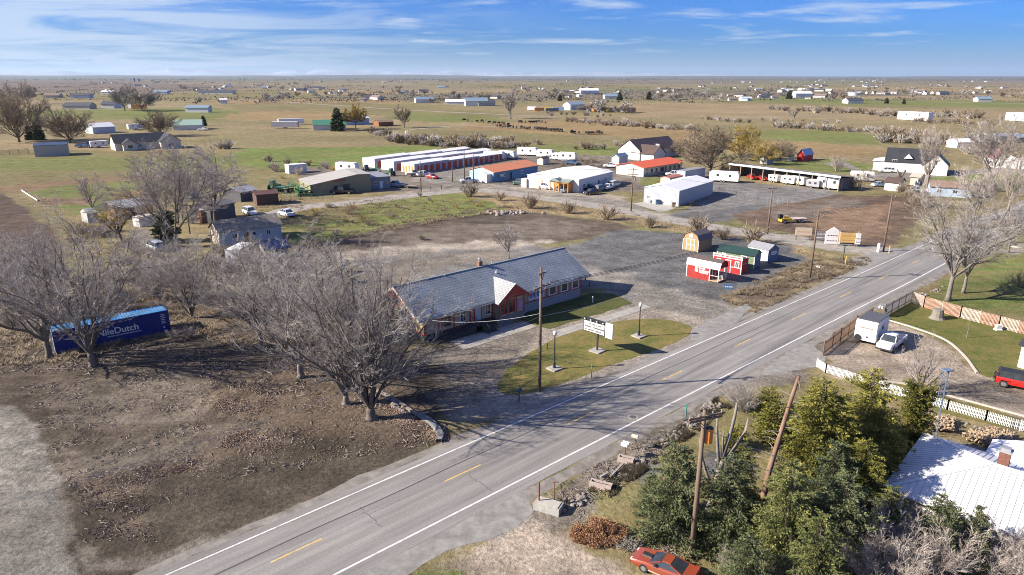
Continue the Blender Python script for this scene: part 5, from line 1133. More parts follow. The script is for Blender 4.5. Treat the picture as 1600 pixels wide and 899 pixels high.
simple('steel_shed', 'beige steel shed with navy roof at the far left field edge', 'shed', place((55, 245.5), (108, 243), W_=9), 4.2, 4.9, M('wall_beige_steel', (.40, .37, .32), .6, .06, 1, ribs=.3, rib_axis='XY'), BLR, oe=.1, oh=.1, doors=())
simple('hip_barn', 'white barn with pale hipped roof behind the left farmhouse', 'barn', place((146, 209.5), (181, 207.5), W_=11), 3.4, 5.4, M('wall_pale_blue_barn', (.52, .55, .60)), MRW2, oe=.2)
simple('green_roof_house', 'pale green roofed cottage with bushes on the left plain', 'cottage', place((271, 204), (316, 203), W_=12), 2.8, 5.6, WPL, GRR2)
simple('green_roof_barn', 'white farmhouse with deep green metal roof beside a yellow tree', 'farmhouse', place((490, 204), (541, 203), W_=12), 3.0, 5.6, WPL, GRR)
t = simple('long_white_barn', 'long white barn with pale roof behind the yellow tree', 'barn', place((541, 196), (577, 194.5), W_=14), 4.2, 6.0, WBL, MRW2)
simple('brown_barn', 'low brown barn right of the yellow tree', 'barn', place((592, 198), (615, 197), W_=8), 2.6, 3.8, RUST, M('roof_tan_dark', (.2, .15, .1)))
simple('white_farmhouse', 'tall white farmhouse amid scattered machinery in the middle plain', 'farmhouse', place((891, 172.5), (914, 171.5), W_=10), 5.0, 7.4, WPL, M('roof_blue_grey', (.25, .32, .4)), [('f', 4, 1.2, 1.6, 1.4), ('f', 12, 3.2, 1.6, 1.4)])
# ================================================================== white-roofed house, bottom right
P1 = Vector(G(1380, 761.5, 2.8)); rz = R(-43.5); d_ = Vector((math.cos(rz), math.sin(rz))); n_ = Vector((-d_.y, d_.x)); o_ = P1+d_*.5+n_*.5
t = thing('bungalow', 'bungalow with bright white hipped metal roof and brick chimney', 'house', (o_.x, o_.y), rz)
HL, HWd = 17.0, 9.4
m = MB(); m.box(0, HL, 0, HWd, 0, 2.78); m.build('wall', M('bungalow_wall', (.50, .48, .44), .8, .1, 2), t)
RWH = M('roof_white_ribbed', (.70, .70, .695), .45, .08, .7, dirt=(.50, .48, .44), dirt_amt=.35)
rf = hip_roof(HL, HWd, 2.8, 4.55, .5).build('roof', RWH, t)
m = MB(); m.box(-.52, HL+.5, -.54, -.5, 2.62, 2.79); m.box(-.54, -.5, -.5, HWd+.5, 2.62, 2.79); m.build('gutter', TRIMW, rf)
m = MB(); m.box(4.2, 11.8, HWd-.2, HWd+2.6, 0, 2.7); m.build('rear_wing', M('bungalow_wall', (.5, .48, .44)), t)
m = MB(); yy0, yy1 = 1.2, 8.3
for s in (-1, 1): m.extrude([(8+s*4.3, 2.75), (8, 4.1), (8, 4.17), (8+s*4.3, 2.82)], HWd*.55, HWd+3.1, 'y')
m.build('rear_roof', M('roof_white_rear', (.78, .78, .78), .45, .05, .7, ribs=.26, rib_axis='Y'), t)
m = MB(); k_ = HWd/2
for (p, q) in (((-.5, -.5, 2.83), (k_, k_, 4.58)), ((-.5, HWd+.5, 2.83), (k_, k_, 4.58)), ((k_, k_, 4.58), (HL-k_, k_, 4.58))): m.bar(p, q, .22, .05)
m.build('ridge_cap', TRIMW, rf)
sm_ = MB(); sl = (4.55-2.8)/(k_+.5)
x = -.3
while x < HL+.4:      # standing seams running from eave to hip or ridge
    d1 = min(x+.5, k_+.5, HL+.5-x)
    if d1 > .3:
        sm_.bar((x, -.5, 2.815), (x, -.5+d1, 2.815+sl*d1), .035, .035); sm_.bar((x, HWd+.5, 2.815), (x, HWd+.5-d1, 2.815+sl*d1), .035, .035)
    x += .38
y_ = -.2
while y_ < HWd+.3:
    d1 = min(y_+.5, HWd+.5-y_)
    if d1 > .3: sm_.bar((-.5, y_, 2.815), (-.5+d1, y_, 2.815+sl*d1), .035, .035)
    y_ += .38
sm_.build('roof_seams', M('roof_seam', (.56, .56, .57), .5), rf)
for (x, y, h) in ((8.2, 2.6, .5), (11.0, 3.4, .45), (9.6, 1.4, .3)): q = MB(); q.tube([(x, y, 2.9), (x, y, 2.8+sl*(y+.5)+h)], .06, 8); q.build('vent_pipe', GALV, t)
ch = MB(); ch.box(4.9, 5.55, 4.9, 5.5, 4.0, 5.5); ch = ch.build('chimney', M('bungalow_brick', (.17, .075, .055), .9, .3, 8), t); m = MB(); m.box(4.82, 5.63, 4.82, 5.58, 5.5, 5.62); m.box(4.95, 5.5, 4.95, 5.45, 5.62, 5.8); m.build('chimney_cap', GALV, ch)
for x in (2, 6, 10): window(t, 'f', HL, HWd, x, 1.0, 1.2, 1.1)
simple('white_garage', 'white garage wall at the right frame edge beside the lawn', 'garage', place((1589, 574), (1650, 592), W_=5), 2.6, 3.5, WPL, SH_DK, [('l', 1.5, 1.0, 1.2, 1.0)], oe=.25)
def bt(px, vtop, label, seed, wid=.5, mat=(BARKG, TWIG), tr=.2, stems=4, levels=4, kids=(6, 6, 6, 6), twr=.016, group=None, name='bare_tree', cat='tree', rz=0, trr=None, **k):
    Hh = HT(px[0], px[1], vtop)
    return bare_tree(name, label, cat, G(*px), mat, group, rz, seed=seed, H_=Hh*1.04, trunk_h=Hh*tr, trunk_r=trr or Hh*.028, stems=stems, spread=wid, levels=levels, kids=kids, twig_r=twr, **k)
def cp(o, px, label, rz=0, sc=1.0, vtop=None, h0=None, group=None, wide=1.0):
    s = HT(px[0], px[1], vtop)/h0 if vtop else sc
    x, y = G(*px); return copy_tree(o, (x, y), rz, (s*wide, s*wide, s), label, group)
# ---- left clump
A1 = bt((145, 573), 352, 'big bare tree with many upright stems in front of the blue container', 11, wid=.36, stems=13, tr=.10, kids=(9, 7, 6, 4), twr=.010, decay=.52, up=.10, trr=.34, sr=.42, wob=.20)
HA1 = HT(145, 573, 352)
A2 = bt((78, 560), 392, 'bare tree with heavy limb leaning left beside the blue container', 12, wid=.85, stems=8, tr=.18, kids=(8, 7, 6, 5), twr=.011, decay=.55, up=.08, trr=.36, sr=.55, wob=.23)
A3 = bt((300, 497), 388, 'many-stemmed bare shrub tree behind the right end of the container', 13, wid=.62, stems=16, tr=.04, kids=(7, 6, 5, 4), twr=.011, up=.10, trr=.24, sr=.42, wob=.15)
cp(A3, (30, 500), 'bare shrub tree at the left edge beyond the leaning tree', 4.0, sc=.95)
cp(A1, (60, 478), 'bare tree behind the leaning tree near the ploughed field', 2.2, sc=.62)
# ---- centre clump
B1 = bt((580, 655), 413, 'largest bare tree by the road in front of the depot gable', 21, wid=.33, stems=17, tr=.08, kids=(9, 7, 6, 4), twr=.0095, decay=.50, up=.12, trr=.46, sr=.38, wob=.18)
B2 = bt((470, 590), 395, 'bare tree with forked trunk left of the largest roadside tree', 22, wid=.50, stems=13, tr=.12, kids=(8, 7, 6, 4), twr=.010, decay=.54, up=.06, trr=.34, sr=.45, wob=.22)
cp(B1, (541, 632), 'slim dark bare tree close behind the largest roadside tree', 2.4, sc=.78, wide=.9)
cp(B2, (408, 545), 'bare tree at the left side of the depot tree clump', 1.7, sc=.86)
cp(A3, (440, 520), 'many-stemmed bare tree in the middle of the depot clump', 5.1, sc=.98)
cp(B2, (520, 530), 'bare tree just behind the depot clump near the dead stump', 3.9, sc=.74)
cp(A3, (395, 470), 'bare shrub tree below the white box trailer', .9, sc=.72)
cp(A3, (480, 480), 'bare shrub tree between the navy roofed shed and the depot', 2.9, sc=.66)
cp(A3, (250, 470), 'thin bare shrub tree beyond the container beside the farm lane', 1.4, sc=.6)
# ---- old farmstead
C1 = bt((277, 386), 238, 'tall bare cottonwood left of the old blue cottage', 31, wid=.8, stems=10, tr=.15, kids=(8, 7, 6, 5), twr=.022, up=.05, mat=(BARKG, TWIGP), trr=.4, sr=.4, wob=.16)
C2 = bt((338, 352), 243, 'tall bare cottonwood behind the old cottage by the grey barn', 32, wid=.95, stems=8, tr=.28, kids=(8, 7, 6, 5), twr=.022, up=.03, mat=(BARKB, TWIG), trr=.45, sr=.42, wob=.16)
H1_ = HT(277, 386, 238)
D1 = bt((196, 387), 322, 'leaning yellow willow with curved trunk beside the farm shed', 33, wid=.9, stems=6, tr=.35, kids=(7, 6, 5, 4), twr=.022, up=.0, mat=(BARKB, TWIGY), trr=.35, lean=-.3, name='willow_tree')
bt((145, 330), 280, 'small pale bare tree at the green pasture edge', 34, wid=.4, stems=5, tr=.1, levels=3, kids=(7, 6, 5), twr=.03, mat=(BARKP, TWIGP))
bt((795, 404), 356, 'bare rounded tree standing just behind the depot roof', 35, wid=.75, stems=6, tr=.22, levels=3, kids=(7, 7, 7), twr=.018, mat=(BARKP, TWIGP))
bt((400, 415), 368, 'thin pale tree in front of the box trailer', 36, wid=.5, stems=4, tr=.1, levels=3, kids=(7, 6, 5), twr=.02, mat=(BARKP, TWIGR))
# ---- right side
E1 = bt((1481, 470), 290, 'large pale bare tree on the lawn beside the plank fence', 41, wid=.62, stems=9, tr=.22, kids=(9, 8, 6, 5), twr=.010, up=.05, decay=.50, sr=.45, wob=.17, mat=(BARKG, TWIG), trr=.34)
cp(E1, (1505, 458), 'second pale bare tree just behind the large lawn tree', 2.0, sc=.72)
cp(E1, (1575, 395), 'bare tree at the right edge over the curb', 4.0, sc=.62)
E2 = bt((1546, 300), 200, 'tall bare tree beside the pink-roofed house', 43, wid=.75, stems=8, tr=.25, kids=(8, 7, 5, 5), twr=.028, sr=.4, wob=.16, mat=(BARKP, TWIGP))
cp(E2, (1448, 292), 'tall whitish half-bare tree before the white farmhouse', 1.2, sc=.85, wide=.45)
cp(E2, (1575, 330), 'bare tree leaning over the road bend', 3.3, sc=.62)
cp(E2, (1520, 345), 'bare tree at the street corner behind the large lawn tree', 5.0, sc=.6)
F1 = bt((1110, 272), 203, 'dense brown bare tree beside the brown-roofed farmhouse', 44, wid=1.15, stems=14, tr=.14, kids=(8, 7, 6, 5), twr=.035, up=.02, mat=(BARKB, TWIGR), sr=.35, wob=.18)
W1 = bt((1157, 250), 200, 'yellow willow behind the dense brown tree', 45, wid=.85, stems=12, tr=.12, kids=(7, 7, 5, 5), twr=.04, up=.03, sr=.35, wob=.17, mat=(BARKB, TWIGY), name='willow_tree')
cp(W1, (1192, 258), 'yellow-brown willow left of the red barn shed', 1.9, sc=.66)
cp(F1, (1218, 252), 'brown spreading bush tree next to the tiny white shed', 2.8, sc=.5, wide=1.1)
cp(F1, (1065, 245), 'reddish bare tree behind the farmhouse roof', .8, sc=.42)
WF = bt((556, 203), 167, 'golden yellow willow in front of the long white barn', 46, wid=1.1, stems=12, tr=.3, levels=3, kids=(9, 9, 8), twr=.10, up=.0, sr=.35, mat=(BARKB, TWIGY), name='willow_tree')
S1 = bt((1436, 615), 545, 'many-stemmed pale bare shrub in the dirt driveway', 47, wid=.55, stems=9, tr=.05, levels=3, kids=(5, 5, 4), twr=.012, mat=(BARKP, TWIGP), name='bare_shrub', cat='shrub')
bt((1240, 188), 172, 'lone bare tree on the open tan field', 48, wid=.6, stems=5, tr=.2, levels=3, kids=(7, 7, 6), twr=.12)
bt((798, 186), 150, 'tall spreading bare tree beside the cattle field', 49, wid=.6, stems=5, tr=.2, levels=3, kids=(8, 7, 7), twr=.11, mat=(BARKG, TWIG))
bt((632, 200), 172, 'bare tree above the low brown barn', 50, wid=.7, stems=6, tr=.12, levels=3, kids=(7, 7, 6), twr=.09, mat=(BARKG, TWIGR))
# ---- far left farm trees
L1 = bt((30, 222), 150, 'wide reddish bare tree at the far left beside the steel shed', 51, wid=1.0, stems=14, tr=.1, levels=3, kids=(9, 9, 9), twr=.055, sr=.35, wob=.17, mat=(BARKB, TWIGR)); hL = HT(30, 222, 150)
cp(L1, (110, 224), 'round reddish bare tree between steel shed and left farmhouse', 2, vtop=177, h0=hL, wide=1.2)
cp(L1, (250, 213), 'reddish bare tree behind the left farmhouse', 3, vtop=180, h0=hL, wide=1.4)
L2 = bt((195, 173), 138, 'dark bare tree left of the pair beyond the farm road', 52, wid=.9, stems=11, tr=.18, levels=3, kids=(9, 9, 9), twr=.085, sr=.35, wob=.17); hL2 = HT(195, 173, 138)
cp(L2, (222, 174), 'wider dark bare tree right of the pair beyond the farm road', 2, vtop=140, h0=hL2, wide=1.3)
cp(L2, (44, 163), 'grey bare tree near the far left horizon', 4, vtop=134, h0=hL2, wide=1.1)
# pollarded trunk and dead stumps
def snag(label, px, vtop, seed, limbs, r=.3, mat=BARKP, lean=(0, 0)):
    Hh = HT(px[0], px[1], vtop); rnd = random.Random(seed); x, y = G(*px); t = thing('dead_tree', label, 'dead tree', (x, y)); m = MB()
    p = [Vector((lean[0]*f+rnd.gauss(0, .05), lean[1]*f+rnd.gauss(0, .05), Hh*.5*f)) for f in (0, .3, .65, 1)]; m.tube(p, [r*1.35, r, r*.9, r*.8], 9); m.build('trunk', mat, t, smooth=True)
    for (dx, dy, h, r_, b0) in limbs:
        m = MB(); b = p[-1].lerp(p[1], b0); q = [b, b+Vector((dx*.55, dy*.55, (h*Hh-b.z)*.4)), b+Vector((dx*.9, dy, (h*Hh-b.z)*.75)), Vector((b.x+dx, b.y+dy, h*Hh))]; m.tube(q, [r_, r_*.85, r_*.7, r_*.5], 7); m.build('limb', mat, t, smooth=True)
    return t
snag('pruned leafless tree with bare pale limbs beside the pole transformer', (1108, 800), 632, 5, [(.7, .2, 1.0, .16, 0), (1.6, .1, .86, .14, .1), (-.5, .1, .9, .13, .3), (-1.3, .4, .68, .13, .9), (1.5, .3, .74, .12, .1), (-.1, 0, .76, .1, 0)], r=.25, lean=(.5, 0))
snag('squat pollarded trunk beside the small outbuilding', (1405, 291), 264, 6, [(-1.1, .2, 1, .35, 0), (1.2, 0, .95, .35, 0), (.1, .2, .8, .4, 0)], r=.7)
snag('tall pollarded trunk in front of the white farmhouse garage', (1447, 291), 255, 7, [(-1.2, .2, .85, .4, 0), (1.3, 0, .9, .4, 0), (.1, .2, 1, .4, 0)], r=.8)
# broken pine trunk leaning right, stripped of bark
PB = M('bark_stripped_pine', (.23, .135, .09), .85, .5, 3, dirt=(.24, .20, .165), dirt_amt=.95, vec=(1, 1, .4), bump=.6)
x, y = G(1182, 815); hh = HT(1182, 815, 590); t = thing('dead_pine', 'reddish stripped pine trunk leaning right among the evergreens', 'dead tree', (x, y)); m = MB()
m.tube([(0, 0, 0), (.32, .1, hh*.2), (.5, .16, hh*.36), (.95, .2, hh*.6), (1.3, .2, hh*.8), (1.7, .2, hh)], [.27, .21, .2, .155, .14, .11], 9); m.build('trunk', PB, t, smooth=True); rnd = random.Random(8)
for k in range(26):
    f = .12+k*.034; p = Vector((.4+1.35*(f-.3)/.7, .15, hh*f)); az = rnd.uniform(0, 6.28); l = rnd.uniform(.5, 1.5); m = MB(); m.tube([p, p+Vector((math.cos(az)*l*.6, math.sin(az)*l*.6, .1)), p+Vector((math.cos(az)*l, math.sin(az)*l, -.1))], [.035, .025, .012], 4); m.build('branch', BARKP, t)
# ---- evergreens, bottom right
K = dict(sz=.17)
def ev(px, vtop, R_, mat, seed, label, rz=0, **k):
    return spruce('spruce_tree', label, G(*px), mat, seed, HT(px[0], px[1], vtop), R_, None, rz, **k)
V1 = ev((1048, 842), 690, 2.5, GREENB, 1, 'dark olive spruce left of the leaning utility pole', dens=2.6, power=.5, droop=.25, sz=.13, gap=.03)
V2 = ev((1215, 905), 720, 2.6, GREEN1, 2, 'dark green spruce in the front row right of the utility pole', dens=2.6, power=.6, sz=.13, gap=.03)
V3 = ev((1262, 792), 592, 3.1, GREENY, 3, 'yellow-green pine towering behind the front spruces', dens=3.2, power=.42, droop=.45, sz=.125, whorl=.36, gap=.12)
V4 = ev((1335, 765), 578, 3.3, GREENY, 4, 'open yellow-green pine nearest the picket fence', dens=3.0, power=.42, droop=.35, sz=.125, whorl=.4, gap=.18)
V5 = ev((1300, 905), 742, 2.9, GREENB, 5, 'broad spruce at the bottom of the evergreen stand', dens=2.5, power=.5, sz=.13, gap=.03)
h1 = HT(1048, 842, 690); h2 = HT(1215, 905, 720)
cp(V1, (1130, 858), 'spruce directly right of the leaning utility pole', 2.0, vtop=712, h0=h1, wide=1.0)
cp(V2, (1150, 800), 'spruce behind the pruned leafless tree', 1.0, vtop=690, h0=h2, wide=1.0)
cp(V1, (1015, 800), 'small spruce at the left tip of the evergreen stand', 4.0, vtop=738, h0=h1, wide=1.1)
cp(V2, (1375, 880), 'spruce in front of the white roof corner', 3.0, vtop=760, h0=h2, wide=1.1)
cp(V5, (1290, 830), 'spruce between the yellow-green pines and the front row', 2.2, vtop=690, h0=HT(1300, 905, 742), wide=1.0)
cp(V2, (1262, 960), 'spruce cut by the bottom frame edge', 5.0, vtop=800, h0=h2)
cp(V3, (1330, 830), 'yellow-green pine in front of the shaded roof corner', 2.0, sc=.7); cp(V4, (1290, 790), 'yellow-green pine between the two tall ones', 3.0, sc=.86); cp(V2, (1230, 860), 'dark spruce in the middle of the evergreen stand', 4.2, vtop=735, h0=h2, wide=1.1); cp(V1, (1470, 880), 'low spruce between pale shrubs and the white roof', 3.6, sc=.6, wide=1.2)
cp(V5, (1160, 950), 'low spruce cut by the bottom edge near the red car', 1.3, vtop=838, h0=HT(1300, 905, 742))
cp(V1, (1340, 815), 'spruce beside the left corner of the white roof', 2.8, vtop=700, h0=h1)
cp(V5, (1450, 905), 'ragged spruce rising before the white roof', .7, vtop=775, h0=HT(1300, 905, 742), wide=.75)
cp(V5, (1505, 915), 'thin spruce top against the white roof', 2.7, vtop=790, h0=HT(1300, 905, 742), wide=.6)
V7 = ev((1417, 716), 602, 1.25, ARBOR, 7, 'tall rust-tinged arborvitae beside the shaded roof corner', dens=3.6, power=.14, droop=-.7, sz=.12, whorl=.17, gap=0, bare=.01, cat='arborvitae')
cp(V7, (1390, 730), 'shorter arborvitae at the foot of the tall one', 2.0, sc=.62)
J1 = ev((1210, 690), 632, 1.9, GREENY, 8, 'bright yellow-green juniper shrub behind the leaning pine', dens=1.5, power=.3, droop=.0, sz=.19, bare=.02, cat='juniper')
cp(J1, (1150, 700), 'small yellow-green juniper near the pruned tree', 1, sc=.6); cp(J1, (1200, 640), 'yellow-green juniper closest to the road ditch', 2, sc=.62)
cp(J1, (1262, 665), 'yellow-green juniper left of the picket fence', 3, sc=.85)
N1 = ev((510, 428), 385, 1.5, GREEN1, 9, 'olive green conifer behind the depot tree clump', dens=1.4, power=.75, sz=.2); cp(N1, (545, 442), 'yellowish conifer beside the dark post behind the clump', 1, sc=.8)
N2 = ev((262, 378), 330, 2.2, GREENB, 10, 'dark bushy conifer at the foot of the tall cottonwood', dens=1.6, power=.3, sz=.3, droop=.1)
FE = spruce('evergreen_tree', 'dark evergreen beside the green-roofed farmhouse', G(528, 205), GREENB, 11, HT(528, 205, 169), 3.6, sz=.8, whorl=.7, dens=1.1, power=.5, gap=.02); hfe = HT(528, 205, 169)
for i, (u, vb, vt, lb) in enumerate(((62, 219, 190, 'dark green evergreen in front of the far left bare tree'), (47, 219, 197, 'lower dark evergreen left of its taller neighbour'), (319, 197, 181, 'dark evergreen right of the pale green roof'), (1014, 156, 143, 'rounded dark evergreen in the distant village'), (1233, 155, 141, 'large dark evergreen mass in the distant village'), (1385, 162, 153, 'left one of two dark evergreens on the far right field'), (1412, 163, 155, 'right one of two dark evergreens on the far right field'), (711, 156, 147, 'left twin evergreen by the distant hamlet'), (717, 156, 147, 'right twin evergreen by the distant hamlet'), (875, 158, 148, 'small distant evergreen above the machinery farm'), (968, 157, 144, 'narrow distant evergreen left of the rounded one'), (1336, 160, 152, 'distant evergreen by the lone far farmhouse'))):
    cp(FE, (u, vb), lb, i*1.3, vtop=vt, h0=hfe, wide=1.0 if i < 3 else 1.3)
# ---- roadside and street bushes
def bush(px, H_, W_, label, mat=TWIG, seed=1, stems=26, kids=7, r=.014, group=None, name='bare_bush', sub=True, rz=0):
    x, y = G(*px); o = bush_mesh(seed, H_, W_, stems, kids, r, sub=sub).build(name, mat, fix=False); o.location = (x, y, 0); o.rotation_euler = (0, 0, rz); tag(o, label, 'bush', group); return o
bush((1157, 640), 2.0, 3.4, 'round grey bare bush between the road and the junipers', TWIG, 3, 90, 9, .012)
sb = bush((828, 326), 3.4, 4.2, 'bare street bush nearest the olive farm shop', TWIGR, 4, 26, 8, .05); sb['group'] = 'bare bushes along the side street'
for i, (u, v, s, lb) in enumerate(((887, 334, .8, 'bare street bush in front of the white shop cars'), (948, 344, 1.0, 'bare reddish bush left of the middle utility pole'), (1016, 356, .7, 'small bare bush in front of the grey warehouse pad'), (1094, 364, 1.0, 'spreading bare bush left of the tan barn shed'), (1130, 375, .7, 'low bare bush right of the tan barn shed'), (1174, 380, 1.05, 'grey bare bush behind the green shed'), (733, 308, 1.1, 'bare bush at the corner of the green verge'), (781, 314, .7, 'small bare bush between street and rubble pile'))):
    copy_tree(sb, G(u, v), i*1.1, s, lb)
for i, (u, v, h, w_, m_, lb) in enumerate(((1592, 448, 2.6, 4.5, TWIGR, 'russet bush at the right edge below the road bend'), (1337, 296, 4.5, 6, TWIGR, 'bare bush at the dark end of the open shed'), (1352, 284, 3.6, 5, TWIG, 'bare bush between the open shed and the white camper'), (1130, 272, 3, 4, TWIGR, 'bush below the dense brown tree'), (1308, 268, 4.5, 4, TWIGP, 'pale upright bush above the open shed roof'), (1478, 300, 3.0, 5, TWIGR, 'brown bush in front of the blue cottage'), (1430, 305, 2, 4, TWIG, 'low bush near the white pickup by the cottage'), (230, 340, 3, 4, TWIGY, 'yellowish bush at the end of the farm shed'), (200, 318, 3.0, 7, TWIGY, 'yellow grassy bush behind the farm shed roof'), (350, 400, 2, 3, TWIGR, 'bush in front of the old cottage gable'), (300, 350, 3, 3, TWIG, 'bush between the two cottonwoods'), (575, 352, 1.8, 4, TWIGR, 'brush pile bush on the green verge'), (545, 335, 2.2, 4, TWIGR, 'tan bush left of the green verge'), (660, 375, 1, 2, TWIGR, 'low weed bush at the edge of the dirt lot'))):
    bush((u, v), h, w_, lb, m_, 20+i, 34, 8, .016 if v > 330 else .035)
# bare twiggy thicket along the bottom edge
pale = bare_tree_mesh(77, 4.4, .3, .09, 12, .62, 3, (7, 7, 6), .08, .010, .6); px0 = G(1350, 905)
TH_ = thing('pale_thicket', 'pale bare shrub at the middle of the bottom thicket', 'shrub', px0, 0, 'pale shrubs along the bottom edge'); pale[0].build('stems', BARKP, TH_, fix=False); pale[1].build('crown', TWIGP, TH_, fix=False)
for i, (u, v, s, lb) in enumerate(((1240, 930, .75, 'pale bare shrub left end of the bottom thicket'), (1300, 915, .9, 'pale bare shrub in front of the bottom spruces'), (1410, 915, 1.0, 'pale bare shrub below the white roof eave'), (1470, 920, .95, 'pale bare shrub under the thin spruce top'), (1540, 925, .95, 'pale bare shrub near the bottom right corner'), (1600, 930, .9, 'pale bare shrub in the bottom right corner'), (1140, 905, .4, 'small pale shrub beside the tail of the red car'), (1190, 935, .5, 'small pale shrub right of the red car'), (1380, 950, 1, 'pale bare shrub cut by the bottom edge'))):
    copy_tree(TH_, G(u, v), i*1.7, s, lb)
# ---- field bushes, each one a copy of a handful of shapes
FB = []
for k in range(5):
    o = bush_mesh(60+k, 3.2, 4.6, 30, 6, .075, sub=False).build('field_bush', [TWIGR, TWIG, TWIGR, TWIG, TWIGR][k], fix=False); FB.append(o)
rnd = random.Random(12); rows = [((608, 222), (660, 226), 11, 1.5), ((660, 228), (800, 232), 26, 1.3), ((665, 222), (800, 224), 14, 1.2), ((800, 232), (850, 226), 6, .8), ((882, 190), (980, 194), 22, 1.0), ((940, 195), (1090, 204), 34, 1.0), ((900, 233), (945, 232), 6, .9), ((962, 230), (1000, 226), 6, .8), ((1200, 170), (1232, 173), 7, 1.6), ((1245, 174), (1350, 178), 20, 1.5), ((1350, 180), (1535, 185), 34, 1.6), ((1420, 191), (1550, 195), 20, 1.1), ((1205, 198), (1300, 203), 14, 1.2), ((1290, 204), (1450, 212), 22, 1.2), ((1372, 222), (1490, 226), 16, 1.9), ((1180, 190), (1320, 192), 10, .9), ((575, 210), (610, 212), 5, 1.1), ((400, 250), (500, 262), 5, .7), ((340, 232), (362, 234), 3, 1.4), ((1500, 240), (1550, 240), 5, 1.2), ((850, 180), (960, 182), 10, 1.1), ((1090, 186), (1170, 193), 9, .9)]
n = 0
for (a, b, cnt, s) in rows:
    for j in range(cnt):
        f = (j+rnd.random())/cnt; u = a[0]+(b[0]-a[0])*f; v = a[1]+(b[1]-a[1])*f+rnd.gauss(0, 1.0); x, y = G(u, v); src = FB[rnd.randrange(5)]
        sc = s*rnd.uniform(.55, 1.15); o = src if n < 5 and src.location.length == 0 and False else src.copy()
        col.objects.link(o); o.location = (x, y, 0); o.rotation_euler = (0, 0, rnd.uniform(0, 6.3)); o.scale = (sc*1.1, sc*1.1, sc*rnd.uniform(.8, 1.15)); n += 1
        tag(o, 'leafless brown brush bush in the scattered rows across the open fields', 'bush', 'brush bushes across the open fields')
for o in FB: bpy.data.objects.remove(o)
# ---- brush round the old farmstead, verge and yards
BR = [bush_mesh(160+k, 1.9, 2.6, 30, 7, .016+.006*(k % 2), sub=True).build('brush_bush', [TWIGR, TWIGP, TWIGY, TWIG][k], fix=False) for k in range(4)]
for (poly, cnt, s, ks) in (([(120, 340), (240, 395), (270, 440), (180, 440), (100, 380)], 26, 1.0, (0, 1, 2)), ([(330, 400), (480, 390), (520, 420), (440, 450), (330, 450)], 22, 1.0, (0, 1, 3)), ([(0, 440), (120, 420), (250, 430), (330, 520), (240, 540), (60, 520), (0, 520)], 34, 1.1, (0, 1, 3)), ([(400, 460), (600, 450), (640, 520), (520, 560), (400, 520)], 22, 1.0, (0, 1, 3)), ([(480, 325), (600, 315), (640, 320), (600, 350), (520, 360)], 14, .8, (0, 1, 2)), ([(640, 308), (760, 304), (790, 318), (700, 330)], 10, .55, (1, 2)), ([(420, 262), (540, 258), (530, 275), (430, 285)], 12, 1.3, (0, 1, 2)), ([(1380, 300), (1530, 300), (1560, 330), (1440, 330)], 18, 1.3, (0, 1)), ([(1500, 350), (1600, 340), (1600, 380), (1520, 400)], 10, 1.2, (0, 1)), ([(860, 250), (990, 256), (985, 264), (880, 266)], 12, 1.0, (0, 1)), ([(500, 350), (560, 345), (560, 380), (470, 392), (450, 380)], 8, .7, (0, 1))):
    P = [G(*p) for p in poly]; xs = [p[0] for p in P]; ys = [p[1] for p in P]; c = 0
    while c < cnt:
        x, y = rnd.uniform(min(xs), max(xs)), rnd.uniform(min(ys), max(ys)); ins = False
        for (x1, y1), (x2, y2) in zip(P, P[1:]+P[:1]):
            if (y1 > y) != (y2 > y) and x < (x2-x1)*(y-y1)/(y2-y1)+x1: ins = not ins
        if not ins: continue
        c += 1; o = BR[rnd.choice(ks)].copy(); col.objects.link(o); q = s*rnd.uniform(.5, 1.3); o.location = (x, y, 0); o.rotation_euler = (0, 0, rnd.uniform(0, 6.3)); o.scale = (q, q, q*rnd.uniform(.7, 1.1))
        tag(o, 'low leafless brush clump in the rough ground around yards and verges', 'bush', 'low brush clumps around the yards')
for o in BR: bpy.data.objects.remove(o)
# ---- far trees and houses toward the horizon
FT = []
for k in range(3):
    w_, t_ = bare_tree_mesh(90+k, 8, 1.2, .3, 7, .85, 2, (10, 9), .05, .11, .55, .18); w_.v += []; i0 = len(w_.v); w_.f += [tuple(q+i0 for q in f) for f in t_.f]; w_.v += t_.v
    FT.append(w_.build('distant_tree', [TWIG, TWIGR, TWIG][k], fix=False))
n = 0
zones = [(0, 1600, 127, 148, 110), (400, 1200, 138, 162, 80), (950, 1600, 136, 160, 70), (640, 760, 150, 160, 14), (820, 1000, 166, 178, 14)]
for (u0, u1, v0, v1, cnt) in zones:
    for j in range(cnt):
        if j % 4 == 0: cu, cv = rnd.uniform(u0, u1), rnd.uniform(v0, v1)
        u, v = cu+rnd.gauss(0, 14), cv+rnd.gauss(0, .6)
        if v < 126: continue
        x, y = G(u, v); src = FT[rnd.randrange(3)]; o = src.copy(); col.objects.link(o); s = rnd.uniform(.6, 1.35); o.location = (x, y, 0); o.scale = (s*rnd.uniform(1, 1.5), s*1.2, s); o.rotation_euler = (0, 0, rnd.uniform(0, 6.3))
        tag(o, 'bare distant tree scattered among the far farms', 'tree', 'distant bare trees on the plain')
for o in FT: bpy.data.objects.remove(o)
hcol = [((.62, .61, .58), 'white'), ((.45, .41, .34), 'tan'), ((.50, .54, .60), 'pale blue'), ((.32, .32, .33), 'grey')]; rcol = [((.06, .065, .08), 'dark'), ((.20, .15, .12), 'brown'), ((.60, .60, .60), 'white'), ((.17, .24, .30), 'blue-grey')]
HM = [M('far_wall_%d' % i, c, .7, .05) for i, (c, _) in enumerate(hcol)]; RM = [M('far_roof_%d' % i, c, .7, .05) for i, (c, _) in enumerate(rcol)]
protos = {}
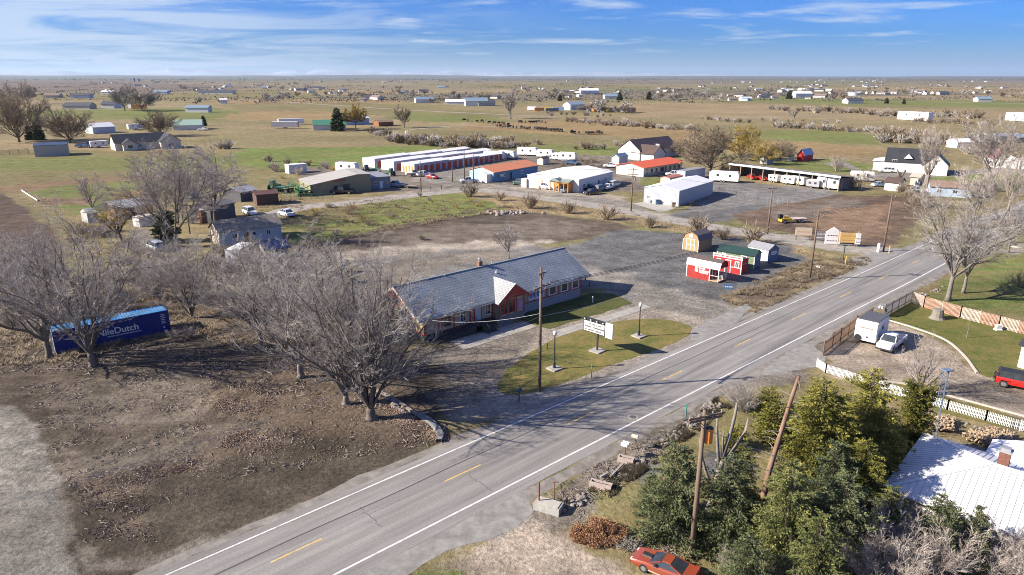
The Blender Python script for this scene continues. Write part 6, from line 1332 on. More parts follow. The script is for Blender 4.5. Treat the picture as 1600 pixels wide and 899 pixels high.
def far_house(u, v, L_, W_, e, rz, wi, ri, label=None, group=None, win=False):
    x, y = G(u, v); key = (L_, W_, e, wi, ri, win)
    if key not in protos:
        t = thing('distant_house', None, 'house', (x, y), rz); prof = gable(e, e+W_*.24, W_); profile_solid(prof, 0, L_).build('wall', HM[wi], t); roof_mesh(prof, 0, L_, .2, .5, .4).build('roof', RM[ri], t); protos[key] = t
    else: t = copy_tree(protos[key], (x, y), rz)
    t['label'] = label or '%s walled distant house with %s roof on the far plain' % (hcol[wi][1], rcol[ri][1]); t['group'] = group or 'distant %s houses with %s roofs' % (hcol[wi][1], rcol[ri][1]); t['category'] = 'house'; return t
for (u0, u1, v0, v1, cnt) in ((0, 1600, 122.5, 130, 105), (60, 540, 133, 146, 26), (400, 900, 138, 158, 26), (820, 1400, 134, 158, 56), (1100, 1600, 130, 150, 44)):
    for j in range(cnt):
        if j % 3 == 0: cu, cv = rnd.uniform(u0, u1), rnd.uniform(v0, v1)
        u, v = cu+rnd.gauss(0, 12), min(max(cv+rnd.gauss(0, .8), 122.5), 166); far_house(u, v, *rnd.choice([(11, 7, 2.6), (15, 8, 2.8), (19, 10, 3.4), (8, 6, 2.4)]), rnd.choice([.75, -.8, 0, .2]), rnd.choice([0, 0, 1, 1, 2, 3]), rnd.choice([0, 0, 1, 1, 2, 3]))
for (u, v, L_, W_, e, rz, wi, ri, lb) in ((98, 171, 26, 12, 3.2, 0, 1, 0, 'low tan house with dark roof behind the hedge row on the left plain'), (158, 169.5, 13, 12, 4, 0, 0, 0, 'small white and dark house beside the white machinery on the left plain'), (68, 153, 22, 12, 3.4, .1, 1, 1, 'brown-roofed house on the left far plain'), (110, 154, 26, 13, 4, .1, 2, 0, 'pale blue and tan barn with dark roof right of the brown-roofed house'), (158, 147, 22, 12, 3.4, 0, 0, 2, 'white ranch house with one dark evergreen on the far left'), (240, 147, 24, 12, 3.4, 0, 2, 3, 'white and blue house left of the long dark barn'), (309, 147.5, 62, 16, 3.6, 0, 0, 0, 'very long barn with dark roof and white base on the left far plain'), (344, 162, 8, 8, 4, .4, 0, 2, 'little white barn in front of distant dark trees'), (290, 176, 20, 8, 4, 0, 0, 3, 'two-storey white and blue house alone in the left fields'), (907, 147, 34, 16, 6, .1, 2, 2, 'pale blue distant hall above the machinery farm'), (650, 161, 22, 11, 4, .3, 0, 3, 'white hamlet house with blue-grey gable'), (696, 163.5, 22, 11, 3, 0, 0, 2, 'low white house beside twin evergreens'), (728, 166, 24, 14, 5, .2, 0, 3, 'white farm hall right of the twin evergreens'), (748, 166, 18, 12, 3.4, .2, 3, 0, 'dark-roofed house joined to the hamlet hall'), (1325, 162, 20, 11, 3.5, .2, 0, 0, 'lone white farmhouse on the green far field'), (1243, 153, 26, 14, 6, .1, 2, 2, 'pale blue barn beside the large evergreen mass'), (1528, 159, 18, 10, 3.4, 0, 0, 3, 'white house at the far right before the bare orchard'), (945, 155, 24, 12, 4, .1, 0, 3, 'white-roofed village house left of the rounded evergreen')):
    far_house(u, v, L_, W_, e, rz, wi, ri, lb, 'distinct distant farm buildings')
for i, (u, h) in enumerate(((210, 22), (217, 18))):
    x, y = G(u, 128); m = MB(); m.tube([(0, 0, 0), (0, 0, h), (0, 0, h+2)], [6, 6, 2], 14); o = m.build('grain_silo', M('silo_blue', (.10, .17, .27), .5)); o.location = (x, y, 0); tag(o, ['taller dark blue silo on the left horizon', 'shorter dark blue silo on the left horizon'][i], 'silo')
# distant wooded strips that read as one mass
m = MB(); rnd = random.Random(5)
for k in range(620):
    u, v = rnd.uniform(-100, 1700), 120.5+abs(rnd.gauss(0, 5 if k % 3 == 0 else 2.4)); x, y = G(u, max(v, 121.2)); ln = rnd.uniform(30, 260)*(y/5000)
    for j in range(12):
        a = (rnd.random()-.5)*ln; q = rnd.uniform(1.5, 4.5)*(.5+y/7000); leafy_clump(m, (x+a, y+rnd.gauss(0, 20), q*.6), q, 5, q*.9, rnd, (1.6, 1, .7))
for k in range(230):      # straight hedge lines between the far fields
    u, v = rnd.uniform(-50, 1650), rnd.uniform(123, 160); x, y = G(u, v); an = rnd.choice([.37, .37, 1.94]); ln = rnd.uniform(60, 320); n_ = int(ln/7)
    for j in range(n_): a = (j/n_-.5)*ln; q = rnd.uniform(.8, 2.6); leafy_clump(m, (x+a*math.cos(an), y+a*math.sin(an), q*.6), q, 5, q*.9, rnd, (1.6, 1, .7))
tag(m.build('distant_treeline', foliage_mat('far_trees', (.045, .047, .045), (.095, .088, .08), (.14, .125, .11), .01), fix=False), kind='stuff')
# ---- loose ground cover
from mathutils.noise import noise as mnoise_
def mnoise(p): return mnoise_(Vector(p))
def scatter(name, mat, spots, fn, seed):
    m = MB(); rnd = random.Random(seed)
    for (poly, cnt, sc) in spots:
        P = [G(*p) for p in poly]; xs = [p[0] for p in P]; ys = [p[1] for p in P]; c = 0; tries = 0
        while c < cnt and tries < cnt*40:
            tries += 1; x, y = rnd.uniform(min(xs), max(xs)), rnd.uniform(min(ys), max(ys)); ins = False
            for (x1, y1), (x2, y2) in zip(P, P[1:]+P[:1]):
                if (y1 > y) != (y2 > y) and x < (x2-x1)*(y-y1)/(y2-y1)+x1: ins = not ins
            if ins and mnoise((x*.33, y*.33, seed))+.55*mnoise((x*1.1, y*1.1, seed+5))+rnd.uniform(-.22, .22) > .06: fn(m, x, y, sc, rnd); c += 1
    return tag(m.build(name, mat, fix=False), kind='stuff')
def weed(m, x, y, s, rnd):
    for _ in range(9):
        az = rnd.uniform(0, 6.28); l = s*rnd.uniform(.3, 1); e = (x+math.cos(az)*l*.7, y+math.sin(az)*l*.7, l*.8); w_ = .025*(1+s); i = len(m.v)
        m.v += [(x-w_, y, 0), (x+w_, y, 0), e]; m.f.append((i, i+1, i+2))
def stick(m, x, y, s, rnd):
    az = rnd.uniform(0, 6.28); l = s*rnd.uniform(.2, 1); m.tube([(x, y, .03), (x+math.cos(az)*l*.5, y+math.sin(az)*l*.5, .06+rnd.random()*.12*s), (x+math.cos(az+.4)*l, y+math.sin(az+.4)*l, .04)], .012+.012*s, 3, cap=False)
def leafbit(m, x, y, s, rnd):
    for _ in range(5):
        a = x+rnd.gauss(0, .25); b = y+rnd.gauss(0, .25); i = len(m.v); r_ = s*rnd.uniform(.05, .13)
        m.v += [(a-r_, b, .02), (a, b-r_*.6, .05+rnd.random()*.06), (a+r_, b+r_*.2, .03), (a, b+r_*.7, .06+rnd.random()*.06)]; m.f.append((i, i+1, i+2, i+3))
def stone(m, x, y, s, rnd):
    r_ = s*rnd.uniform(.12, .42); n = 6; i = len(m.v)
    for z, k in ((0, 1), (r_*.6, .95), (r_*1.0, .5)):
        for j in range(n): a = 6.283*j/n+rnd.uniform(-.3, .3); q = r_*k*rnd.uniform(.75, 1.15); m.v.append((x+math.cos(a)*q, y+math.sin(a)*q, z))
    for z in (0, 1):
        for j in range(n): m.f.append((i+z*n+j, i+z*n+(j+1) % n, i+(z+1)*n+(j+1) % n, i+(z+1)*n+j))
    m.f.append(tuple(i+2*n+j for j in range(n)))
STRAW = foliage_mat('straw_weed', (.22, .17, .11), (.36, .29, .19), (.44, .37, .27), .5); LEAF = foliage_mat('leaf_litter', (.17, .12, .085), (.34, .245, .18), (.46, .36, .28), .4)
scatter('dry_weeds', STRAW, [([(1130, 470), (1180, 440), (1262, 408), (1355, 402), (1362, 412), (1300, 436), (1180, 490)], 2600, .55), ([(780, 314), (900, 322), (1100, 352), (1300, 398), (1290, 408), (1080, 364), (900, 336), (780, 326)], 500, .5), ([(440, 400), (520, 378), (700, 345), (800, 330), (800, 322), (700, 335), (560, 360), (440, 385)], 1500, .6), ([(470, 330), (600, 310), (790, 318), (760, 336), (600, 360), (480, 350)], 1200, .6), ([(180, 420), (480, 400), (620, 520), (480, 560), (330, 540), (180, 480)], 3200, .7), ([(-40, 470), (120, 430), (260, 470), (160, 560), (-40, 580)], 2600, .7), ([(110, 345), (260, 400), (260, 430), (100, 400)], 900, .8), ([(1100, 899), (1240, 830), (1400, 899)], 900, .35), ([(400, 300), (480, 300), (470, 340), (400, 330)], 500, .6), ([(850, 240), (1000, 245), (990, 262), (860, 262)], 400, .8)], weed, 3)
scatter('leaf_litter', LEAF, [([(300, 600), (480, 560), (640, 600), (700, 672), (690, 695), (560, 710), (330, 760), (150, 850), (110, 750), (300, 690)], 900, .55), ([(590, 625), (690, 665), (700, 690), (640, 680)], 500, .7), ([(110, 740), (180, 745), (220, 800), (240, 850), (160, 855), (130, 790)], 170, .6), ([(205, 735), (240, 722), (400, 680), (440, 700), (300, 735), (220, 752)], 300, .55), ([(330, 640), (400, 590), (440, 600), (400, 660)], 260, .7), ([(340, 690), (400, 668), (420, 690), (370, 712)], 200, .8)], leafbit, 4)
scatter('fallen_sticks', foliage_mat('stick_pale', (.14, .11, .09), (.28, .24, .20), (.38, .34, .29), 2), [([(20, 570), (240, 540), (700, 660), (700, 690), (300, 760), (140, 860), (60, 680)], 1500, .9), ([(-20, 480), (200, 480), (500, 560), (640, 640), (300, 600), (0, 590)], 1500, 1.4), ([(830, 780), (980, 700), (1100, 640), (1060, 690), (960, 770), (880, 800)], 260, 1.0), ([(900, 800), (1080, 840), (1100, 899), (1000, 880)], 240, .9)], stick, 5)
scatter('ditch_stones', M('rock_grey', (.24, .21, .18), .9, .4, 4, dirt=(.10, .09, .08), dirt_amt=.8), [([(855, 790), (930, 765), (1000, 718), (1110, 628), (1130, 634), (1040, 700), (940, 778), (880, 800)], 240, .6), ([(1430, 462), (1475, 447), (1478, 452), (1436, 468)], 20, .7), ([(590, 620), (600, 618), (700, 672), (690, 690)], 30, .8), ([(1440, 640), (1640, 690), (1640, 706), (1450, 676)], 40, .5)], stone, 6)
scatter('ditch_weeds', foliage_mat('weed_dark', (.035, .032, .022), (.085, .072, .048), (.16, .135, .09), 1), [([(850, 790), (935, 760), (1010, 708), (1120, 622), (1160, 625), (1070, 690), (960, 775), (880, 805)], 1700, .4)], weed, 7)
scatter('firewood_logs', M('log_cut', (.36, .27, .18), .9, .5, 5, dirt=(.2, .13, .09), dirt_amt=.8), [([(1442, 655), (1520, 668), (1640, 704), (1640, 722), (1520, 694), (1442, 672)], 1500, .62)], lambda m, x, y, s, rnd: m.tube([(x, y, .1+rnd.random()*.55), (x+rnd.gauss(0, .22), y+rnd.gauss(0, .22), .15+rnd.random()*.6)], .05+rnd.random()*.05, 5), 8)
# brown dead evergreen brush heaps by the pull-off
m = MB(); rnd = random.Random(6); cx, cy = G(935, 835)
for k in range(46):
    a = rnd.uniform(0, 6.28); q = rnd.random()**.6*1.5; leafy_clump(m, (cx+math.cos(a)*q*1.25, cy+math.sin(a)*q*.9, .2+(1.5-q)*.45*rnd.random()), .42, 420, .075, rnd, (1, 1, .7))
b_ = m.build('brush_heap', DEADN, fix=False); tag(b_, 'heap of rust-brown dead evergreen branches beside the dirt pull-off', 'brush heap')
m = MB(); cx, cy = G(982, 855)
for k in range(260):
    a = rnd.uniform(0, 6.28); q = rnd.random()**.7*.9; z = .1+rnd.random()*.45*(1-q*.7); b = Vector((cx+math.cos(a)*q, cy+math.sin(a)*q*.7, z)); d = Vector((rnd.gauss(0, 1), rnd.gauss(0, 1), rnd.gauss(0, .3))).normalized(); m.tube([b, b+d*.3], .018, 4)
tag(m.build('stick_heap', BARKP, fix=False), 'pile of grey cut sticks between the dead brush heap and red car', 'stick pile')
# ------------------------------------------------------------------ lawns, walks, drives
LAWN = None
def grass_mat(name, a, b, c_, s=1.0):
    m, nt, bs = base_mat(name); L = nt.links.new; tc = nd(nt, 'ShaderNodeTexCoord')
    def N(sc, d, r): n = nd(nt, 'ShaderNodeTexNoise'); n.inputs['Scale'].default_value = sc; n.inputs['Detail'].default_value = d; n.inputs['Roughness'].default_value = r; L(tc.outputs['Object'], n.inputs['Vector']); return n.outputs['Fac']
    cr = nd(nt, 'ShaderNodeValToRGB'); e = cr.color_ramp.elements; e[0].position = .38; e[0].color = (*a, 1); e[1].position = .62; e[1].color = (*b, 1)
    L(N(.35*s, 8, .72), cr.inputs[0])
    mr = nd(nt, 'ShaderNodeMapRange'); mr.inputs['From Min'].default_value = .5; mr.inputs['From Max'].default_value = .64; mr.inputs['To Max'].default_value = .8; L(N(2.2*s, 8, .8), mr.inputs['Value'])
    mx = nd(nt, 'ShaderNodeMix', data_type='RGBA'); L(mr.outputs[0], mx.inputs[0]); L(cr.outputs[0], mx.inputs[6]); mx.inputs[7].default_value = (*c_, 1)
    L(mx.outputs[2], bs.inputs['Base Color']); bs.inputs['Roughness'].default_value = .9; bs.inputs['Specular IOR Level'].default_value = .1
    bp = nd(nt, 'ShaderNodeBump'); bp.inputs['Strength'].default_value = .7; bp.inputs['Distance'].default_value = .08; L(N(6*s, 4, .7), bp.inputs['Height']); L(bp.outputs[0], bs.inputs['Normal']); return m
LW1 = grass_mat('lawn_island_grass', (.085, .105, .025), (.20, .155, .055), (.26, .185, .095)); LW2 = grass_mat('lawn_right_grass', (.075, .10, .022), (.155, .135, .045), (.20, .15, .07)); LW3 = grass_mat('grass_dark', (.05, .07, .018), (.10, .10, .035), (.14, .11, .05))
sheet('lawn', [(779, 612), (786, 585), (815, 560), (862, 532), (920, 512), (985, 500), (1040, 500), (1074, 508), (1080, 518), (1062, 532), (1030, 545), (995, 557), (950, 572), (905, 590), (868, 603), (830, 614), (800, 617)], .02, LW1, .12, .6, 3)
PALEW = M('walk_concrete', (.33, .31, .275), .9, .3, .8, dirt=(.22, .19, .16), dirt_amt=.6)
def dsheet(name, sn, z, mat, jit=.05): return sheet(name, [DP(*p) for p in sn], z, mat, jit, 1.0, 5, world=True, round_=False)
dsheet('path', [(2.5, -1.7), (13.6, -2.3), (13.6, -4.9), (2.0, -4.9)], .024, PALEW)
dsheet('path', [(13.6, -7.4), (30.5, -8.2), (30.5, -9.8), (13.2, -9.2)], .022, PALEW)
dsheet('lawn', [(13.7, -.1), (29, -.1), (31, -2.5), (30, -7.0), (14, -6.6)], .02, LW3, .15)
sheet('lawn', [(1386, 499), (1424, 470), (1500, 489), (1605, 519), (1640, 560), (1560, 588), (1528, 582), (1505, 550), (1470, 526), (1430, 508)], .02, LW2, .08, .6, 8)
sheet('lawn', [(1352, 596), (1420, 604), (1500, 630), (1640, 672), (1640, 682), (1500, 652), (1420, 628), (1360, 608)], .02, LW2, .08, .6, 9)
# curbs
CURB = M('curb_pale', (.46, .42, .36), .9, .2, 2)
def curb(px, w_=.2, h=.14, mat=CURB, name='kerb'):
    P = cat_rom([G(*p) for p in px], 8); m = MB()
    for a, b in zip(P[:-1], P[1:]):
        n_ = (b-a).normalized(); n_ = Vector((-n_.y, n_.x))*w_/2; i = len(m.v)
        m.v += [(*(a-n_), 0), (*(a+n_), 0), (*(a+n_), h), (*(a-n_), h), (*(b-n_), 0), (*(b+n_), 0), (*(b+n_), h), (*(b-n_), h)]
        m.f += [(i, i+4, i+7, i+3), (i+3, i+7, i+6, i+2), (i+2, i+6, i+5, i+1)]
    return struct(m.build(name, mat))
curb([(1384, 500), (1425, 512), (1475, 531), (1505, 555), (1527, 584)], .22); curb([(1352, 594), (1420, 602), (1500, 624), (1640, 662)], .18)
curb([(590, 612), (615, 625), (640, 642), (655, 652)], .3, .22, M('kerb_old', (.24, .21, .18), .9, .3, 2)); curb([(655, 650), (675, 664), (688, 680), (686, 692)], .5, .35, M('kerb_bluegrey', (.20, .20, .195), .9, .3, 2))
curb([(1576, 385), (1600, 388), (1640, 382)], .3, .2)
# manhole
m = MB(); m.tube([(0, 0, .016), (0, 0, .022)], .5, 20); o = m.build('manhole_cover', M('manhole_ring', (.33, .30, .26), .7, .3, 4)); o.location = (*G(989, 652), 0); struct(o)
m = MB(); m.tube([(0, 0, .022), (0, 0, .026)], .33, 20); o = m.build('manhole_cover', M('manhole_iron', (.12, .11, .10), .6, .3, 6)); o.location = (*G(989, 652), 0); struct(o)
# ------------------------------------------------------------------ container
A_ = Vector(G(98, 551.5)); B_ = Vector(G(267, 516.5)); d_ = (A_-B_).normalized(); rz = math.atan2(-d_.y, -d_.x); CL = 12.0; o_ = B_+d_*CL
BLUC = M('container_blue', (.010, .030, .20), .45, .12, 1.2, dirt=(.03, .05, .16), dirt_amt=.6); BLUT = M('container_roof_blue', (.035, .19, .42), .45, .15, 1, dirt=(.25, .27, .28), dirt_amt=.5)
t = thing('shipping_container', 'blue corrugated shipping container lying under the bare trees', 'container', (o_.x, o_.y), rz)
m = MB(); n = 66; prof = []
for k in range(n): x = .15+(CL-.3)*k/n; q = (CL-.3)/n; prof += [(x, 0 if k % 2 == 0 else .045), (x+q*.75, 0 if k % 2 == 0 else .045)]
pts = [(0, 0)]+prof+[(CL, 0), (CL, 2.44), (0, 2.44)]
m.extrude(pts, .15, 2.6, 'z'); b = m.build('body', BLUC, t)
m = MB()
for z in (0.0, 2.52): m.box(-.02, CL+.02, -.03, .04, z+.02, z+.16); m.box(-.02, CL+.02, 2.4, 2.47, z+.02, z+.16)
for x in (-.03, CL-.12): m.box(x, x+.15, -.035, .1, .02, 2.66); m.box(x, x+.15, 2.36, 2.475, .02, 2.66)
m.build('frame', BLUC, t)
m = MB()
for k in range(36): x = .1+k*(CL-.2)/36; m.box(x, x+(CL-.2)/72, .06, 2.38, 2.6, 2.645)
m.box(.05, CL-.05, .05, 2.39, 2.58, 2.61); m.build('roof', BLUT, t)
m = MB(); m.box(-.06, -.02, .1, 2.35, .12, 2.6); dr = m.build('door', M('container_door', (.30, .36, .44), .6, .3, 2, dirt=(.5, .5, .5)), t); m = MB()
for y in (.5, .95, 1.5, 1.95): m.tube([(-.1, y, .15), (-.1, y, 2.55)], .03, 6)
m.build('lock_rods', GALV, dr)
TXW = M('container_lettering', (.60, .63, .68), .6, .08)
text('NileDutch', 1.05, TXW, b, (6.4, -.01, 1.35), (PI/2, 0, 0), bold=.022)
m = MB(); rb = random.Random(3); x = 5.2
while x < 8.8: w_ = rb.uniform(.06, .14); m.box(x, x+w_, -.01, -.002, .72, .84); x += w_+.05
m.build('lettering', TXW, b)
m = MB()
for k in range(6): m.box(CL-.9, CL-.45, -.01, -.002, 2.2-k*.22, 2.28-k*.22)
m.box(CL-.75, CL-.6, -.01, -.002, .5, .7); m.build('lettering', TXW, b)
# ------------------------------------------------------------------ lamp posts and the letter-board sign
def lamp(px, vtop, label):
    x, y = G(*px); Hh = HT(px[0], px[1], vtop); t = thing('lamp_post', label, 'lamp post', (x, y), a0, 'lamp posts on the grass island')
    m = MB(); m.box(-.65, .65, -.65, .65, 0, .16); m.build('base', CONC, t); m = MB(); m.tube([(0, 0, .16), (0, 0, .8), (0, 0, .95), (0, 0, Hh-.55)], [.17, .14, .08, .055], 10); m.build('post', M('lamp_post_black', (.03, .035, .04), .5), t, smooth=False)
    m = MB(); m.tube([(0, 0, Hh-.55), (0, 0, Hh-.42), (0, 0, Hh-.2), (0, 0, Hh-.08), (0, 0, Hh)], [.07, .19, .22, .16, .03], 12); m.build('lamp_globe', M('lamp_globe_white', (.75, .75, .72), .3, .03), t, smooth=True)
lamp((866, 577), 517, 'black lamp post with white globe nearer the utility pole'); lamp((998, 526), 473, 'black lamp post with white globe at the far end of the grass island')
x, y = G(933, 549); rz = R(-44); t = thing('letter_board_sign', 'white changeable letter board sign on a black post in the island', 'sign', (x, y), rz)
m = MB(); m.box(-.7, .7, -.7, .7, 0, .15); m.build('base', CONC, t); m = MB(); m.box(-.09, .09, -.07, .07, .15, 2.3); m.build('post', BLKM, t)
m = MB(); m.box(-2.0, 1.05, -.12, .12, 2.1, 3.75); bd = m.build('board_frame', BLKM, t); m = MB(); m.box(-1.9, .98, -.15, -.12, 2.2, 3.38); pn = m.build('board_panel', TRIMW, bd)
m = MB(); rb = random.Random(7)
for r_i, (xa, xb) in enumerate(((-1.5, .6), (-1.8, .85), (-1.7, .7))):
    x_ = xa; z = 3.12-r_i*.36
    while x_ < xb:
        w_ = rb.uniform(.07, .12)
        if rb.random() > .16: m.box(x_, x_+w_, -.156, -.15, z-.1, z+.1)
        x_ += w_+.035
m.build('lettering', M('lettering_black', (.03, .03, .05)), pn)
m = MB()
for k in range(4): m.tube([(-1.7+k*.85, -.2, 3.6), (-1.7+k*.85, -.32, 3.66)], .07, 8)
m.build('sign_lights', TRIMW, bd)
m = MB(); m.box(1.08, 2.05, -.09, .09, 2.0, 3.75); sp_ = m.build('side_panel', M('panel_white', (.74, .74, .73), .5), t); m = MB(); [m.box(1.3+.1*(k % 2), 1.75, -.096, -.09, 3.4-k*.27, 3.46-k*.27) for k in range(5)]; m.build('lettering', M('lettering_grey', (.45, .45, .48)), sp_)
# ------------------------------------------------------------------ signs at the street entrance
def board(px, z0, z1, w_, label, mat, rz=-.15, shape='rect', posts=(-.4, .4), pm=None, text_m=None, rows=2, post_t=.14, group=None):
    x, y = G(*px); t = thing('business_sign', label, 'sign', (x, y), rz, group); m = MB()
    if shape == 'house': m.extrude([(-w_/2, z0), (w_/2, z0), (w_/2, z1*.72), (0, z1), (-w_/2, z1*.72)], -.08, .08, 'y')
    else: m.box(-w_/2, w_/2, -.06, .06, z0, z1)
    b = m.build('board', mat, t)
    for p in posts: m = MB(); m.box(p*w_-post_t/2, p*w_+post_t/2, .07, .07+post_t, 0, z1+(.3 if shape == 'posts' else -.1)); m.build('post', pm or WOODP, t)
    if text_m:
        m = MB(); rb = random.Random(int(px[0]))
        for r_ in range(rows):
            z = z0+(z1*(.72 if shape == 'house' else 1)-z0)*(r_+.6)/(rows+.3); xx = -w_*.38
            while xx < w_*.36: q = rb.uniform(.12, .3); m.box(xx, xx+q, -.09 if shape == 'house' else -.07, -.08 if shape == 'house' else -.06, z-.08, z+.08); xx += q+.09
        m.build('lettering', text_m, b)
    return t
DKL = M('lettering_dark', (.06, .06, .07)); BRL = M('lettering_brown', (.45, .22, .12))
board((1254, 376), 1.0, 2.5, 3.0, 'pale wooden sign left of the entrance pole', M('sign_cream', (.55, .45, .33), .7, .1), text_m=BRL, rows=1)
board((1284, 379), .5, 2.1, 2.8, 'grey lettered sign just right of the entrance pole', M('sign_grey', (.20, .19, .19), .7, .2), text_m=TRIMW, rows=2)
board((1300, 382), .1, 3.3, 2.7, 'white house-shaped sign at the side street entrance', TRIMW, shape='house', posts=(), text_m=DKL, rows=2)
board((1324, 385), .7, 2.5, 3.0, 'yellow wooden sign between two tall posts', M('sign_yellow_wood', (.58, .38, .13), .7, .15), shape='posts', posts=(-.58, .58), pm=M('post_light', (.5, .38, .24)), text_m=BRL, rows=2)
t = board((1339, 386), .5, 1.4, .9, 'pair of small white square signs right of the yellow sign', TRIMW, text_m=DKL, rows=1, posts=(-.4,)); m = MB(); m.box(-.42, .42, -.06, .06, 1.6, 2.5); m.build('board', TRIMW, t)
board((1137, 462), 1.0, 1.7, 1.3, 'small blue and white sign by the display sheds', M('sign_blue', (.08, .16, .30), .6), text_m=TRIMW, rows=1, posts=(-.4, .4), post_t=.06)
def post(px, h, w_, label, mat, name='marker_post', cat='post', extra=None):
    x, y = G(*px); m = MB(); m.tube([(0, 0, 0), (0, 0, h*.9), (0, 0, h)], [w_, w_, w_*.7], 8)
    if extra: extra(m)
    o = m.build(name, mat); o.location = (x, y, 0); tag(o, label, cat); return o
TEAL = M('marker_teal', (.04, .25, .22), .5); YEL = M('marker_yellow', (.65, .45, .10), .6)
post((924, 591), 1.5, .06, 'teal marker post at the road edge of the grass island', TEAL); post((1071, 656), 1.5, .07, 'teal marker post across the road by the ditch', TEAL)
post((1321, 413), 1.3, .09, 'short yellow marker post at the street corner', YEL); post((1389, 396), 1.4, .09, 'yellow marker post right of the corner utility pole', YEL)
post((926, 473), .9, .07, 'short white post beside the depot lawn', TRIMW); post((855, 545), .7, .05, 'tiny dark post at the island edge', BLKM); post((921, 448), .8, .05, 'dark stake at the depot corner', BLKM)
post((771, 592), 1.0, .05, 'thin pale post at the island tip', GALV)
t = thing('street_sign', 'dark street name sign on post at the side street corner', 'sign', G(1317, 408)); m = MB(); m.tube([(0, 0, 0), (0, 0, 2.6)], .06, 6); m.build('post', M('post_dark_green', (.03, .06, .05)), t); m = MB(); m.box(-.08, .08, -.02, .02, 1.5, 2.5); m.box(-.4, .4, -.02, .02, 2.62, 2.8); m.build('sign_plate', M('plate_green', (.02, .10, .07)), t)
t = thing('trail_sign', 'dark post with small blue plate above the bare depot clump', 'sign', G(536, 448)); m = MB(); m.tube([(0, 0, 0), (0, 0, 5.6)], .13, 7); m.build('post', M('post_dark_green', (.03, .06, .05)), t); m = MB(); m.box(.1, .7, -.03, .03, 2.6, 3.9); m.build('sign_plate', M('plate_blue', (.12, .30, .50)), t)
def mailbox(px, label, mat, rz=0, h=1.15, n=1, legs=True):
    x, y = G(*px); t = thing('mailbox', label, 'mailbox', (x, y), rz); m = MB(); m.box(-.05, .05, -.05, .05, 0, h); m.build('post', WOODP, t)
    for k in range(n): m = MB(); m.extrude([(-.11, h), (.11, h), (.11, h+.16), (.06, h+.25), (-.06, h+.25), (-.11, h+.16)], -.28, .28, 'x'); m = m.build('box', mat, t); m.location = (0, (k-(n-1)/2)*.34, 0)
    return t
mailbox((811, 628), 'dark teal mailbox at the roadside left of the island', M('mailbox_teal', (.05, .12, .14), .4), .7); mailbox((976, 716), 'pale mailboxes on one post beside the ditch', TRIMW, -.6, 1.2, 2); mailbox((991, 702), 'single cream mailbox on a thin post by the ditch', M('mailbox_cream', (.55, .48, .38)), -.6, 1.1)
mailbox((1277, 433), 'cream mailbox pair on a brown post beside the roadside utility pole', M('mailbox_cream', (.55, .48, .38)), .8, 1.6, 2); mailbox((1374, 496), 'white post and box with crossbar at the fence end', TRIMW, .8, 1.3, 2)
post((1372, 394), 1.6, .28, 'white utility pedestal at the foot of the corner pole', TRIMW, 'utility_pedestal', 'utility box')
# concrete blocks and planters
def block(px, L_, W_, h, rz, label, mat, name='concrete_block', hole=False):
    x, y = G(*px); t = thing(name, label, 'planter' if hole else 'concrete block', (x, y), rz); m = MB()
    if hole:
        for (a, b, c_, d2) in ((-L_/2, L_/2, -W_/2, -W_/2+.1), (-L_/2, L_/2, W_/2-.1, W_/2), (-L_/2, -L_/2+.1, -W_/2+.1, W_/2-.1), (L_/2-.1, L_/2, -W_/2+.1, W_/2-.1)): m.box(a, b, c_, d2, 0, h)
        m.build('trough', mat, t); m = MB(); m.box(-L_/2+.1, L_/2-.1, -W_/2+.1, W_/2-.1, .02, h*.7); m.build('soil', M('soil_dark', (.07, .055, .045)), t)
    else:
        m.extrude([(-W_/2, 0), (W_/2, 0), (W_/2-.06, h), (-W_/2+.06, h)], -L_/2, L_/2); m.build('block', mat, t); m = MB(); m.box(-L_/2+.15, L_/2-.15, -W_/2+.14, W_/2-.14, h-.01, h+.05); m.build('lid', M('block_lid', (.42, .39, .33)), t)
block((857, 796), 2.0, 1.1, .55, -.45, 'large grey concrete box with lid at the dirt pull-off corner', M('block_grey', (.33, .32, .29), .9, .25, 3)); PK = M('planter_pink', (.42, .34, .30), .9, .2, 3)
block((939, 762), 1.7, .5, .45, -.42, 'long pinkish concrete planter nearer the pull-off', PK, 'planter_box', True); block((978, 722), 1.3, .5, .45, -.42, 'shorter pinkish planter beside the mailboxes', PK, 'planter_box', True)
for (a, b, lb) in (((938, 748), (950, 742), 'weathered plank leaning by the ditch planters'), ((953, 748), (974, 727), 'grey timber lying between the two planters'), ((1118, 722), (1156, 704), 'long grey board lying beyond the pruned tree')):
    p, q = G(*a), G(*b); m = MB(); m.bar((*p, .15), (*q, .2), .16, .1); tag(m.build('timber_plank', M('plank_grey', (.30, .27, .24), .9)), lb, 'plank')
t = post((842, 793), 2.1, .06, 'rusty bent stake standing in the corner weeds', M('stake_rust', (.16, .08, .05), .8), 'fence_stake', 'stake'); post((866, 787), 1.9, .045, 'thin dark stake behind the concrete box', M('stake_rust', (.16, .08, .05), .8), 'fence_stake', 'stake')
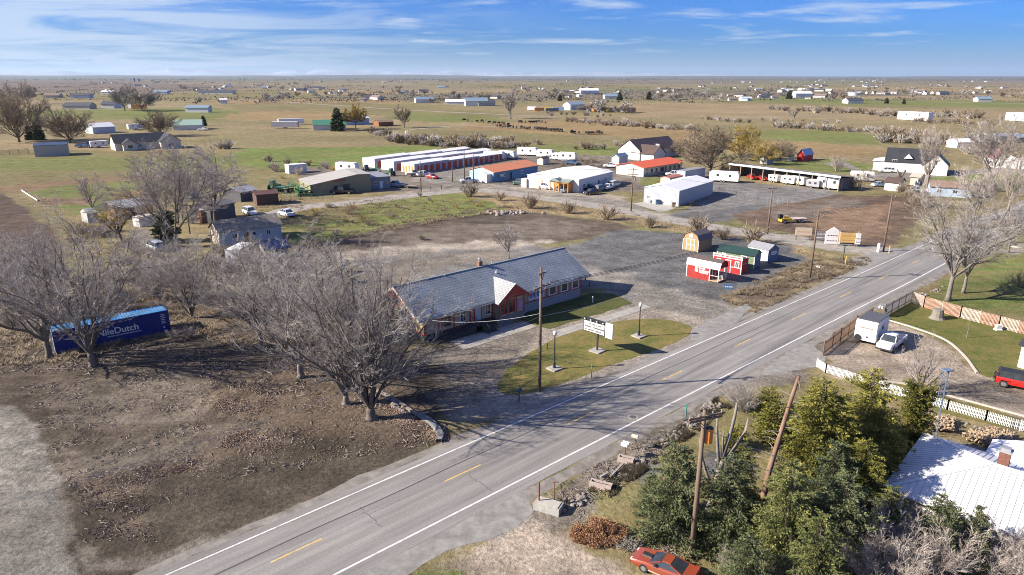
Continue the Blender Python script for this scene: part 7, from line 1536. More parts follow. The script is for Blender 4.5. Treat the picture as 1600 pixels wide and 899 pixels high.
# stump, white block and pipe
x, y = G(1464, 498); m = MB(); m.tube([(0, 0, 0), (0, 0, .3), (0, 0, 1.3)], [1.0, .72, .62], 11); o = m.build('tree_stump', BARKP); o.location = (x, y, 0); tag(o, 'big pale tree stump on the lawn inside the plank fence', 'stump')
x, y = G(1559, 516); m = MB(); m.box(-.4, .4, -.3, .3, 0, .15); m.box(-.3, .3, -.2, .2, .15, .7); o = m.build('well_cap', TRIMW); o.location = (x, y, 0); tag(o, 'small white well box in the middle of the right lawn', 'well cap')
a, b = G(34, 299), G(59, 315); m = MB(); m.tube([(*a, .25), (*b, .25)], .17, 8); tag(m.build('irrigation_pipe', TRIMW), 'white irrigation pipe lying at the corner of the ploughed field', 'pipe')
m = MB(); m.tube([(0, 0, 0), (.05, 0, 1.4), (0, 0, 3.0)], [.05, .035, .012], 5)
for k in range(12): z = .9+k*.17; az = k*2.1; m.tube([(0, 0, z), (math.cos(az)*.35, math.sin(az)*.35, z+.4)], .012, 3)
o = m.build('sapling', BARKP); o.location = (*G(1510, 528), 0); tag(o, 'thin bare sapling on the lawn behind the white pickup', 'sapling')
# ------------------------------------------------------------------ fences
def fence(px, h, name, label, mat, pmat, panel=2.4, board=.14, gap=.012, rails=True, mats=None, cat='fence'):
    P = [Vector(G(*p)) for p in px]; t = thing(name, label, cat, P[0]); rnd = random.Random(int(px[0][0])); bi = 0
    for a, b in zip(P[:-1], P[1:]):
        L_ = (b-a).length; n = max(1, round(L_/panel)); d = (b-a)/n
        for k in range(n):
            p0 = a+d*k-P[0]; p1 = p0+d; m = MB(); u = d.normalized(); nb = max(2, int(d.length/board)); nn = Vector((-u.y, u.x))*.012
            for j in range(nb):
                q0 = p0+u*(j*d.length/nb+gap/2+.05); q1 = p0+u*((j+1)*d.length/nb-gap/2+.05*0); hh = h*rnd.uniform(.985, 1.0); i = len(m.v)
                m.v += [(*(q0-nn), .05), (*(q1-nn), .05), (*(q1+nn), .05), (*(q0+nn), .05), (*(q0-nn), hh), (*(q1-nn), hh), (*(q1+nn), hh), (*(q0+nn), hh)]
                m.f += [(i, i+3, i+2, i+1), (i+4, i+5, i+6, i+7), (i, i+1, i+5, i+4), (i+1, i+2, i+6, i+5), (i+2, i+3, i+7, i+6), (i+3, i, i+4, i+7)]
            if rails:
                for z in (.35, h-.3): m.bar((*(p0+nn*3), z), (*(p1+nn*3), z), .04, .09)
            m.build('fence_panel', mats[bi % len(mats)] if mats else mat, t); bi += 1
            m = MB(); m.bar((*p0, 0), (*p0, h+.08), .11); m.build('post', pmat, t)
        m = MB(); m.bar((*(b-P[0]), 0), (*(b-P[0]), h+.08), .11); m.build('post', pmat, t)
    return t
FG = M('fence_grey_wood', (.20, .19, .185), .9, .25, 3, vec=(1, 1, .3)); FR1 = M('fence_red_board', (.42, .25, .18), .9, .3, 3, dirt=(.5, .45, .38), dirt_amt=.7); FR2 = M('fence_pale_board', (.50, .42, .35), .9, .3, 3, dirt=(.36, .22, .16), dirt_amt=.5); FBR = M('fence_brown_board', (.20, .135, .095), .9, .3, 3); FWH = M('fence_white_vinyl', (.68, .68, .66), .6, .06)
fence([(1381, 496), (1423, 472.5)], 1.75, 'privacy_fence', 'grey board fence running from the roadside mailbox to the lawn corner', FG, FG); fence([(1423, 472.5), (1443, 481), (1500, 497.5), (1560, 513), (1650, 536)], 1.6, 'privacy_fence', 'patchy red and pale plank fence along the back of the right lawn', FR1, FR2, mats=[FR2, FR1, FR1, FR2, FR1])
fence([(1286, 556), (1312, 535), (1337, 515), (1361, 501)], 1.75, 'privacy_fence', 'brown board fence behind the camper and white pickup', FBR, FBR)
fence([(1276, 574), (1290, 583), (1355, 604), (1430, 627), (1480, 641), (1540, 658), (1650, 690)], 1.0, 'picket_fence', 'low white picket fence between evergreens and dirt driveway', FWH, FWH, 2.2, .12, .02)
def rail_fence(px, h, label, mat, step=3.0, wires=2, r=.05, name='post_fence', mesh=False):
    P = [Vector(G(*p)) for p in px]; t = thing(name, label, 'fence', P[0]); m = MB()
    for a, b in zip(P[:-1], P[1:]):
        n = max(1, round((b-a).length/step))
        for k in range(n+1):
            p = a+(b-a)*k/n-P[0]; q = MB(); q.tube([(*p, 0), (*p, h)], r, 5); q.build('post', mat, t)
        for w_ in range(wires): z = h*(w_+1)/wires-.05; m.tube([(*(a-P[0]), z), (*(b-P[0]), z)], r*.45, 3, cap=False)
        if mesh:
            L_ = (b-a).length; n2 = int(L_/.8)
            for k in range(n2): p = a+(b-a)*k/n2-P[0]; q_ = a+(b-a)*min(k+1.5, n2)/n2-P[0]; m.tube([(*p, .05), (*q_, h)], .012, 3, cap=False); m.tube([(*q_, .05), (*p, h)], .012, 3, cap=False)
    m.build('rails', mat, t); return t
rail_fence([(1123, 303), (1150, 309), (1185, 313), (1230, 322)], 1.9, 'chain-link fence between the grey warehouse and the brown field', GALV, 3.0, 2, .045, 'chain_link_fence', True); rail_fence([(655, 299), (690, 297), (720, 299)], 1.3, 'low grey rail fence beside the street utility pole', FG, 4, 2, .08)
rail_fence([(440, 312), (470, 313), (520, 312)], 1.7, 'green-tinted wire fence in front of the machinery yard', M('fence_green', (.10, .18, .12)), 3, 3, .05, 'wire_fence', True); rail_fence([(0, 243), (45, 240)], 2.0, 'brown board yard fence left of the steel shed', FBR, 3, 6, .1)
rail_fence([(770, 195), (900, 189), (1000, 191)], 1.4, 'long pasture wire fence along the cattle field', FG, 12, 3, .08); rail_fence([(110, 279), (200, 276), (330, 270)], 1.2, 'wire fence along the dry ditch in the left pasture', FG, 8, 3, .05)
# ------------------------------------------------------------------ lattice tower
x, y = G(1459, 681); hh = HT(1459, 681, 577); t = thing('antenna_tower', 'slim blue-grey lattice tower beside the arborvitae', 'tower', (x, y), .3); TWM = M('tower_steel', (.18, .24, .32), .5, .1, metal=.3); m = MB(); c3 = [(.3*math.cos(a), .3*math.sin(a)) for a in (0, 2.09, 4.19)]
for cx, cy in c3: m.tube([(cx, cy, 0), (cx*.8, cy*.8, hh)], .03, 5)
for k in range(int(hh/.45)):
    z = k*.45; 
    for j in range(3): a, b = c3[j], c3[(j+1) % 3]; m.tube([(a[0]*.95, a[1]*.95, z), (b[0]*.95, b[1]*.95, z+.45)], .014, 3)
m.build('lattice', TWM, t); m = MB(); m.box(-.4, .4, -.3, .3, hh-.12, hh-.02); m.build('platform', TWM, t)
# ------------------------------------------------------------------ utility poles and wires
ra = math.atan2(dm.y, dm.x); RA = ra
p1, T1 = pole((843, 612), 418, 'tall utility pole at the road edge of the grass island', ((.55, 1.2), (1.9, 2.6)), RA+.15)
p2, T2 = pole((1265, 437), 330, 'utility pole between the display sheds and the road', ((.7, 1.6),), RA+1.4)
p3, T3 = pole((1380, 393), 302, 'utility pole at the corner of the side street', ((.6, 1.2),), RA+1.5)
p4, T4 = pole((1199, 366), 291, 'utility pole in the brown field beyond the display sheds', ((.4, 2.2),), .2)
p5, T5 = pole((986, 330), 262, 'utility pole left of the grey warehouse', ((.5, 2.4), (1.6, 2.4)), .1, tr=(2.6, GALV))
p6, T6 = pole((658, 300), 252, 'plain utility pole by the low rail fence', (), 0); p7, T7 = pole((726, 287), 233, 'taller plain utility pole before the storage rows', (), 0); p8, T8 = pole((740, 288), 242, 'utility pole at the left corner of the blue shop', (), 0)
p9, T9 = pole((1579, 308), 240, 'dark utility pole in front of the pink-roofed house', ((.8, 2.2),), .6); p10, T10 = pole((1569, 380), 330, 'plain pole beside the road bend at the right', (), 0, H_=7.0)
p11, T11 = pole((1080, 872), 641, 'dark utility pole with orange transformer among the spruces', ((.35, 2.5), (.55, 2.4)), RA-.35, tr=(1.75, M('transformer_orange', (.62, .22, .06), .5, .15, 3)), r=.16); pole((341, 456), 362, 'thin pole in the thicket before the old cottage', ((.5, .8),), .4, r=.1); pole((297, 366), 318, 'thin pole between the two tall cottonwoods', ((.4, 1.6),), .4, r=.12); pole((707, 284), 262, 'short pole beside the self-storage lot', (), 0)
z = Vector((0, 0, 1)); left = T1-Vector((*dm, 0))*66; le = 'overhead line along the road %s'
for k, off in enumerate((-1.0, 0, 1.0)):
    o3 = Vector((math.cos(RA+.15), math.sin(RA+.15), 0))*off; q3 = Vector((math.cos(RA+1.4), math.sin(RA+1.4), 0))*off*.6
    wire(T1+o3-z*1.7, T2+q3-z*.5, .9, .022, 'thin overhead line from the island pole to the shed-side pole', group='lines from island pole to shed-side pole')
    wire(T2+q3-z*.5, T3+q3-z*.4, .3, .022, 'thin overhead line from the shed-side pole to the corner pole', group='lines from shed-side pole to corner pole')
wire(T1-z*4.6, (*DP(.3, -1.2), 3.0), .5, .02, 'pale service cable from the island pole to the depot left corner', WIREL, 'service cables'); wire(T2-z*4.0, T1-z*4.9, 1.0, .02, 'pale low cable between the island pole and the shed-side pole', WIREL, 'service cables')
wire(T1-z*4.9, left-z*5, 1.4, .012, 'pale low cable leaving the island pole toward the lower left', WIREL, 'service cables'); hc = G(1388, 757, 3.0); wire(T11-z*1.2, (*hc, 3.0), .5, .018, 'upper pale cable from the spruce pole to the white roof corner', WIREL, 'service cables'); hc2 = G(1384, 770, 2.9); wire(T11-z*2.6, (*hc2, 2.9), .5, .018, 'lower pale cable from the spruce pole to the white roof corner', WIREL, 'service cables')
wire(T5-z*.4, T4-z*.3, .8, .02, 'overhead line from the warehouse pole to the brown field pole'); wire(T4-z*.4, T3-z*.5, .6, .018, 'overhead line from the brown field pole to the corner pole'); wire(T5-z*.5, T8-z*.3, 1.2, .022, 'overhead line from the warehouse pole to the blue shop pole'); wire(T8-z*.3, T6-z*.2, .8, .02, 'overhead line from the blue shop pole to the rail fence pole'); wire(T5-z*2.0, (*G(965, 275, 4), 4.2), .3, .02, 'service cable from the warehouse pole to the white shop', WIREL)
# ------------------------------------------------------------------ vehicles
PW = paint('white', (.70, .70, .70)); PS = paint('silver', (.38, .41, .44)); PB_ = paint('black', (.02, .022, .026)); PDG = paint('dark_green', (.025, .06, .05)); PG = paint('grey', (.14, .16, .19)); PR = paint('red', (.50, .025, .02)); PRB = paint('red_bright', (.60, .02, .015)); POR = paint('orange_red', (.27, .052, .024), dirt=(.20, .085, .05), dirt_amt=.7); PBL = paint('blue', (.05, .11, .22)); PBW = paint('blue_white', (.40, .50, .58))
def veh(kind, pm, a, b, label, group=None, sc=1.0):
    rz, c_ = head(a, b); t = make_vehicle(kind, pm, label, group); t.location = c_; t.rotation_euler = (0, 0, rz); t.scale = (sc, sc, sc); return t
veh('coupe', POR, (1075, 910), (1004, 880), 'faded orange-red sports coupe parked at the bottom edge', sc=.86); veh('pickup', PW, (1402, 534), (1380, 550), 'white pickup parked beside the camper in the dirt driveway', sc=.92); veh('jeep', PRB, (1570, 602), (1612, 611), 'bright red suv with black roof at the right frame edge', sc=.92)
CG = 'cars parked around the white shop'
veh('suv', PDG, (820, 291), (804, 288), 'dark green suv parked left of the white shop', CG, 1.1); veh('suv', PW, (843, 294), (862, 297), 'white suv parked left of the orange porch', CG); veh('car', PG, (869, 298), (886, 302), 'grey car parked in front of the orange porch', CG, 1.05); veh('pickup', PB_, (911, 299), (926, 296), 'black suv-height truck nearest the shop corner', CG, .95); veh('pickup', PB_, (935, 303), (916, 305), 'black pickup standing alone in front of the row', CG, .9); veh('suv', PG, (931, 300), (944, 297), 'dark suv in the middle of the shop side row', CG); veh('pickup', PW, (943, 298), (956, 294.5), 'white pickup in the shop side row', CG, .9); veh('van', PW, (953, 293.5), (966, 290), 'white van at the far end of the shop side row', CG)
veh('pickup', PW, (1061, 275.5), (1047, 275.5), 'white pickup beside the vivid orange roof'); veh('pickup', PS, (632, 293), (606, 291.5), 'silver pickup towing a flatbed beside the olive shop'); veh('pickup', PB_, (547, 303), (524, 303), 'old black pickup in front of the olive shop wall', sc=1.1); veh('car', PR, (668, 278), (682, 280), 'small red car before the self-storage row'); veh('pickup', PW, (743, 286), (724, 286.5), 'white pickup at the blue shop corner pole')
veh('pickup', PW, (655, 276), (668, 274.5), 'white pickup with a boat trailer by the storage row', sc=.9); veh('van', PS, (251, 394), (237, 388), 'silver van on the farm lane beside the leaning willow'); veh('suv', PW, (384, 333), (398, 338), 'white suv behind the old cottage'); veh('car', PW, (459, 341), (437, 334), 'white sedan on the grass right of the old cottage', sc=1.1)
veh('car', PBW, (297, 312), (310, 307), 'pale car between the two cottonwoods'); veh('suv', PW, (1391, 270), (1379, 269.5), 'white suv in front of the white farmhouse garage'); veh('car', PBW, (1368, 292), (1380, 291.5), 'pale blue car beside the small outbuilding'); veh('pickup', PW, (1446, 303), (1419, 301.5), 'white pickup beside the tall pollarded trunk', sc=1.1); veh('car', PR, (1160+28, 281), (1160+34, 282.5), 'red car inside the open storage shed', sc=.9)
veh('pickup', PBL, (124, 231), (142, 231), 'dark pickup in the yard right of the steel shed', sc=1.3); veh('car', PW, (322, 204), (312, 204), 'white car parked at the pale green roofed cottage', sc=1.2); veh('pickup', PR, (1178, 281), (1172, 279), 'red pickup under the open shed roof', sc=.85)
# flatbed, boat, tractors
def flatbed(px0, px1, label, mat=BLKM, L_=5):
    rz, c_ = head(px0, px1); t = thing('flatbed_trailer', label, 'trailer', c_, rz); m = MB(); m.box(-L_/2, L_/2, -1.1, 1.1, .55, .7); m.build('deck', M('deck_wood', (.28, .22, .16)), t); m = MB(); m.bar((L_/2, -.6, .55), (L_/2+1.3, 0, .5), .08); m.bar((L_/2, .6, .55), (L_/2+1.3, 0, .5), .08); m.box(-L_/2, L_/2, -1.12, -1.1, .5, .75); m.box(-L_/2, L_/2, 1.1, 1.12, .5, .75); m.build('frame', mat, t)
    for s in (-1, 1):
        for k in (-.45, .45): wheel(t, k, s*.95, .32)
    return t
flatbed((643, 294), (634, 293), 'low flatbed trailer behind the silver pickup')
rz, c_ = head((640, 276), (655, 275)); t = thing('boat_trailer', 'white boat on its trailer by the storage row', 'boat', c_, rz); m = MB(); m.loft([[(x, -w_, z1), (x, 0, z0), (x, w_, z1)] for x, w_, z0, z1 in ((-2.8, 1.0, .5, 1.3), (0, 1.1, .45, 1.35), (1.8, .8, .6, 1.45), (3.0, .05, 1.2, 1.6))]); m.build('hull', WHITE, t); m = MB(); m.box(-.6, .6, -.7, .7, 1.3, 1.9); m.build('canopy', M('canvas_dark', (.05, .06, .08)), t); wheel(t, -.6, -.9, .3); wheel(t, -.6, .9, .3)
GM = paint('machine_green', (.03, .17, .06)); YM = paint('machine_yellow', (.68, .45, .04))
def tractor(px, label, s=1.0, rz=0, m_=None):
    t = thing('farm_tractor', label, 'tractor', G(*px), rz); mm_ = m_ or GM; m = MB(); m.box(0, 1.6, -.35, .35, .8, 1.4); m.build('bonnet', mm_, t); m = MB(); m.box(-1.0, 0, -.5, .5, .7, 1.2); m.build('body', mm_, t)
    wedge_cabin(-1.0, -.9, -.1, .05, 1.2, 1.05, 1.2, 2.3).build('cab', GLASS, t); m = MB(); m.box(-1.05, 0, -.6, .6, 2.3, 2.42); m.build('cab_roof', mm_, t); wheel(t, -.7, -.8, .75, .35); wheel(t, -.7, .8, .75, .35); wheel(t, 1.2, -.6, .42, .25); wheel(t, 1.2, .6, .42, .25); t.scale = (s, s, s); return t
tractor((610, 275), 'small green tractor in the gravel yard', 1.0, 2.5); tractor((576, 273), 'green tractor behind the olive shop', 1.3, .5); tractor((430, 298), 'green tractor at the left end of the machinery yard', 1.2, 1.0)
def implement(px, label, s=1.0, rz=0, mat=GM):
    t = thing('farm_implement', label, 'farm implement', G(*px), rz); m = MB(); m.box(-1.2, 1.2, -.5, .5, 1.1, 1.3); m.bar((-1.2, -.5, .4), (-1.2, -.5, 2.2), .12); m.bar((1.2, .5, .4), (1.2, .5, 2.2), .12); m.bar((-1.2, -.5, 2.2), (1.2, .5, 1.2), .12); m.build('frame', mat, t)
    m = MB(); [m.tube([(-1.1+k*.37, .55, .38), (-1.1+k*.37, .62, .38)], .36, 10) for k in range(7)]; m.build('discs', mat, t); wheel(t, -1.0, -.7, .45); wheel(t, 1.0, -.7, .45); t.scale = (s, s, s)
for k, (u, v, lb) in enumerate(((441, 302, 'green disc implement with yellow-green frame at the yard gate'), (455, 300, 'green implement before the olive shop left wall'), (469, 303, 'green implement against the yard fence'), (478, 307, 'green implement at the corner of the olive shop'), (588, 272, 'green implement right of the tractor behind the shop'))): implement((u, v), lb, 1.3, k*1.1)
x, y = G(1238, 348); t = thing('yellow_loader_trailer', 'yellow machine with black engine and flat deck in the brown field', 'machine', (x, y), .15); m = MB(); m.box(-.4, 3.0, -.9, .9, .75, .95); m.build('deck', M('deck_pale', (.48, .42, .36)), t); m = MB(); m.box(-2.9, -.4, -.7, .7, .35, 1.0); m.box(-2.4, -1.2, -.5, .5, 1.0, 1.5); m.bar((-.4, -.6, .6), (2.6, -.6, .75), .14); m.build('body', YM, t); m = MB(); m.box(-3.3, -2.5, -.4, .4, 1.0, 1.9); m.build('engine', BLKM, t); wheel(t, -2.2, -.8, .42); wheel(t, -2.2, .8, .42); wheel(t, 1.6, -.8, .4); wheel(t, 1.6, .8, .4)
# campers and recreational vehicles
rz, c_ = head((1364, 540), (1374, 516)); c_ = (G(1359, 531)[0], G(1359, 531)[1], 0); rz = R(46); DKR = M('camper_roof_dark', (.085, .09, .10), .7, .2)
t = trailer(c_, rz, 4.4, 2.35, 2.9, 'white camper trailer with dark roof beside the brown fence', WHITE, DKR, windows=1, axle=1); b = t.children[0]
m = MB(); m.tube([(-2.24, .75, .8), (-2.36, .75, .8)], .36, 16); m.build('spare_wheel', TYRE, t); m = MB(); rb = random.Random(2); yy = -.75
while yy < .6: q = rb.uniform(.08, .16); m.box(-2.225, -2.205, yy, yy+q, 2.0, 2.14); yy += q+.04
m.build('lettering', M('camper_text', (.25, .22, .18)), b); m = MB(); m.box(-2.22, -2.2, -.35, -.15, .9, 1.1); m.build('hatch', BLKM, b)
TRL = [((1113, 283), (1150, 286), 8.5, 3.1, 'white travel trailer parked before the open shed'), ((812, 243), (836, 244), 8.0, 3.2, 'white camper at the left end of the back trailer row'), ((842, 246), (862, 247), 6.5, 3.0, 'shorter white camper in the back trailer row'), ((877, 251), (896, 252), 6.5, 3.1, 'white camper with pale side at the right of the back row'), ((533, 269), (553, 270), 7.5, 3.2, 'white motorhome behind the olive shop'), ((1287, 295), (1306, 297), 6.8, 3.3, 'rounded white camper under the right end of the open shed'), ((1228, 287.5), (1238, 289), 4.2, 2.5, 'white cargo trailer left of its twin under the open shed'), ((1245, 289), (1256, 291), 4.4, 2.6, 'white cargo trailer right of its twin under the open shed'), ((1208, 284.5), (1214, 285.5), 3.4, 2.2, 'small white trailer deep under the open shed'), ((1338, 283), (1355, 284), 6.5, 2.9, 'white camper right of the open shed end wall'), ((763, 249), (782, 250), 8, 3.1, 'white camper roof behind the orange-roofed blue shop'), ((785, 248), (800, 249), 7, 3.0, 'white camper beside the storage row end'), ((145, 231), (166, 230), 7.0, 2.8, 'white camper between steel shed and left farmhouse'), ((203, 203), (222, 202), 9, 3.2, 'white trailer in the yard right of the white hip barn'), ((867, 250), (874, 250.5), 3.4, 2.6, 'small white box trailer in the back row'), ((1420, 188), (1437, 189), 22, 6, 'white trailer shape far off in the right fields'), ((1590, 190), (1606, 191), 22, 6, 'white trailer at the far right frame edge'), ((1268, 293.5), (1276, 294.5), 3.8, 2.3, 'grey tarp-covered trailer under the open shed')]
for i, (a, b, L_, h, lb) in enumerate(TRL):
    rz, c_ = head(a, b); trailer(c_, rz+(0 if i % 3 else .1), L_, 2.4 if L_ < 15 else 6, h, lb, WHITE if i != 17 else M('tarp_grey', (.3, .3, .32)), None, L_ > 5, 'cargo_trailer' if L_ < 5 else 'camper_trailer', 'trailer' if L_ < 5 else 'camper trailer', None, 2, 1 if L_ < 5 else 2)
veh('pickup', PBL, (888, 257), (897, 257.5), 'dark blue pickup in the fenced trailer yard'); veh('car', PW, (851, 248.5), (865, 249), 'white car beside the back row campers'); veh('car', PBL, (795, 247), (806, 247.5), 'dark blue car behind the blue shop'); veh('pickup', PW, (961, 262.5), (950, 262), 'white truck beside the blue-grey roofed shed')
for (a, b, lb) in (((438, 196), (472, 195), 'long white semi trailer on the farm lot left of the green roof'), ((428, 201), (464, 201), 'grey semi trailer in front of the white one')):
    rz, c_ = head(a, b); trailer(c_, rz, 16, 3, 4.0, lb, WHITE if 'white semi' in lb else M('tarp_grey', (.3, .3, .32)), None, False, 'semi_trailer', 'semi trailer', None, 0, 3, z0=1.0)
# scattered yard machinery in the middle plain
rnd = random.Random(31); MC = [paint('junk_white', (.6, .6, .6)), paint('junk_orange', (.55, .22, .06)), paint('junk_yellow', (.5, .36, .06)), PG, PBW]
for k, (u, v) in enumerate(((832, 173), (842, 174), (853, 173), (862, 175), (872, 174), (925, 174), (934, 175), (945, 175), (958, 175), (968, 175), (978, 176), (985, 176), (170, 168), (180, 168), (186, 168), (1495, 232), (1520, 226), (1545, 222), (1560, 222), (1590, 224), (210, 170), (218, 171))):
    if k < 15 or k > 19: trailer((*G(u, v), 0), rnd.uniform(-.4, .4), rnd.uniform(8, 14), 4, rnd.uniform(3, 4.5), 'boxy trailer among scattered machinery on the middle plain', MC[k % 5], MC[k % 5], False, 'yard_trailer', 'trailer', 'machinery scattered on the middle plain', 0, 1, hitch=False)
    else: simple('farm_shed', ['white low shed in the far right junkyard', 'dark open shed in the far right junkyard', 'green-roofed shed in the far right junkyard', 'grey low shed in the far right junkyard', 'shed with bluish roof at the far right edge'][k-15], 'shed', (lambda g: ((g[0], g[1], 0), .1, 12, 7))(G(u, v)), 2.6, 3.8, [WPL, DGY, WCR, WGY, DGY][k-15], [WHITE, MRGY, GRR2, MRGY, M('roof_blue_grey', (.25, .32, .4))][k-15])
# rubble heap and bins
m = MB(); rnd = random.Random(8); cx, cy = G(793, 333)
for k in range(70): stone(m, cx+rnd.gauss(0, 2.6), cy+rnd.gauss(0, .9), 1.3, rnd)
tag(m.build('rubble_pile', M('rubble', (.30, .27, .24), .9, .5, 1.5, dirt=(.35, .12, .05), dirt_amt=.6)), 'rubble and scrap pile between the dirt lot and the side street', 'rubble pile')
for (px, lb, mt) in (((1027, 319.5), 'blue rubbish bin beside the warehouse garage door', PBL), ((1081, 322.5), 'black rubbish bins along the shaded warehouse wall', PB_), ((1052, 324), 'brown barrel planters at the warehouse corner', M('barrel_brown', (.30, .22, .15)))):
    t = thing('rubbish_bin' if 'bin ' in lb or 'bins' in lb else 'barrel_planter', lb, 'bin', G(*px)); m = MB(); m.extrude([(-.35, 0), (.35, 0), (.45, 1.1), (-.45, 1.1)], -.4, .4, 'y'); m.build('bin_body', mt, t); m = MB(); m.box(-.5, .5, -.45, .45, 1.1, 1.2); m.build('lid', mt, t)
# cattle
COWM = [M('cow_black', (.02, .018, .017), .8), M('cow_brown', (.10, .045, .025), .8), M('cow_dark', (.04, .025, .02), .8)]
def cow_mesh():
    m = MB(); R8 = lambda x, w_, z0, z1: [(x, w_*math.cos(a), (z0+z1)/2+(z1-z0)/2*math.sin(a)) for a in [k*PI/4 for k in range(8)]]
    m.loft([R8(-1.05, .12, 1.0, 1.3), R8(-.95, .3, .75, 1.42), R8(-.4, .36, .6, 1.42), R8(.3, .36, .55, 1.42), R8(.8, .28, .65, 1.45), R8(1.05, .16, .8, 1.35), R8(1.35, .12, .62, .95), R8(1.5, .13, .35, .65), R8(1.68, .07, .22, .36)])
    for x in (-.8, .65):
        for s in (-1, 1): m.tube([(x, s*.2, .85), (x-.06, s*.2, .45), (x, s*.2, 0)], [.13, .07, .06], 6)
    m.tube([(-1.05, 0, 1.3), (-1.15, 0, .6)], .03, 4); return m
cm = cow_mesh(); cb = [cm.build('cow', q, fix=False) for q in COWM]; rnd = random.Random(17)
for (a, b, n) in (((742, 191), (800, 197), 9), ((808, 192.5), (856, 193), 9), ((800, 201), (838, 203), 7), ((838, 203), (880, 207), 15), ((888, 208), (905, 210), 4), ((914, 210), (940, 210.5), 7), ((725, 190), (735, 191), 2), ((776, 199), (800, 201), 5)):
    for k in range(n):
        f = (k+rnd.random())/n; u = a[0]+(b[0]-a[0])*f; v = a[1]+(b[1]-a[1])*f+rnd.gauss(0, .5); s = cb[rnd.choice([0, 0, 0, 1, 2])]; o = s.copy(); col.objects.link(o); o.location = (*G(u, v), 0); o.rotation_euler = (0, 0, rnd.uniform(0, 6.28)); o.scale = (1.25,)*3
        tag(o, 'dark cow grazing in the loose herd on the golden field', 'cow', 'cattle herd on the golden field')
for o in cb: bpy.data.objects.remove(o)
# ------------------------------------------------------------------ light, sky, haze, camera
SUN_EL = R(29.5); sx, sy = -.989, -.147
sun = bpy.data.lights.new('sun', 'SUN'); sun.energy = 5.0; sun.angle = R(.53); sun.color = (1, .905, .775)
so = bpy.data.objects.new('sun', sun); col.objects.link(so)
dv = Vector((sx*math.cos(SUN_EL), sy*math.cos(SUN_EL), math.sin(SUN_EL)))
so.rotation_euler = dv.to_track_quat('Z', 'Y').to_euler(); so.location = (-60, 0, 60)
w = bpy.data.worlds.new('World'); scene.world = w; w.use_nodes = True
nt = w.node_tree; L = nt.links.new; bg = nt.nodes['Background']
sky = nd(nt, 'ShaderNodeTexSky', sky_type='NISHITA'); sky.sun_disc = False; sky.sun_elevation = SUN_EL; sky.sun_rotation = math.atan2(sx, sy)
sky.air_density = 1.0; sky.dust_density = .6; sky.ozone_density = 2.0
hs = nd(nt, 'ShaderNodeHueSaturation'); hs.inputs['Saturation'].default_value = 1.25; hs.inputs['Hue'].default_value = .5; L(sky.outputs[0], hs.inputs['Color'])
mt_ = nd(nt, 'ShaderNodeMix', data_type='RGBA', blend_type='MULTIPLY'); mt_.inputs[0].default_value = 1; mt_.inputs[7].default_value = (.135, .41, 1.08, 1); L(hs.outputs[0], mt_.inputs[6])
tc = nd(nt, 'ShaderNodeTexCoord'); sp = nd(nt, 'ShaderNodeSeparateXYZ'); L(tc.outputs['Generated'], sp.inputs[0])
def wm(op, x, y=None, z=None, clamp=False):
    n = nd(nt, 'ShaderNodeMath', operation=op); n.use_clamp = clamp
    for i, q in enumerate((x, y, z)):
        if q is None: continue
        if isinstance(q, (int, float)): n.inputs[i].default_value = q
        else: L(q, n.inputs[i])
    return n.outputs[0]
zz = wm('ADD', wm('MAXIMUM', sp.outputs[2], 0.0), .055)
px_ = wm('DIVIDE', sp.outputs[0], zz); py_ = wm('DIVIDE', sp.outputs[1], zz)
cb = nd(nt, 'ShaderNodeCombineXYZ'); L(px_, cb.inputs[0]); L(wm('MULTIPLY', py_, 1.0), cb.inputs[1])
def wn(scale, det, rg, sc, rot, off=(0, 0, 0), dist=0):
    mp = nd(nt, 'ShaderNodeMapping'); mp.inputs['Scale'].default_value = sc; mp.inputs['Rotation'].default_value = (0, 0, rot); mp.inputs['Location'].default_value = off; L(cb.outputs[0], mp.inputs[0])
    n = nd(nt, 'ShaderNodeTexNoise'); n.inputs['Scale'].default_value = scale; n.inputs['Detail'].default_value = det; n.inputs['Roughness'].default_value = rg; n.inputs['Distortion'].default_value = dist; L(mp.outputs[0], n.inputs['Vector']); return n.outputs['Fac']
def wr(x, a, b, lo, hi):
    n = nd(nt, 'ShaderNodeMapRange', interpolation_type='SMOOTHSTEP'); n.inputs['From Min'].default_value = a; n.inputs['From Max'].default_value = b; n.inputs['To Min'].default_value = lo; n.inputs['To Max'].default_value = hi; L(x, n.inputs['Value']); return n.outputs[0]
n1 = wn(.50, 9, .62, (.8, 1, 1), .35, (3.1, 1.7, 0), 1.0); n2 = wn(.9, 7, .55, (.8, 1.0, 1), .9, (7.7, 2.2, 0), .3)
leftw = wr(sp.outputs[0], -.55, .12, 1.0, 0.0)
up = wr(sp.outputs[2], .0, .13, 1.0, .0)
veil = wm('MULTIPLY', wr(wm('ADD', n1, wm('MULTIPLY_ADD', leftw, .13, wm('MULTIPLY', up, .05))), .50, .72, 0, 1), wm('MULTIPLY_ADD', leftw, .66, .08))
wisp = wm('MULTIPLY', wr(n2, .50, .70, 0, .72), wr(sp.outputs[2], .0, .05, 0, 1))
hz = wr(sp.outputs[2], -.01, .06, .38, 0)
cl = wm('MAXIMUM', wm('MAXIMUM', veil, wisp), hz, clamp=True)
mx = nd(nt, 'ShaderNodeMix', data_type='RGBA'); L(cl, mx.inputs[0]); L(mt_.outputs[2], mx.inputs[6]); mx.inputs[7].default_value = (4.7, 5.4, 6.4, 1)
L(mx.outputs[2], bg.inputs['Color']); bg.inputs['Strength'].default_value = .062
cam = bpy.data.cameras.new('camera'); co = bpy.data.objects.new('camera', cam); col.objects.link(co); scene.camera = co
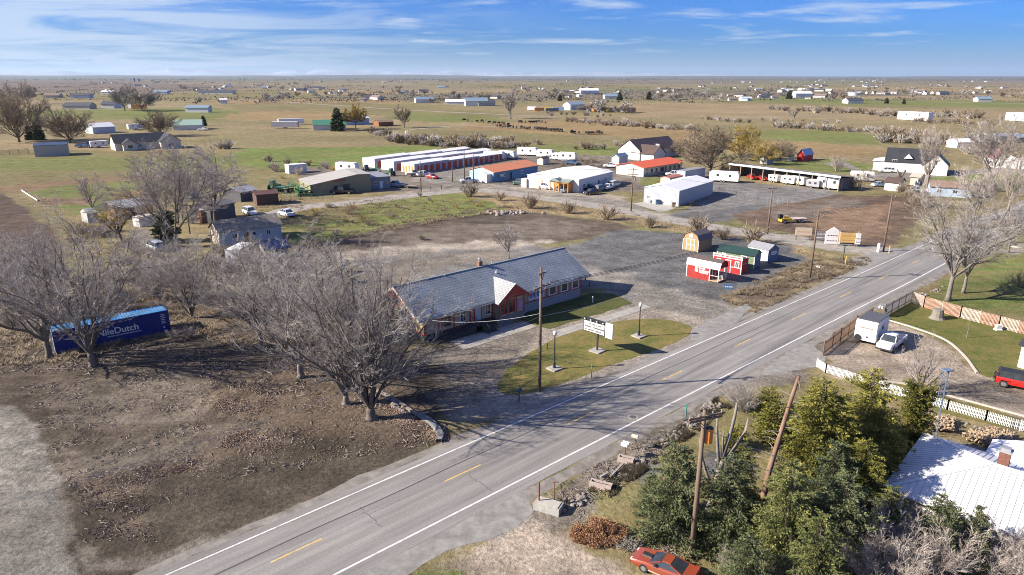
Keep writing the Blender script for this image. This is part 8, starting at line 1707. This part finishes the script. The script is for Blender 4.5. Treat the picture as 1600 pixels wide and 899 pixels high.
cam.sensor_width = 36; cam.lens = 24.0; cam.clip_start = .5; cam.clip_end = 90000
co.location = (0, 0, CAMH); co.rotation_euler = (PI/2-TH, 0, 0)
HAZE = True
if HAZE:
    hzb = MB(); hzb.box(-50000, 50000, -50000, 50000, -3, 560)
    m, n_t, b = base_mat('haze_air'); n_t.nodes.remove(b)
    pv = nd(n_t, 'ShaderNodeVolumePrincipled'); pv.inputs['Color'].default_value = (.62, .80, 1, 1); pv.inputs['Density'].default_value = 2.6e-5; pv.inputs['Anisotropy'].default_value = .2
    n_t.links.new(pv.outputs[0], n_t.nodes['Material Output'].inputs['Volume'])
    hb = hzb.build('haze', m); hb['kind'] = 'stuff'
# faint snow range on the left horizon
mm_ = MB(); rnd = random.Random(2); Np = 90; ring = []
for k in range(Np+1):
    az = R(-52+72*k/Np); env = max(0, math.sin(PI*k/Np))**.5; ring.append((math.sin(az), math.cos(az), env*(170+190*rnd.random()+150*math.sin(k*.23)**2)))
for a, b in zip(ring[:-1], ring[1:]):
    for (r0, h0, r1, h1) in ((38500, 0, 40500, .55), (40500, .55, 42500, 1), (42500, 1, 44500, 0)): mm_.quad((a[0]*r0, a[1]*r0, a[2]*h0), (b[0]*r0, b[1]*r0, b[2]*h0), (b[0]*r1, b[1]*r1, b[2]*h1), (a[0]*r1, a[1]*r1, a[2]*h1))
struct(mm_.build('mountains', M('snow_mountain', (.30, .33, .38), .9, .5, .0004, dirt=(.10, .12, .15), dirt_amt=1), smooth=True))
scene.view_settings.view_transform = 'Standard'; scene.view_settings.look = 'None'; scene.view_settings.exposure = 1.2; scene.view_settings.gamma = 1
scene.cycles.max_bounces = 5; scene.cycles.diffuse_bounces = 2; scene.cycles.glossy_bounces = 2; scene.cycles.transparent_max_bounces = 8; scene.cycles.volume_bounces = 0
scene.cycles.use_adaptive_sampling = True; scene.cycles.adaptive_threshold = .008; scene.cycles.use_denoising = True; scene.cycles.denoising_prefilter = 'NONE'; scene.cycles.pixel_filter_type = 'BLACKMAN_HARRIS'; scene.cycles.filter_width = 1.0
